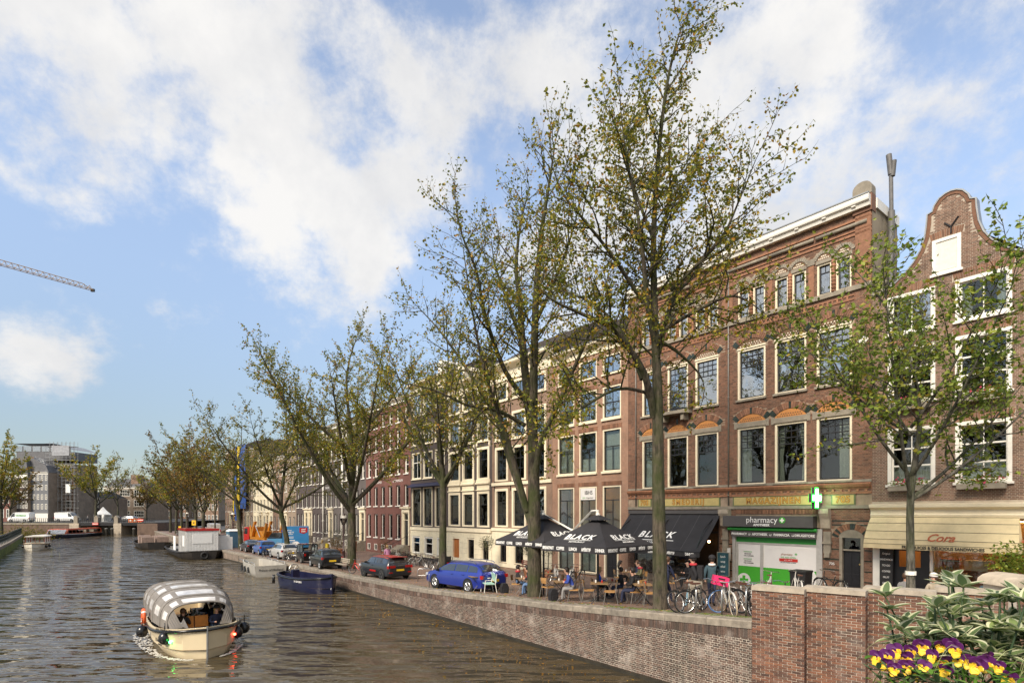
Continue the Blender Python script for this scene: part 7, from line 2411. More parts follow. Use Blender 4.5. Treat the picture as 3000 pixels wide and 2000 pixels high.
 b = thing('lifebuoy', 'orange and white lifebuoy hung on the canopy side of the tour boat', 'lifebuoy', Matrix.Translation(r.location) @ Matrix.Rotation(hd(h.x, h.y), 4, 'Z') @ Vector((4.9, -1.62, 1.05)), hd(h.x, h.y))
 MB().ring((0, 0, 0), .29, .075, 'Y', 20, 8).build('ring', 'buoy_orange', b, smooth=True)
 for k in range(4):
  a = math.pi / 4 + k * math.pi / 2; MB().tube([(.29 * math.cos(a - .12), 0, .29 * math.sin(a - .12)), (.29 * math.cos(a + .12), 0, .29 * math.sin(a + .12))], .08, 8).build('band', 'white_paint', b)
 # wake
 wk = MB(); rn = random.Random(2)
 return r, h, L
FLAG, FH, FL = boat_flagship()
def boat_blue():
 a = Vector((-16.6, 40.2, 0)); b = Vector((-11.7, 35.7, 0)); d = (b - a).normalized(); L = (b - a).length
 r = thing('sloop', 'open dark blue sloop with steering wheel moored at the quay', 'boat', (a.x, a.y, 0), hd(d.x, d.y))
 hull(r, L, 2.35, sheer_boat(.95, 1.15, 1.05), lambda s: math.sqrt(max(0, 1 - ((s - .5) / .5) ** 4)) * (.9 + .1 * s) if s < .5 else math.sqrt(max(0, 1 - ((s - .5) / .5) ** 2.4)), 'hull_navy', .38, strake='fender_black', n=20)
 MB().box(L - .02, L + .12, -.05, .05, -.3, 1.32).build('stem_post', 'hull_navy', r); MB().box(L - .35, L + .2, -.12, .12, 1.2, 1.28).build('bow_cap', 'hull_navy', r)
 mb = MB(); mb.ring((1.5, 0, 1.25), .36, .025, 'X', 20, 5)
 for k in range(6): mb.tube([(1.5, 0, 1.25), (1.5, .34 * math.cos(k * 1.047), 1.25 + .34 * math.sin(k * 1.047))], .014, 4)
 mb.build('steering_wheel', 'steel', r); MB().box(1.55, 1.85, -.25, .25, .38, 1.25).build('console', 'hull_navy', r)
 for x in (2.9, 4.3): MB().box(x, x + .3, -.95, .95, .62, .7).build('thwart', 'deck_wood', r)
 mb = MB(); mb.tube([(1.05, -1.25, .95), (1.05, -1.27, .35)], .1, 8); mb.build('fender', 'fender_black', r, smooth=True)
 text(r, 'DE GISTEREN', .15, (4.4, -1.16, .72), 'letter_white', rot=(rad(-6), 0, rad(5)))
 text(r, '4', .2, (L + .055, -.06, .35), 'letter_white')
boat_blue()
def boat_alu():
 o = Vector((-19.9, 45.5, 0))
 r = thing('flat_boat', 'pale aluminium workboat lettered Prince of Holland on its square stern', 'boat', (o.x, o.y, 0), hd(U.x, U.y))
 hull(r, 6.6, 2.5, lambda s: .92 + .12 * s, lambda s: 1.0 if s < .55 else 1 - .45 * ((s - .55) / .45) ** 1.6, 'hull_alu', .25, 'hull_alu', flare=.9, n=12)
 text(r, 'Prince of Holland', .27, (-.02, 0, .55), 'letter_black', rot=(0, 0, rad(-90)), shear=.2)
 for sg in (1, -1):
  for (a, b) in ((.3, 1.7), (2.3, 3.8), (4.2, 5.8)):
   mb = MB(); mb.tube([(a, sg * 1.18, .95), (a + .05, sg * 1.18, 1.12), (b - .05, sg * 1.16, 1.14), (b, sg * 1.16, .97)], .025, 5); mb.build('hand_rail', 'steel', r)
 for x in (2.2, 3.4, 4.6): MB().cbox((x, 1.24, .45), (.32, .12, .45), ry=.3).build('fender', 'fender_black', r)
 for x in (1.3, 3.3): MB().box(x, x + .35, -1.05, 1.05, .5, .57).build('thwart', 'hull_alu', r)
boat_alu()
def barge_cabin():
 o = Vector((-34.6, 62.0, 0))
 r = thing('work_barge', 'dark iron barge carrying a white site cabin with red roof edge', 'boat', (o.x, o.y, 0), hd(U.x, U.y))
 hull(r, 17, 4.7, lambda s: .75 + .5 * abs(s - .5) ** 2 * 2, lambda s: (math.sin(min(1, s / .12) * math.pi / 2) * .45 + .55) if s < .12 else (1 if s < .85 else 1 - .5 * ((s - .85) / .15) ** 2), 'hull_black', .6, 'grey_metal', strake='hull_black', n=20)
 mb = MB(); mb.ring((-.15, 0, .45), .32, .12, 'X', 16, 8); mb.build('tyre_fender', 'rubber', r, smooth=True)
 c = MB().box(1.3, 7.3, -1.65, 1.65, .62, 3.35).build('site_cabin', 'car_white', r)
 mb = MB()
 for k in range(22): mb.box(1.28, 1.3, -1.6 + k * .15, -1.53 + k * .15, .7, 3.15)
 mb.build('corrugation', 'tent_white', c, fix=False)
 MB().box(1.22, 7.38, -1.73, 1.73, 3.2, 3.42).build('roof_edge', 'car_red', c)
 MB().box(1.25, 1.29, -1.0, 1.0, 1.75, 2.85).build('shutter', 'tent_white', c); MB().box(2.6, 3.6, 1.65, 1.69, 1.4, 2.6).build('shutter', 'tent_white', c)
 for (x, y, rz) in ((1.6, -2.3, -90), (8.5, 1.9, 0)):
  b = MB().cbox((x + .3, y, 1.55), (.04, 1.9, 1.7), rz=rad(rz + 90)).build('sign_board', 'tent_white', r)
 b = MB().box(2.2, 2.24, -3.0, -1.75, .9, 2.6).build('sign_board', 'tent_white', r)
 text(b, 'Coen Hagedoorn', .17, (2.19, -2.38, 1.7), 'letter_black', rot=(0, 0, rad(-90)), shear=.15)
 for k in range(2): MB().prism([(-2.9 + k * .3, 1.9), (-2.6 + k * .3, 1.9), (-2.4 + k * .3, 2.3), (-2.7 + k * .3, 2.3)], 2.18, 2.2, 'X').build('logo_mark', 'car_red', b)
 MB().box(7.8, 16, -1.6, 1.6, .61, .8).build('hatch', 'grey_metal', r)
barge_cabin()
def barge_crates():
 o = W(84, -18.0)
 r = thing('cargo_barge', 'low dark barge with green edge stripe and shrink-wrapped brick pallets', 'boat', (o.x, o.y, 0), hd(U.x, U.y))
 hull(r, 13, 4.2, lambda s: .75 + .6 * abs(s - .5) ** 2 * 2, lambda s: (math.sin(min(1, s / .15) * math.pi / 2) * .5 + .5) if s < .15 else (1 if s < .82 else 1 - .55 * ((s - .82) / .18) ** 2), 'hull_black', .5, 'grey_metal', n=16)
 MB().box(1.0, 5.0, -2.14, -2.10, .62, .7).build('edge_stripe', 'roll_green', r)
 for i, (x, y) in enumerate(((2.0, -.9), (2.0, .9), (4.4, -.9), (6.5, -.8), (6.5, .9), (8.6, .8))):
  p = Matrix.Translation(r.location) @ Matrix.Rotation(hd(U.x, U.y), 4, 'Z') @ Vector((x, y, .51))
  q = thing('brick_pallet', 'wrapped pallet of bricks on the low barge', 'pallet', p, hd(U.x, U.y), 'brick pallets on the low barge')
  MB().box(-.9, .9, -.75, .75, .14, 1.25).build('load', 'pallet_stack', q)
  for yy in (-.6, 0, .6): MB().box(-.9, .9, yy - .06, yy + .06, 0, .14).build('skid', 'deck_wood', q)
barge_crates()
def tour_boat():
 a, b = Vector((-97.0, 128.5, 0)), Vector((-93.0, 110.5, 0)); d = (b - a).normalized(); L = (b - a).length
 r = thing('tour_boat', 'long glass-topped sightseeing boat with red roof and black hull', 'boat', (a.x, a.y, 0), hd(d.x, d.y))
 hull(r, L, 4.0, sheer_boat(.75, .95, .75), bow_full, 'hull_navy', .5, 'tour_red', strake='white_paint', n=18)
 mb = MB(); mb.prism([(1.0, .72), (L - 2.6, .72), (L - 3.4, 1.75), (1.6, 1.75)], -1.75, 1.75); mb.build('cabin', 'tour_red', r)
 for sg in (1, -1):
  for k in range(9): MB().prism([(1.9 + k * 1.45, .95), (3.2 + k * 1.45, .95), (3.2 + k * 1.45, 1.6), (1.9 + k * 1.45, 1.6)], sg * 1.77 - .01, sg * 1.77 + .01).build('window', 'glass_sky', r)
 MB().prism([(L - 2.55, .9), (L - 3.3, 1.7), (L - 3.25, 1.72), (L - 2.5, .92)], -1.6, 1.6).build('windshield', 'glass_sky', r)
 MB().box(1.7, L - 3.5, -1.5, 1.5, 1.75, 1.85).build('roof', 'tour_red', r)
 MB().box(3, L - 5, -.8, .8, 1.85, 1.9).build('roof_glass', 'glass_sky', r)
 text(r, 'Prins Hendrik', .3, (L - 4.5, -1.98, .62), 'letter_white', rot=(0, 0, 0))
tour_boat()
def saloon_boat():
 p = Vector((-66.2, 76.0, 0)); d = Vector((.5, -.86, 0)).normalized(); L = 7
 o = p - d * L
 r = thing('saloon_boat', 'small white saloon boat with red-brown cabin windows near the mossy quay', 'boat', (o.x, o.y, 0), hd(d.x, d.y))
 hull(r, L, 2.5, sheer_boat(.85, 1.1, .9), bow_full, 'hull_white', .4, strake='deck_wood', n=16)
 MB().box(1.0, 5.3, -1.05, 1.05, .7, 1.05).build('coaming', 'hull_white', r)
 mb = MB()
 for x in (1.05, 2.4, 3.8, 5.2):
  for y in (-1.0, 1.0): mb.box(x - .05, x + .05, y - .04, y + .04, 1.05, 1.85)
 for y in (-.5, 0, .5): mb.box(5.16, 5.24, y - .03, y + .03, 1.05, 1.85)
 mb.build('window_frame', 'mahogany', r, fix=False)
 for y in (-1.0, 1.0): MB().face([(1.05, y, 1.05), (5.2, y, 1.05), (5.2, y, 1.85), (1.05, y, 1.85)]).build('pane', 'glass', r, fix=False)
 MB().face([(5.2, -1, 1.05), (5.2, 1, 1.05), (5.2, 1, 1.85), (5.2, -1, 1.85)]).build('pane', 'glass', r, fix=False)
 MB().box(1.2, 5.0, -.6, .6, .4, 1.0).build('bench', 'mahogany', r)
 mb = MB(); mb.prism([(-1.15, 1.85), (1.15, 1.85), (1.0, 1.97), (0, 2.03), (-1.0, 1.97)], .8, 5.45, 'X'); mb.build('roof', 'hull_white', r)
 for q in ((5.3, 1.25), (3.6, 1.32), (5.3, -1.25)): fender(r, (q[0], q[1], .5), .17)
saloon_boat()
for i, (px, Y, c, lb) in enumerate(((418, 150, 'car_azure', 'small blue boat moored beyond the far bridge'), (436, 152, 'hull_white', 'small white boat moored beyond the far bridge'))):
 r = thing('small_boat', lb, 'boat', (X_(px, Y), Y, 0), rad(200))
 hull(r, 4.5, 1.7, sheer_boat(.7, .85, .75), bow_full, c, .35, n=10); MB().box(1.5, 1.8, -.7, .7, .5, .57).build('thwart', 'deck_wood', r)
def wake():
 """broken foam along the bow and a faint trail"""
 rn = random.Random(8); mb = MB()
 M = Matrix.Translation(FLAG.location) @ Matrix.Rotation(hd(FH.x, FH.y), 4, 'Z')
 for sg in (1, -1):
  for i in range(420):
   s = rn.random() ** 1.5; x = FL - .1 - s * 6.5; y = sg * (bow_full(max(.05, min(.999, x / FL))) * 1.30 + .08 + rn.random() * (.12 + .55 * s))
   a = rn.uniform(.015, .06)
   p = M @ Vector((x, y, .012 + .04 * (1 - s) * rn.random()))
   mb.face([p + Vector((a, 0, 0)), p + Vector((0, a * 1.4, 0)), p - Vector((a, 0, 0)), p - Vector((0, a * .8, 0))])
 tag(mb.build('foam', 'white_paint', fix=False), kind='stuff', label='thin white foam along the tour sloop hull')
 mb = MB()
 for i in range(420):
  t = rn.uniform(2, 45); n = nq(t) - .25 - abs(rn.gauss(0, 2.2)); p = W(t, n, .008); a = rn.uniform(.03, .07); q = rn.random() * 6.28
  e, f = Vector((math.cos(q), math.sin(q), 0)) * a, Vector((-math.sin(q), math.cos(q), 0)) * a * .6
  mb.face([p - e, p + f, p + e, p - f + Vector((0, 0, .01))])
 tag(mb.build('fallen_leaves', 'floating_leaf', fix=False), kind='stuff', label='yellow leaves floating on the canal along the quay')
 mb = MB()
 for i in range(1600):
  t = rn.uniform(-1, 60); n = rn.uniform(nq(t) + .1, -6); p = G(t, n) + Vector((0, 0, .012)); a = rn.uniform(.025, .06); q = rn.random() * 6.28
  if n < nq(t) + .62: p.z = zq(t) + .012
  e, f = Vector((math.cos(q), math.sin(q), 0)) * a, Vector((-math.sin(q), math.cos(q), 0)) * a * .6
  mb.face([p - e, p + f, p + e, p - f + Vector((0, 0, .015))])
 tag(mb.build('fallen_leaves', 'floating_leaf', fix=False), kind='stuff', label='dry leaves scattered over the street')
leaf_mat('floating_leaf', [(0, (0.22, 0.10, 0.02)), (0.5, (0.42, 0.20, 0.03)), (1, (0.5, 0.33, 0.06))])
wake()
# ------------------------------------------------------------------ terrace and street furniture
mat('rattan', (0.40, 0.215, 0.075), .55, var=.2, scale=12)
mat('parasol', (0.026, 0.024, 0.026), .8, var=.2, scale=2, bmp=.15, bscale=90)
mat('lamp_iron', (0.045, 0.018, 0.018), .4, var=.2)
mat('frost', (0.62, 0.58, 0.50), .35, var=.05)
mat('mint', (0.36, 0.55, 0.45), .5, var=.06)
mat('bench_wood', (0.30, 0.26, 0.20), .8, var=.25, dirt=.3)
mat('terra_pot', (0.32, 0.13, 0.06), .8, var=.2)
mat('flower_red', (0.60, 0.03, 0.02), .6, var=.3, scale=20)
mat('flower_pink', (0.62, 0.05, 0.14), .6, var=.3, scale=20)
def umbrella(label, c, rz, zg, arm):
 r = thing('parasol', label, 'parasol', (c[0], c[1], zg), rz)
 hs, z0, z1 = 1.56, 4.05 - zg, 5.12 - zg
 rows = [[(s * x, s * y, z1 + (z0 - z1) * s - .05 * math.sin(math.pi * s)) for x, y in ((-hs, -hs), (0, -hs), (hs, -hs), (hs, 0), (hs, hs), (0, hs), (-hs, hs), (-hs, 0))] for s in (.04, .2, .4, .6, .8, 1)]
 mb = MB(); mb.grid(rows, closed=True); mb.build('canopy', 'parasol', r, fix=False)
 e = rows[-1]
 mb = MB(); mb.grid([[(x, y, z) for x, y, z in e], [(x * 1.01, y * 1.01, z - .25) for x, y, z in e]], closed=True); mb.build('valance', 'parasol', r, fix=False)
 mb = MB(); mb.grid([[(.40 * x / hs, .40 * y / hs, z1 - .12) for x, y, z in e], [(.06 * x / hs, .06 * y / hs, z1 + .08) for x, y, z in e]], closed=True); mb.build('vent_cap', 'parasol', r, fix=False)
 MB().tube([(0, 0, 0), (0, 0, z1 + .05)], .045, 8).build('pole', 'black_metal', r); MB().lathe([(.09, z1 + .05), (.08, z1 + .12), (.04, z1 + .16), (.05, z1 + .28)], 8).build('finial', 'white_paint', r)
 MB().box(-.45, .45, -.45, .45, 0, .10).build('foot', 'grey_metal', r)
 mb = MB()
 for x, y, z in e: mb.tube([(0, 0, z1 - .1), (x * .98, y * .98, z - .02)], .018, 4)
 mb.build('rib', 'black_metal', r)
 a = math.atan2(z1 - z0, hs); tl = -(math.pi / 2 - a)
 for k in range(4):
  h = bpy.data.objects.new('print', None); COL.objects.link(h); h.parent = r; h.rotation_euler = (0, 0, k * math.pi / 2)
  f = .72
  text(h, 'BLACK', .40, (0, -hs * f - .02, z1 + (z0 - z1) * f + .01), 'letter_white', rot=(tl, 0, 0), shear=.2, bold=.008, spacing=1.15)
  text(h, 'RESTAURANT', .12, (0.05, -hs * .88 - .02, z1 + (z0 - z1) * .88 + .015), 'letter_white', rot=(tl, 0, 0), shear=.2)
  o = MB().box(-.65, .65, -.004, .004, -.01, .01).build('underline', 'letter_white', h); o.location = (0, -hs * .815 - .02, z1 + (z0 - z1) * .815 + .012); o.rotation_euler = (tl, 0, 0)
  for i, w in enumerate(('BREAKFAST', 'COFFEE', 'LUNCH', 'APÉRITIF', 'DINNER')): text(h, w, .165, (-1.2 + i * .62, -hs * 1.008 - .012, z0 - .125), 'letter_white', sx=.68, bold=.005)
 if arm:
  M = (Matrix.Translation(r.location) @ Matrix.Rotation(rz, 4, 'Z')).inverted()
  MB().tube([M @ Vector(p) for p in arm], .05, 4).build('support_arm', 'white_paint', r)
umbrella('black parasol printed BLACK beside the mossy many-stemmed tree', (1.45, 25.3), rad(42), 1.36, [(1.45, 25.3, 5.1), (1.42, 25.3, 5.22), (2.75, 24.9, 4.47)])
umbrella('black parasol printed BLACK nearest the restaurant awning', (3.38, 21.7), rad(44), 1.72, [(3.40, 21.7, 5.25), (3.36, 21.8, 5.36), (3.2, 22.2, 5.34), (2.62, 23.8, 4.5)])
def make_chair():
 r = thing('terrace_chair', 'x', 'chair', (0, 0, -50), 0, 'rattan terrace chairs')
 mb = MB(); mb.prism([(-.21, -.18), (-.14, -.22), (.18, -.2), (.22, -.1), (.22, .1), (.18, .2), (-.14, .22), (-.21, .18)], .44, .475, 'Z'); mb.build('seat', 'rattan', r)
 mb = MB(); g = [[(-.235 - .03 * (k > 0) + .05 * abs(math.sin(a)) ** 2, .225 * math.sin(a) * 1.02, .62 + .24 * k / 2) for a in [-1.2 + 2.4 * i / 8 for i in range(9)]] for k in range(3)]
 mb.grid(g); mb.grid([[(p[0] + .015, p[1], p[2]) for p in w] for w in g]); mb.build('backrest', 'rattan', r, fix=False)
 for y in (-.2, .2):
  MB().tube([(-.28, y * 1.15, 0), (-.19, y, .46), (-.25, y * 1.02, .84)], .013, 5).build('leg', 'grey_metal', r); MB().tube([(.24, y * 1.1, 0), (.17, y, .45)], .013, 5).build('leg', 'grey_metal', r)
 return r
CH = make_chair()
SEATS = [(11.13, -10.28, 0, 'with the man in black leather jacket'), (9.63, -10.49, 180, 'under the man in blue jeans facing the leather jacket'), (8.48, -10.66, 20, 'standing empty beside the pair of men'), (10.68, -8.05, 180, 'in the second row behind the two men'), (6.69, -10.86, 180, 'under the man in the blue puffer jacket'), (6.05, -10.7, 0, 'pushed back to back with the puffer jacket'),
   (4.85, -10.8, 180, 'at the table edge over the canal coping'), (10.33, -6.9, 0, 'turned to the house fronts in the third row'), (4.28, -10.1, 180, 'carrying the man in dark jeans by the tree'), (3.4, -10.3, 0, 'half hidden by the tallest tree trunk'), (6.27, -5.26, 180, 'below the restaurant awning edge'), (10.5, -3.9, 0, 'under the person in the beige vest'), (9.3, -3.7, 180, 'facing the beige vest across the table'),
   (8.39, -4.61, 180, 'under the person with red scarf'), (6.84, -2.95, 180, 'carrying the bald man by the glass front'), (13.57, -5.76, 0, 'beside the lamp post base'), (13.2, -7.08, 180, 'next to the lamp post, facing away'), (7.5, -8.7, 0, 'under the blue hooded jumper'), (6.5, -8.2, 180, 'opposite the blue hooded jumper'), (5.2, -8.6, 0, 'behind the dark jeans in the second row')]
for i, (t, n, a, lb) in enumerate(SEATS):
 c = CH if i == 0 else copy_tree(CH)
 p = G(t, n); c.location = p; c.rotation_euler = (0, 0, rad(a + RN.uniform(-14, 14))); c['label'] = 'rattan terrace chair ' + lb
def make_table():
 r = thing('terrace_table', 'x', 'table', (0, 0, -50), 0, 'folding terrace tables')
 MB().box(-.33, .33, -.33, .33, .73, .755).build('table_top', 'deck_wood', r)
 for y in (-.28, .28):
  MB().tube([(-.3, y, 0), (.28, y, .73)], .012, 5).build('leg', 'black_metal', r); MB().tube([(.3, y, 0), (-.28, y, .73)], .012, 5).build('leg', 'black_metal', r)
 return r
TB = make_table()
for i, (t, n, lb) in enumerate(((10.38, -10.4, 'between the two men in jeans'), (7.5, -10.75, 'in front of the blue puffer jacket'), (5.45, -10.75, 'near the coping with a sugar pot'), (7.0, -8.45, 'in the middle row by the hooded jumper'), (9.9, -3.8, 'near the house fronts by the beige vest'), (3.85, -10.2, 'beside the tallest tree'), (13.4, -6.4, 'by the lamp post'))):
 c = TB if i == 0 else copy_tree(TB)
 c.location = G(t, n); c.rotation_euler = (0, 0, rad(RN.uniform(-20, 20))); c['label'] = 'small folding terrace table ' + lb
 for k in range(2):
  j = thing('condiment_jar', 'small white condiment jar on a folding terrace table', 'jar', c.location + Vector((.1 - .22 * k, .1 * k, .756)), 0, 'jars on the terrace tables')
  MB().lathe([(.03, 0), (.035, .08), (.02, .1)], 8).build('body', 'white_paint' if k else 'red_label', j); MB().lathe([(.022, .1), (.022, .13)], 8).build('lid', 'steel', j)
# mint garden chair and its bistro table by the blue wagon
r = thing('garden_chair', 'mint green metal garden chair beside the blue wagon bumper', 'chair', G(12.5, -10.9), rad(-75))
MB().box(-.4, .4, -.22, .25, .42, .45).build('seat', 'mint', r); MB().cbox((0, .28, .72), (.8, .03, .42), rx=.2).build('backrest', 'mint', r)
for x in (-.4, .4):
 MB().tube([(x, -.28, 0), (x, -.22, .62), (x, .2, .64)], .018, 5).build('leg', 'white_paint', r); MB().tube([(x, .34, 0), (x, .25, .45), (x, .33, .9)], .018, 5).build('leg', 'white_paint', r)
c = copy_tree(TB, G(13.35, -11.0), rad(20), 'bistro table with pale wooden top next to the mint chair')
def lamp(label, p, H=4.4):
 r = thing('street_lamp', label, 'street lamp', p, rad(20))
 MB().lathe([(.2, 0), (.2, .12), (.13, .2), (.12, .9), (.15, .95), (.075, 1.05), (.06, H - 1.15), (.09, H - 1.12), (.05, H - 1.0), (.05, H - .95)], 10).build('post', 'lamp_iron', r, smooth='angle')
 MB().lathe([(.15, H - .92), (.30, H - .36)], 6).build('lantern_glass', 'clear_vinyl', r)
 mb = MB()
 for k in range(6):
  a = k * math.pi / 3; mb.tube([(.15 * math.cos(a), .15 * math.sin(a), H - .95), (.31 * math.cos(a), .31 * math.sin(a), H - .35)], .014, 4); mb.tube([(.31 * math.cos(a), .31 * math.sin(a), H - .36), (.37 * math.cos(a), .37 * math.sin(a), H - .24)], .014, 4)
 mb.ring((0, 0, H - .35), .32, .025, 'Z', 12, 5); mb.ring((0, 0, H - .93), .16, .02, 'Z', 12, 5); mb.build('lantern_frame', 'lamp_iron', r)
 MB().lathe([(.30, H - .34), (.2, H - .22), (.15, H - .15), (.14, H - .08)], 12).build('lantern_roof', 'frost', r); MB().lathe([(.06, H - .08), (.1, H - .0), (.08, H + .06), (.03, H + .12)], 8).build('finial', 'lamp_iron', r)
 MB().ball((0, 0, H - .6), .07).build('bulb', 'frost', r)
lamp('crowned lantern on a dark red post between the two parasols', G(13.68, -6.96))
lamp('crowned lantern on a dark red post behind the black hatchback', G(40.5, -7.3), 4.3)
lamp('crowned lantern near the skip truck and portable toilet', G(68, -11.2), 4.5)
lamp('crowned lantern by the far end of the quay trees', G(104, -11.6), 4.5)
def hoop(label, p, rz, w=.75):
 r = thing('bike_rack', label, 'bike rack', p, rz, 'steel bicycle hoops'); pts = [(-w / 2, 0, 0), (-w / 2, 0, .72), (-w / 2 + .08, 0, .8), (w / 2 - .08, 0, .8), (w / 2, 0, .72), (w / 2, 0, 0)]
 MB().tube(pts, .028, 8).build('tube', 'steel', r, smooth=True); MB().tube([(-w / 2, 0, .4), (w / 2, 0, .4)], .02, 6).build('crossbar', 'steel', r)
for (t, n, a, lb) in ((.95, -11.1, 60, 'steel bicycle hoop beside the tallest tree'), (.15, -11.0, 60, 'steel bicycle hoop by the blue-tyred wheel'), (-.6, -11.0, 60, 'steel bicycle hoop by the stepped wall'), (20.6, -9.9, 0, 'steel hoop next to the slim tree'), (43.5, -10.8, 0, 'steel hoop by the leaning tree'), (16.9, -11.2, 10, 'low hoop at the front of the blue wagon')): hoop(lb, G(t, n), rad(a))
def bench(label, p, rz, m='bench_wood', L=1.7):
 r = thing('street_bench', label, 'bench', p, rz)
 for k in range(4): MB().box(-L / 2, L / 2, -.2 + k * .11, -.11 + k * .11, .43, .46).build('slat', m, r)
 for k in range(3): MB().cbox((0, .28 + .02 * k, .58 + k * .12), (L, .03, .09), rx=-.15).build('slat', m, r)
 for x in (-L / 2 + .2, L / 2 - .2): MB().tube([(x, -.18, 0), (x, -.15, .43), (x, .22, .43), (x, .33, .9)], .022, 5).build('leg', 'black_metal', r); MB().tube([(x, .22, .43), (x, .28, 0)], .022, 5).build('leg', 'black_metal', r)
bench('weathered slatted bench by the red bicycle', G(31.5, -10.9), rad(-52)); bench('brown slatted bench against the cream ground floor', G(21.5, -1.2), FROT, 'mahogany')
rn_ = random.Random(3)
def leaf_cloud(n, rad_, size, cz, flat=1.0, rn=rn_):
 mb = MB()
 for i in range(n):
  d = Vector((rn.gauss(0, 1), rn.gauss(0, 1), rn.gauss(0, 1))); d = d.normalized() * rad_ * rn.random() ** .45; d.z *= flat
  p = d + Vector((0, 0, cz)); a = Vector((rn.gauss(0, 1), rn.gauss(0, 1), rn.gauss(0, 1))).normalized() * size * rn.uniform(.6, 1.3); c = a.cross(Vector((.2, .4, 1))).normalized() * size * .35
  mb.face([p, p + a * .5 + c, p + a, p + a * .5 - c])
 return mb
def pot(label, p, h=.5, r0=.28, bush=.45, stem=0.0, leaf='leaf_olive', m='terra_pot', n=500, size=.08, fl=None):
 r = thing('potted_plant', label, 'potted plant', p)
 MB().lathe([(r0 * .75, 0), (r0, h * .92), (r0 * 1.1, h * .92), (r0 * 1.1, h), (r0 * .9, h)], 12).build('pot', m, r)
 MB().tube([(0, 0, h - .1), (.03, .02, h + stem + .2)], .03, 5).build('stem', 'bark_far', r)
 leaf_cloud(n, bush, size, h + stem + bush * .8).build('foliage', leaf, r, fix=False)
 if fl: leaf_cloud(120, bush * 1.02, .07, h + stem + bush * .9).build('flowers', fl, r, fix=False)
pot('olive tree in a pot before the cream plastered house front', G(25.8, -1.6), .55, .3, .65, 1.0, 'leaf_silver', n=700, size=.09); pot('olive tree in an orange pot beside the parasol pole', G(19.6, -2.6), .5, .3, .6, .9, 'leaf_silver', n=700, size=.09); pot('olive tree under the first parasol rim', G(18.0, -2.2), .5, .3, .55, .9, 'leaf_silver', n=600, size=.09)
pot('orange-leaved shrub in a tub by the two walkers', G(46.8, -5.6), .6, .4, .7, .1, 'leaf_rust', n=500, size=.12); pot('grey-green bush by the stone steps', G(50.5, -3.8), .5, .4, 1.1, .5, 'leaf_silver', n=700, size=.12); pot('dry brown shrub in front of the plum house', G(44.3, -1.5), .4, .35, .8, .1, 'leaf_rust', n=500, size=.1); pot('red geraniums on the stone steps by the lamp', G(50.2, -2.4), 1.3, .3, .4, 0, 'leaf_green', n=300, fl='flower_red')
pot('big leafy shrub at the end of the sandwich shop front', W(-4.75, -1.5, 2.0), .5, .35, .75, .5, 'leaf_green', n=900, size=.12); pot('dark shrub below the sandwich shop window', W(-2.6, -.6, 2.0), .45, .3, .45, .05, 'leaf_olive', n=500, size=.08)
for (x, z, lb) in ((1.37, 6.38, 'window box of pink geraniums at the left first-floor shop house window'), (3.6, 6.38, 'window box of pink geraniums at the right first-floor shop house window'), (1.37, 9.62, 'window box of pink flowers one floor higher at left'), (3.6, 9.62, 'window box of pink flowers one floor higher at right')):
 p = W(-x, -.24, z - .22); r = thing('window_box', lb.replace(' at left', ' behind the young tree').replace(' at right', ' in the gable house').replace('left ', 'inner ').replace('right ', 'outer '), 'window box', p, FROT)
 MB().box(-.7, .7, -.1, .14, 0, .2).build('box', 'stone_grey', r)
 mb = leaf_cloud(420, .5, .07, .3, .35); mb.v = [(x_ * 1.5, y_ * .4, z_) for x_, y_, z_ in mb.v]; mb.build('foliage', 'leaf_green', r, fix=False)
 mb = leaf_cloud(46, .5, .09, .38, .35); mb.v = [(x_ * 1.5, y_ * .45 - .05, z_) for x_, y_, z_ in mb.v]; mb.build('flowers', 'flower_pink', r, fix=False)
def board(label, p, rz, w, h, m, lines, name='menu_board', z=0):
 r = thing(name, label, 'sign', p, rz)
 MB().box(-w / 2, w / 2, 0, .04, z, z + h).build('panel', m, r); MB().box(-w / 2 - .03, w / 2 + .03, .01, .06, z - .03, z + h + .03).build('frame', 'bench_wood' if m != 'chalkboard' else 'black_metal', r)
 for i, s in enumerate(lines): text(r, s, w * .26, (0, -.004, z + h * (1 - (i + .8) / (len(lines) + .6))), 'letter_white', sx=.8)
board('teal chalk menu board beside the pharmacy', W(6.55, -.5, 1.75), FROT, .62, 1.15, 'menu_teal', ('lunch', 'soup', 'salad', 'wine'), z=.35)
board('tall chalkboard with sandwich and coffee drawings on the shop post', W(-.55, -.12, 2.2), FROT, .42, 1.6, 'chalkboard', ('Original', 'SANDWICH', 'TO GO', 'COFFEE', 'FRUIT', 'SALAD'), z=0)
board('small framed notice by the pharmacy post', W(6.6, -.1, 2.85), FROT, .42, .62, 'shop_white', (), name='notice')
board('wooden sandwich board leaning behind the tallest tree', G(1.7, -10.2), rad(-60), .5, .9, 'bench_wood', ())
r = thing('insulated_bag', 'orange delivery backpack in the sandwich shop window', 'bag', W(-2.55, .45, 2.95), FROT); MB().box(-.3, .3, -.16, .16, 0, .55).build('body', 'orange_plastic', r); MB().box(-.31, .31, -.17, .17, .45, .5).build('trim_band', 'cream', r); text(r, 'm', .3, (0, -.175, .22), 'letter_white')
r = thing('direction_sign', 'yellow detour sign on a post near the site cabin', 'sign', G(92, -12.2), rad(-40)); MB().tube([(0, 0, 0), (0, 0, 3.2)], .04, 6).build('post', 'steel', r); MB().box(-.8, .8, -.05, -.02, 2.3, 3.1).build('panel', 'yellow_sign', r); MB().prism([(-.4, 2.62), (.1, 2.62), (.1, 2.5), (.4, 2.7), (.1, 2.9), (.1, 2.78), (-.4, 2.78)], -.06, -.052).build('arrow', 'letter_black', r)
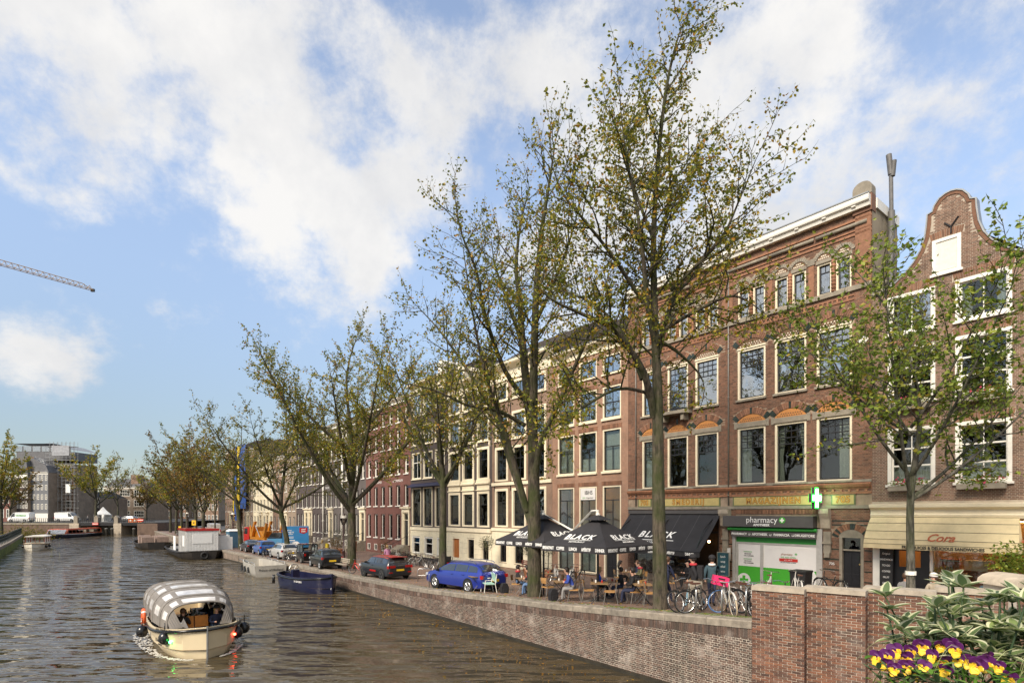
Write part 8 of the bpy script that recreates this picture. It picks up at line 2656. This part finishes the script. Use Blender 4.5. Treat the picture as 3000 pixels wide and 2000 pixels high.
r = thing('direction_sign', 'bright yellow panel low behind the parked quay cars', 'sign', G(110, -12.0), rad(-40)); MB().tube([(0, 0, 0), (0, 0, 1.6)], .04, 6).build('post', 'steel', r); MB().box(-.6, .6, -.05, -.02, .8, 1.8).build('panel', 'yellow_sign', r)
r = thing('waste_bin', 'black wheeled bin behind the white bicycles', 'bin', G(1.0, -4.2), rad(-52)); MB().prism([(-.25, .05), (.25, .05), (.3, .95), (-.3, .95)], -.3, .3).build('body', 'trim_black', r); MB().box(-.32, .32, -.34, .32, .95, 1.02).build('lid', 'trim_black', r)
# ------------------------------------------------------------------ bicycles
mat('bike_black', (0.014, 0.014, 0.015), .35, .2, var=.2); mat('bike_white', (0.60, 0.58, 0.53), .4, .2, var=.1); mat('bike_red', (0.50, 0.025, 0.018), .35, .2, var=.1); mat('tyre_blue', (0.10, 0.20, 0.42), .6, var=.1); mat('tyre_cream', (0.52, 0.42, 0.28), .7, var=.1); mat('crate_pink', (0.72, 0.03, 0.14), .45, var=.08); mat('saddle', (0.09, 0.035, 0.02), .5, var=.2)
def make_bike():
 r = thing('bicycle', 'x', 'bicycle', (0, 0, -60)); R0 = .34
 ty = MB().ring((0, 0, 0), R0, .021, 'Y', 26, 6).mesh('wheel', 'rubber', True)
 sp = MB(); sp.ring((0, 0, 0), R0 - .025, .010, 'Y', 22, 4); sp.tube([(0, -.05, 0), (0, .05, 0)], .02, 6)
 for k in range(14): a = 2 * math.pi * k / 14; sp.tube([(.015 * math.cos(a + 1), .03 * (-1) ** k, .015 * math.sin(a + 1)), ((R0 - .02) * math.cos(a), 0, (R0 - .02) * math.sin(a))], .0028, 3, cap=False)
 spm = sp.mesh('spokes', 'steel')
 for x in (-.53, .55): w = ob('wheel', ty, r, (x, 0, R0 + .02)); ob('spokes', spm, w)
 z = R0 + .02
 f = MB(); f.tube([(-.06, 0, .29), (-.21, 0, .82)], .017, 6); f.tube([(-.06, 0, .29), (.30, 0, .62), (.36, 0, .82)], .017, 6); f.tube([(-.15, 0, .60), (.35, 0, .78)], .015, 6)
 for s in (-.05, .05): f.tube([(-.06, s * .5, .29), (-.53, s, z)], .011, 5); f.tube([(-.19, s * .4, .72), (-.53, s, z)], .009, 5); f.tube([(.36, s * .6, .74), (.42, s, .62), (.55, s, z)], .011, 5)
 f.tube([(.36, 0, .74), (.345, 0, .98)], .016, 6); f.build('frame', 'bike_black', r)
 h = MB(); h.tube([(.18, -.29, 1.0), (.30, -.24, 1.03), (.36, -.1, 1.0), (.36, .1, 1.0), (.30, .24, 1.03), (.18, .29, 1.0)], .013, 5); h.build('handlebar', 'chrome', r)
 MB().prism([(-.36, -.09), (-.2, -.05), (-.06, -.02), (-.06, .02), (-.2, .05), (-.36, .09)], .90, .94, 'Z').build('saddle', 'saddle', r); MB().tube([(-.2, 0, .8), (-.23, 0, .9)], .013, 5).build('seat_post', 'chrome', r)
 for x in (-.53, .55):
  g = [[(x + (R0 + .035) * math.cos(a), s, z + (R0 + .035) * math.sin(a)) for s in (-.025, .025)] for a in [(.25 if x < 0 else .55) + i * .28 for i in range(10)]]
  MB().grid(g).build('mudguard', 'bike_black', r, fix=False)
 MB().ring((-.06, .06, .29), .09, .012, 'Y', 12, 4).build('chainring', 'steel', r); k = MB(); k.tube([(-.06, .08, .29), (-.06, .1, .12), (-.06, .18, .12)], .01, 4); k.tube([(-.06, -.08, .29), (-.06, -.1, .46), (-.06, -.18, .46)], .01, 4); k.build('crank', 'steel', r)
 c = MB(); c.tube([(-.70, -.06, .74), (-.35, -.06, .74)], .008, 4); c.tube([(-.70, .06, .74), (-.35, .06, .74)], .008, 4); c.tube([(-.6, 0, .74), (-.53, .05, z)], .008, 4); c.build('carrier', 'bike_black', r)
 MB().tube([(-.3, .05, .30), (-.36, .16, .01)], .009, 4).build('kickstand', 'steel', r)
 return r
BK = make_bike()
used_bike = []
def bike(t, n, a, label, group=None, lean=.10, **remap):
 c = copy_tree(BK, remap=remap) if used_bike else BK
 used_bike.append(1)
 c.location = G(t, n) + Vector((0, 0, .0)); c.rotation_euler = (lean, 0, rad(a)); c['label'] = label
 if group: c['group'] = group
 return c
bike(29.0, -4.6, 128, 'dark bicycle in the long rack row before the dark houses', 'bicycles parked before the dark houses')
for k in range(9): bike(28.2 + k * .75, -3.6 - .35 * (k % 3), 40 + 25 * ((k * 7) % 5), 'dark bicycle in the long rack row before the dark houses', 'bicycles parked before the dark houses', **({'bike_black': 'bike_white'} if k % 4 == 1 else {}))
for k in range(7): bike(35.4 + k * .8, -3.0 - .3 * (k % 2), 30 + 30 * ((k * 5) % 4), 'bicycle in the cluster by the plum house steps', 'bicycles by the plum house steps', **({'bike_black': 'bike_white'} if k == 3 else {}))
for k in range(8): bike(66.5 + k * .55, -12.6, 50 + 15 * (k % 3), 'bicycle in the tangle next to the black coupe', 'bicycles beside the coupe')
for k, lb in enumerate(('black bicycle with blue saddlebag behind the terrace', 'pale bicycle leaning before the school window', 'white-barred bicycle near the school door', 'upright black bicycle under the second parasol')): bike(13.6 + k * .95, -3.9 + .45 * (k % 2), 55 + 20 * k, lb, **({'bike_black': 'bike_white'} if k in (1, 2) else {}))
bike(28.1, -11.0, 155, 'bright red bicycle beside the weathered bench', bike_black='bike_red')
bike(48.6, -12.2, 100, 'dark bicycle against the silver estate tail'); bike(43.0, -11.6, 140, 'bicycle chained to the hoop under the leaning tree')
b1 = bike(.75, -11.25, 8, 'black bicycle with pale blue front tyre and pink crate', lean=.05)
[setattr(k.material_slots[0], 'link', 'OBJECT') or setattr(k.material_slots[0], 'material', MATS['tyre_blue']) for k in kids(b1) if k.name.startswith('wheel') and k.location.x > 0]
q = thing('plastic_crate', 'pink plastic crate carried on the bicycle with blue tyre', 'crate', b1.location + Vector((.55, .03, .86)), rad(-8)); q.rotation_euler = (0, rad(12), rad(-8))
MB().box(-.22, .22, -.16, .16, 0, .02).build('base', 'crate_pink', q)
for (a, b, c, d) in ((-.22, .22, -.16, -.145), (-.22, .22, .145, .16), (-.22, -.205, -.145, .145), (.205, .22, -.145, .145)): MB().box(a, b, c, d, .02, .27).build('side', 'crate_pink', q)
MB().box(-.1, .1, -.163, -.16, .18, .23).build('grip_slot', 'trim_black', q)
bike(1.25, -11.05, 210, 'old bicycle leaning away beside the tallest tree', lean=.35)
bike(.0, -11.0, -95, 'white bicycle with cream tyres facing the canal', bike_black='bike_white', rubber='tyre_cream'); bike(-.45, -11.0, -80, 'white step-through bicycle behind the second hoop', bike_black='bike_white', lean=-.08)
bike(-.85, -11.1, -70, 'black bicycle with tangled lock by the stepped wall', lean=.14); bike(-1.15, -10.7, -60, 'black bicycle half hidden by the stepped wall', lean=-.1)
bike(.9, -4.9, 75, 'white-barred bicycle before the pharmacy poster', bike_black='bike_white'); bike(-.1, -4.4, 100, 'dark city bicycle before the pharmacy disc'); bike(1.8, -5.2, 60, 'bicycle with curved white handlebar at the pharmacy window', bike_black='bike_white')
for k in range(4): bike(143 + k, -16 - k * 4.5, 20 + 40 * k, 'bicycle leaning on the far bridge railing', 'bicycles on the far bridge').location = (-88 - 5 * k, 129.7, 2.93)
def scooter():
 r = thing('motor_scooter', 'black motor scooter with top box before the orange door', 'scooter', G(27.6, -4.0), rad(100))
 MB().prism([(-.6, .35), (-.1, .3), (.3, .3), (.42, .75), (.36, .9), (.2, .45), (-.05, .45), (-.1, .72), (-.65, .75)], -.17, .17).build('body', 'car_black', r)
 ty = MB().lathe([(.1, -.06), (.22, -.06), (.23, 0), (.22, .06), (.1, .06)], 16, axis='Y').mesh('wheel', 'rubber', True)
 for x in (-.5, .55): ob('wheel', ty, r, (x, 0, .23))
 MB().tube([(.5, 0, .3), (.36, 0, .95)], .04, 6).build('steering_column', 'car_black', r); MB().tube([(.3, -.3, 1.0), (.36, 0, .98), (.3, .3, 1.0)], .018, 5).build('handlebar', 'trim_black', r)
 MB().box(-.6, -.08, -.15, .15, .75, .83).build('seat', 'trim_black', r); MB().box(-.85, -.5, -.2, .2, .84, 1.14).build('top_box', 'car_black', r); MB().box(-.68, -.64, -.1, .1, .6, .68).build('taillight', 'tail_red', r)
scooter()
# ------------------------------------------------------------------ people
mat('skin', (0.52, 0.30, 0.21), .55, var=.06); mat('hair_dark', (0.022, 0.015, 0.011), .6); mat('hair_brown', (0.10, 0.05, 0.025), .6); mat('hair_blond', (0.42, 0.28, 0.11), .6); mat('hair_grey', (0.35, 0.33, 0.30), .6)
for n_, c_ in (('cl_black', (.014, .013, .015)), ('cl_navy', (.02, .026, .06)), ('cl_blue', (.02, .07, .42)), ('cl_puffer', (.03, .06, .30)), ('cl_jeans', (.10, .17, .30)), ('cl_lightjeans', (.20, .34, .42)), ('cl_beige', (.40, .34, .25)), ('cl_grey', (.24, .23, .22)), ('cl_red', (.42, .03, .04)), ('cl_pink', (.62, .28, .46)), ('cl_teal', (.03, .06, .075)), ('cl_white', (.68, .66, .62)), ('cl_olive', (.13, .12, .06)), ('shoe', (.05, .04, .035)), ('cl_yellow', (.6, .45, .03))): mat(n_, c_, .85, var=.2, scale=6, bmp=.25, bscale=14)
PEOPLE = []
def joints(pose, rn):
 """named joints, x forward, z up"""
 J = {}
 sit = pose.startswith('sit')
 pz = .52 if sit else .95
 ln = {'sit': .06, 'sit_lean': .20, 'sit_back': -.10}.get(pose, .03)
 J['pel'] = (0, 0, pz); J['belly'] = (ln * .4, 0, pz + .17); J['chest'] = (ln, 0, pz + .36); J['neck'] = (ln * 1.35, 0, pz + .53); J['head'] = (ln * 1.5 + .02, 0, pz + .64); J['crown'] = (ln * 1.5 + .02, 0, pz + .755)
 for s, k in ((1, 'l'), (-1, 'r')):
  J['sh' + k] = (ln * 1.1, s * .175, pz + .455)
  if sit:
   J['el' + k] = (ln + .06, s * .24, pz + .22); J['wr' + k] = (.30 + ln * .4, s * .13, pz + .235); J['ha' + k] = (.37 + ln * .4, s * .09, pz + .24)
   J['hip' + k] = (.04, s * .095, pz - .02); J['kn' + k] = (.44, s * .13, pz - .02); J['an' + k] = (.42 + .06 * s, s * .13, .09); J['to' + k] = (.58 + .06 * s, s * .15, .035)
  else:
   g = s * (.26 if pose == 'walk' else .04)
   J['el' + k] = (ln - g * .5, s * .225, pz + .19); J['wr' + k] = (ln - g * .6 + .08, s * .22, pz - .03); J['ha' + k] = (ln - g * .6 + .10, s * .21, pz - .12)
   J['hip' + k] = (0, s * .09, pz - .04); J['kn' + k] = (g * .6 + .03, s * .10, .50); J['an' + k] = (g - (.05 if g < 0 else 0), s * .10, .085 + (.08 if g < -.1 else 0)); J['to' + k] = (g + .15, s * .12, .03 + (.02 if g < -.1 else 0))
 return J
EDGES = [('pel', 'belly', 0), ('belly', 'chest', 0), ('chest', 'neck', 0), ('neck', 'head', 2), ('head', 'crown', 2)]
for k in 'lr': EDGES += [('chest', 'sh' + k, 0), ('sh' + k, 'el' + k, 0), ('el' + k, 'wr' + k, 0), ('wr' + k, 'ha' + k, 2), ('pel', 'hip' + k, 1), ('hip' + k, 'kn' + k, 1), ('kn' + k, 'an' + k, 1), ('an' + k, 'to' + k, 3)]
RAD = dict(pel=(.15, .125), belly=(.14, .115), chest=(.155, .12), neck=(.055, .058), head=(.082, .098), crown=(.066, .078), sh=(.078, .078), el=(.052, .052), wr=(.036, .034), ha=(.042, .026), hip=(.10, .10), kn=(.066, .066), an=(.043, .046), to=(.045, .035))
def person(label, loc, rz, pose, top, legs, hair, coat=0, hat=None, extra=None, sc=1.0, longh=False):
 J = joints(pose, RN); names = list(J)
 me = bpy.data.meshes.new('body'); me.from_pydata([J[n] for n in names], [], [(names.index(a), names.index(b)) for a, b, _ in EDGES])
 o = bpy.data.objects.new('body_build', me); COL.objects.link(o); o.location = (0, 0, -80)
 m = o.modifiers.new('skin', 'SKIN'); m.use_smooth_shade = True; m.branch_smoothing = .6
 for i, n in enumerate(names):
  r = RAD[n if n in RAD else n[:2]if n[:2] in RAD else n[:3]]; s = 1.12 if n in ('chest', 'belly', 'pel') or n[:2] in ('sh', 'el') else 1
  me.skin_vertices[0].data[i].radius = (r[0] * s, r[1] * s); me.skin_vertices[0].data[i].use_root = (n == 'pel')
 o.modifiers.new('sub', 'SUBSURF').levels = 1
 PEOPLE.append((o, J, label, loc, rz, pose, top, legs, hair, coat, hat, extra, sc, longh))
def finish_people():
 dg = bpy.context.evaluated_depsgraph_get()
 for (o, J, label, loc, rz, pose, top, legs, hair, coat, hat, extra, sc, longh) in PEOPLE:
  me = bpy.data.meshes.new_from_object(o.evaluated_get(dg)); bpy.data.objects.remove(o)
  me.materials.clear()
  for m in (top, legs, 'skin', 'shoe'): me.materials.append(MATS[m])
  segs = [(np.array(J[a]), np.array(J[b]), l) for a, b, l in EDGES]
  cs = np.array([tuple(p.center) for p in me.polygons]); best = np.full(len(cs), 1e9); lab = np.zeros(len(cs), int)
  for a, b, l in segs:
   d = b - a; t = np.clip(((cs - a) @ d) / (d @ d), 0, 1); ds = np.linalg.norm(cs - (a + t[:, None] * d), axis=1); k = ds < best; best[k] = ds[k]; lab[k] = l
  if coat: lab[(lab == 1) & (cs[:, 2] > J['pel'][2] - coat)] = 0
  me.polygons.foreach_set('material_index', lab.tolist()); me.polygons.foreach_set('use_smooth', [True] * len(lab)); me.update()
  r = thing('person', label, 'person', loc, rz); r.scale = (sc,) * 3
  ob('body', me, r)
  hx, hy, hz = J['head']; hz += .055
  if hair:
   mb = MB(); mb.ball((hx - .018, 0, hz + .022), .118, 10, 8, (1.0, .88, 1.06)); mb.v = [(x if not (x > hx + .045 and z < hz + .06) else hx + .03, y, z if z > hz - .06 or longh else hz - .06) for x, y, z in mb.v]
   if longh: mb.tube([(hx - .07, 0, hz), (hx - .11, 0, hz - .18), (hx - .10, 0, hz - .32)], [.085, .075, .03], 8)
   mb.build('hair', hair, r, smooth=True)
  mb = MB(); mb.tube([(hx + .085, 0, hz + .015), (hx + .118, 0, hz - .025), (hx + .09, 0, hz - .03)], [.008, .015, .008], 5); mb.build('nose', 'skin', r, smooth=True)
  mb = MB()
  for s in (-1, 1): mb.ball((hx + .088, s * .034, hz + .012), .011, 6, 4)
  mb.build('eyes', 'letter_black', r)
  if hat: MB().lathe([(.122, hz + .04), (.125, hz + .08), (.1, hz + .15), (.03, hz + .185)], 12, (hx - .01, 0, 0)).build('hat', hat, r, smooth=True)
  if extra: extra(r, J)
def backpack(m='cl_black'): return lambda r, J: MB().cbox((J['chest'][0] - .22, 0, J['chest'][2] - .08), (.18, .3, .42)).build('backpack', m, r, smooth='angle')
def scarf(m): return lambda r, J: MB().ring((J['neck'][0], 0, J['neck'][2] - .01), .085, .05, 'Z', 12, 6).build('scarf', m, r, smooth=True)
def seat(t, n, a, *args, dz=0.0, **kw): person(args[0], G(t, n) + Vector((0, 0, dz)), rad(a), *args[1:], **kw)
seat(11.13, -10.28, 5, 'man in black leather jacket and red shirt sitting at a terrace table', 'sit', 'cl_black', 'cl_jeans', 'hair_dark', extra=scarf('cl_red'))
seat(9.63, -10.49, 178, 'man in dark jumper and blue jeans leaning over the terrace table', 'sit_lean', 'cl_black', 'cl_jeans', 'hair_dark')
seat(6.69, -10.86, 176, 'man in blue puffer jacket and grey trousers bent over his lap', 'sit_lean', 'cl_puffer', 'cl_grey', 'hair_dark')
seat(7.5, -8.7, 0, 'seated person in bright blue hooded jumper with fair hair', 'sit', 'cl_blue', 'cl_black', 'hair_blond'); seat(6.5, -8.2, 176, 'bearded man in black jacket facing the blue jumper', 'sit', 'cl_black', 'cl_navy', 'hair_dark')
seat(4.28, -10.1, 165, 'balding man in black top and dark jeans near the tallest tree', 'sit', 'cl_black', 'cl_navy', 'hair_dark')
seat(10.5, -3.9, 0, 'seated person in beige vest holding a phone', 'sit', 'cl_beige', 'cl_black', 'hair_dark', longh=True); seat(8.39, -4.61, 180, 'seated man with red scarf under the second parasol', 'sit', 'cl_olive', 'cl_black', 'hair_dark', extra=scarf('cl_red'))
seat(6.84, -2.95, 190, 'bald man sitting under the restaurant awning', 'sit', 'cl_black', 'cl_black', None); seat(9.3, -3.7, 180, 'seated person in dark coat opposite the beige vest', 'sit', 'cl_navy', 'cl_black', 'hair_brown', longh=True)
seat(1.9, -9.9, 150, 'walker in black jacket, red hood and pale jeans with backpack', 'walk', 'cl_black', 'cl_lightjeans', 'hair_dark', coat=.05, hat='cl_black', extra=lambda r, J: (backpack()(r, J), scarf('cl_red')(r, J))); seat(2.2, -8.4, 60, 'walker in dark teal coat with white collar and black cap', 'walk', 'cl_teal', 'cl_navy', 'hair_dark', coat=.12, hat='cl_black', extra=scarf('cl_white'))
seat(4.0, -8.6, 10, 'walker with long auburn hair in dark blue passing behind the tree', 'walk', 'cl_navy', 'cl_navy', 'hair_brown', coat=.1, longh=True)
seat(33.6, -6.2, 120, 'walker in long pink raincoat with pale hood seen from behind', 'stand', 'cl_pink', 'cl_pink', 'hair_blond', coat=.5, extra=scarf('cl_beige'))
seat(46.0, -7.4, 60, 'walker in beige coat with loose fair hair by the tub plants', 'stand', 'cl_beige', 'cl_black', 'hair_blond', coat=.4, longh=True); seat(45.3, -7.0, 60, 'walker in white cap with yellow backpack by the tub plants', 'stand', 'cl_white', 'cl_navy', 'hair_dark', hat='cl_white', extra=backpack('cl_yellow'))
for (x, y, a, lb, tp, hr, kw) in ((13.45, 18.9, 30, 'person in grey top sitting close to the young tree', 'cl_grey', 'hair_brown', {}), (14.3, 18.6, 200, 'person in white cap sitting before the sandwich shop', 'cl_beige', 'hair_brown', {'hat': 'cl_white'}), (15.6, 18.15, -100, 'fair-haired person in green top sitting before the shop window', 'cl_teal', 'hair_blond', {'longh': True})): person(lb, (x, y, 1.88), rad(a), 'sit', tp, 'cl_navy', hr, **kw)
person('dark-dressed man standing inside the sandwich shop', W(-4.15, .7, 2.1), rad(-120), 'stand', 'cl_black', 'cl_black', 'hair_dark', sc=.98)
person('man in dark jumper standing behind the first-floor window', W(2.9, .75, 6.35), rad(-128), 'stand', 'cl_navy', 'cl_black', 'hair_dark')
MF = Matrix.Translation(FLAG.location) @ Matrix.Rotation(hd(FH.x, FH.y), 4, 'Z'); FA = hd(FH.x, FH.y)
for (x, y, a, lb, tp, hr, kw) in ((7.2, -.55, 150, 'passenger in black hooded jacket with short brown hair at the sloop bow', 'cl_black', 'hair_brown', {}), (7.15, .62, 10, 'passenger with long fair hair and black hat in the sloop', 'cl_navy', 'hair_blond', {'hat': 'cl_black', 'longh': True}), (6.5, .95, -60, 'grey-haired passenger in dark coat in the sloop', 'cl_black', 'hair_grey', {}), (5.6, .80, -90, 'passenger in navy coat on the sloop bench', 'cl_navy', 'hair_dark', {}), (5.4, -.85, 90, 'passenger in red jacket on the sloop bench', 'cl_red', 'hair_dark', {}), (4.3, .8, -90, 'passenger in white cap further back in the sloop', 'cl_black', 'hair_dark', {'hat': 'cl_white'})):
 person(lb, MF @ Vector((x, y, .25)), FA + rad(a), 'sit', tp, 'cl_jeans', hr, **kw)
for (px, Y, lb, tp) in ((256, 133, 'pedestrian in grey crossing the far bridge', 'cl_grey'), (329, 132, 'pedestrian in green on the far bridge by the tent', 'cl_olive'), (352, 132, 'pedestrian in blue on the far bridge near the grey car', 'cl_navy')): person(lb, (X_(px, Y), Y, 2.93), rad(20), 'walk', tp, 'cl_navy', 'hair_dark')
finish_people()
for (t, n, lb) in ((11.75, -10.5, 'black backpack standing against the chair by the leather jacket'), (7.55, -11.2, 'black backpack slumped by the puffer jacket man')):
 r = thing('backpack', lb, 'bag', G(t, n), .4); MB().prism([(-.16, 0), (.16, 0), (.18, .3), (.1, .47), (-.1, .47), (-.18, .3)], -.12, .12).build('body', 'cl_black', r); MB().prism([(-.11, .04), (.11, .04), (.11, .22), (-.11, .22)], -.17, -.12).build('pocket', 'cl_black', r); MB().tube([(-.08, .1, .45), (-.12, .2, .25), (-.1, .12, .05)], .02, 4).build('strap', 'cl_black', r)
# ------------------------------------------------------------------ flower box on the near bridge rail
leaf_mat('leaf_varieg', [(0, (0.08, 0.13, 0.07)), (0.5, (0.17, 0.24, 0.10)), (1, (0.30, 0.38, 0.14))]); leaf_mat('leaf_fresh', [(0, (0.06, 0.15, 0.015)), (0.6, (0.11, 0.24, 0.03)), (1, (0.18, 0.30, 0.06))]); leaf_mat('leaf_ivy', [(0, (0.05, 0.09, 0.045)), (1, (0.12, 0.18, 0.08))]); leaf_mat('leaf_margin', [(0, (0.62, 0.62, 0.42)), (1, (0.78, 0.76, 0.56))]); leaf_mat('grass_blade', [(0, (0.30, 0.36, 0.14)), (1, (0.55, 0.55, 0.30))])
mat('petal_yellow', (0.80, 0.52, 0.03), .5, var=.08, scale=30); mat('petal_purple', (0.085, 0.008, 0.10), .55, var=.25, scale=30); mat('soil', (0.03, 0.02, 0.013), .95)
def planter():
 r = thing('flower_box', 'wooden flower box on the bridge rail planted with pansies and variegated shrub', 'planter', (1.9, 2.35, 4.1), rad(-8))
 MB().box(-.75, 1.2, -.22, .3, 0, .30).build('box', 'bench_wood', r); MB().box(-.73, 1.18, -.2, .28, .30, .33).build('soil', 'soil', r)
 MB().box(-.8, 1.25, -.1, .1, -.08, -.001).build('rail', 'iron_green', r)
 for x in (-.7, .2, 1.1): MB().box(x - .03, x + .03, -.05, .05, -1.0, -.08).build('rail_post', 'iron_green', r)
 rn = random.Random(77)
 def leaf2(big, a, p, L, w, up, rim=True, curl=.15):
  """cupped leaf with pale margin: inner blade and a rim strip"""
  s = a.cross(up)
  if s.length < .05: s = a.cross(Vector((1, .2, .1)))
  s.normalize(); nn = s.cross(a).normalized()
  N = 6; C, Lf, Rt, L2, R2 = [], [], [], [], []
  for i in range(N + 1):
   f = i / N; c = p + a * (L * f) - nn * (curl * L * f * f); ww = w * math.sin(math.pi * (f ** .8) * .97 + .04) ** .8 * (1 if 0 < i < N else .12)
   k = nn * (.35 * ww); C.append(c); Lf.append(c + s * ww * .6 + k * .6); Rt.append(c - s * ww * .6 + k * .6); L2.append(c + s * ww + k); R2.append(c - s * ww + k)
  big[0].grid([Lf, C, Rt])
  if rim: big[1].grid([L2, Lf]); big[1].grid([Rt, R2])
 # variegated shrub in whorls
 sh = thing('variegated_shrub', 'cream-edged evergreen shrub in the bridge flower box', 'shrub', (2.05, 2.6, 4.46))
 st = MB()
 blades = [MB(), MB()]
 for i in range(64):
  b = Vector((rn.uniform(-.05, .62), rn.uniform(-.1, .3), 0)); h = rn.uniform(.06, .44) * (1 if b.x > .1 else .9); tip = b + Vector((rn.gauss(.0, .09) - (.06 if b.x < .1 else 0), rn.gauss(0, .07), h + .06))
  st.tube([b, (b + tip) / 2 + Vector((rn.gauss(0, .02), 0, 0)), tip], [.006, .005, .004], 5)
  for w in range(rn.choice((2, 3))):
   q = tip.lerp(b, w * .28); n = rn.choice((5, 6)); o = rn.random() * 6
   for k in range(n):
    an = o + 2 * math.pi * k / n; el = rn.uniform(.15, 1.0) - w * .25
    leaf2(blades, Vector((math.cos(an) * math.cos(el), math.sin(an) * math.cos(el), math.sin(el))).normalized(), q, rn.uniform(.07, .115), rn.uniform(.021, .031), Vector((0, 0, 1)))
 st.build('stem', 'leaf_ivy', sh, smooth=True, fix=False)
 tag(blades[0].build('leaves', 'leaf_varieg', sh, smooth=True, fix=False), kind='stuff'); tag(blades[1].build('leaf_margins', 'leaf_margin', sh, smooth=True, fix=False), kind='stuff')
 # arching grass
 g = thing('ornamental_grass', 'pale arching grass blades among the pansies', 'grass plant', (1.95, 2.45, 4.42));
 for i in range(26):
  mb = MB(); an = rn.uniform(-2.4, 1.0) if i % 3 else rn.uniform(2.4, 3.6); L = rn.uniform(.25, .52); d = Vector((math.cos(an), .5 * math.sin(an), 0)); b = Vector((rn.uniform(-.1, .5), rn.uniform(-.1, .1), 0)); hh = rn.uniform(.18, .34)
  c = [b + d * (L * f) + Vector((0, 0, hh * math.sin(f * 2.5))) for f in [k / 8 for k in range(9)]]; s = d.cross(Vector((0, 0, 1))) * .0035
  mb.grid([[p + s * (1 - k / 9) for k, p in enumerate(c)], [p + Vector((0, 0, -.0015)) for p in c], [p - s * (1 - k / 9) for k, p in enumerate(c)]]); mb.build('blade', 'grass_blade', g, smooth=True, fix=False)
 # pansies: five petals each, every plant a thing
 def petal(a, r, wd, m, y, par):
  pts = [(0, 0)] + [(r * .62 * math.cos(a) + wd * math.cos(a + q), r * .62 * math.sin(a) + wd * math.sin(a + q)) for q in [-1.9 + 3.8 * k / 9 for k in range(10)]]
  mb = MB(); v = [(x, y - .012 * math.hypot(x, z) / r + .004 * math.sin(7 * x * 90), z) for x, z in pts]; mb.face(v); mb.face([(x, yy + .0008, z) for x, yy, z in reversed(v)]); return mb.mesh('petal', m, fix=False)
 PM = [(petal(rad(60), .040, .025, 'petal_purple', .004, None), 0), (petal(rad(120), .040, .025, 'petal_purple', .002, None), 0), (petal(rad(172), .022, .014, 'petal_yellow', 0, None), 0), (petal(rad(8), .022, .014, 'petal_yellow', 0, None), 0), (petal(rad(270), .026, .019, 'petal_yellow', -.002, None), 0)]
 spots = [(2862, 1952), (2925, 1955), (2755, 1935), (2690, 1978), (2805, 1935), (2735, 1925), (2800, 1905), (2790, 1890), (2700, 1895), (2755, 1892), (2890, 1925), (2625, 1910), (2600, 1925), (2650, 1930), (2670, 1908), (2620, 1962), (2655, 1955), (2705, 1955), (2590, 1945), (2840, 1940), (2885, 1945), (2770, 1965), (2570, 1930), (2950, 1985)]
 seat_m = MB().tube([(0, .012, 0), (.005, .03, -.07), (0, .05, -.2)], .0022, 4).mesh('flower_stem', 'leaf_fresh'); ctr = MB().ball((0, -.004, .001), .005, 6, 4).mesh('flower_eye', 'orange_tile')
 for i, (px, py) in enumerate(spots):
  Y = 2.28 + .02 * (i % 5) + (1960 - py) * .0016; p = Vector(((px - 1500) / 1615 * Y, Y, EYE - (py - 1500) / 1615 * Y))
  f = thing('pansy', 'purple and yellow pansy flower in the bridge flower box', 'flower', p, 0, 'pansies in the bridge flower box'); f.rotation_euler = (rn.gauss(.12, .2), rn.gauss(0, .25), rn.gauss(-.55, .3)); k = rn.uniform(.68, .95); f.scale = (k, k, k)
  for m, _ in PM: ob('petal', m, f)
  ob('flower_eye', ctr, f); ob('flower_stem', seat_m, f)
 # pansy foliage and trailing ivy
 lv = [MB(), MB()]
 for i in range(420):
  p = Vector((rn.uniform(-.28, .62), rn.uniform(-.2, .12), rn.uniform(-.10, .10))); an = rn.random() * 6.28; el = rn.uniform(-.3, .8)
  leaf2(lv, Vector((math.cos(an) * math.cos(el), math.sin(an) * math.cos(el), math.sin(el))), p, rn.uniform(.03, .065), rn.uniform(.010, .019), Vector((0, 0, 1)), rim=False)
 o = thing('pansy_leaves', 'fresh green pansy foliage filling the flower box', 'foliage', (1.78, 2.28, 4.58)); o['kind'] = 'stuff'
 lv[0].build('leaves', 'leaf_fresh', o, smooth=True, fix=False)
 iv = [MB(), MB()]; vine = MB()
 for k in range(7):
  p = Vector((rn.uniform(-.02, .25), rn.uniform(-.05, .05), rn.uniform(-.02, .03))); pts = [p]
  d = Vector((-1, rn.gauss(-.1, .2), rn.uniform(-.25, .3))).normalized()
  for j in range(7):
   d = (d + Vector((0, rn.gauss(0, .15), rn.gauss(-.06, .12)))).normalized(); pts.append(pts[-1] + d * .04)
   for s in (-1, 1): leaf2(iv, (d * .4 + Vector((0, -.5 * s, .5 + rn.gauss(0, .3)))).normalized(), pts[-1], rn.uniform(.03, .05), rn.uniform(.014, .02), Vector((0, 0, 1)), rim=False)
  vine.tube(pts, .0025, 4)
 o = thing('ivy', 'grey-green ivy trailing over the edge of the flower box', 'ivy', (1.62, 2.25, 4.60)); iv[0].build('leaves', 'leaf_ivy', o, smooth=True, fix=False); vine.build('stem', 'bark', o, fix=False)
planter()
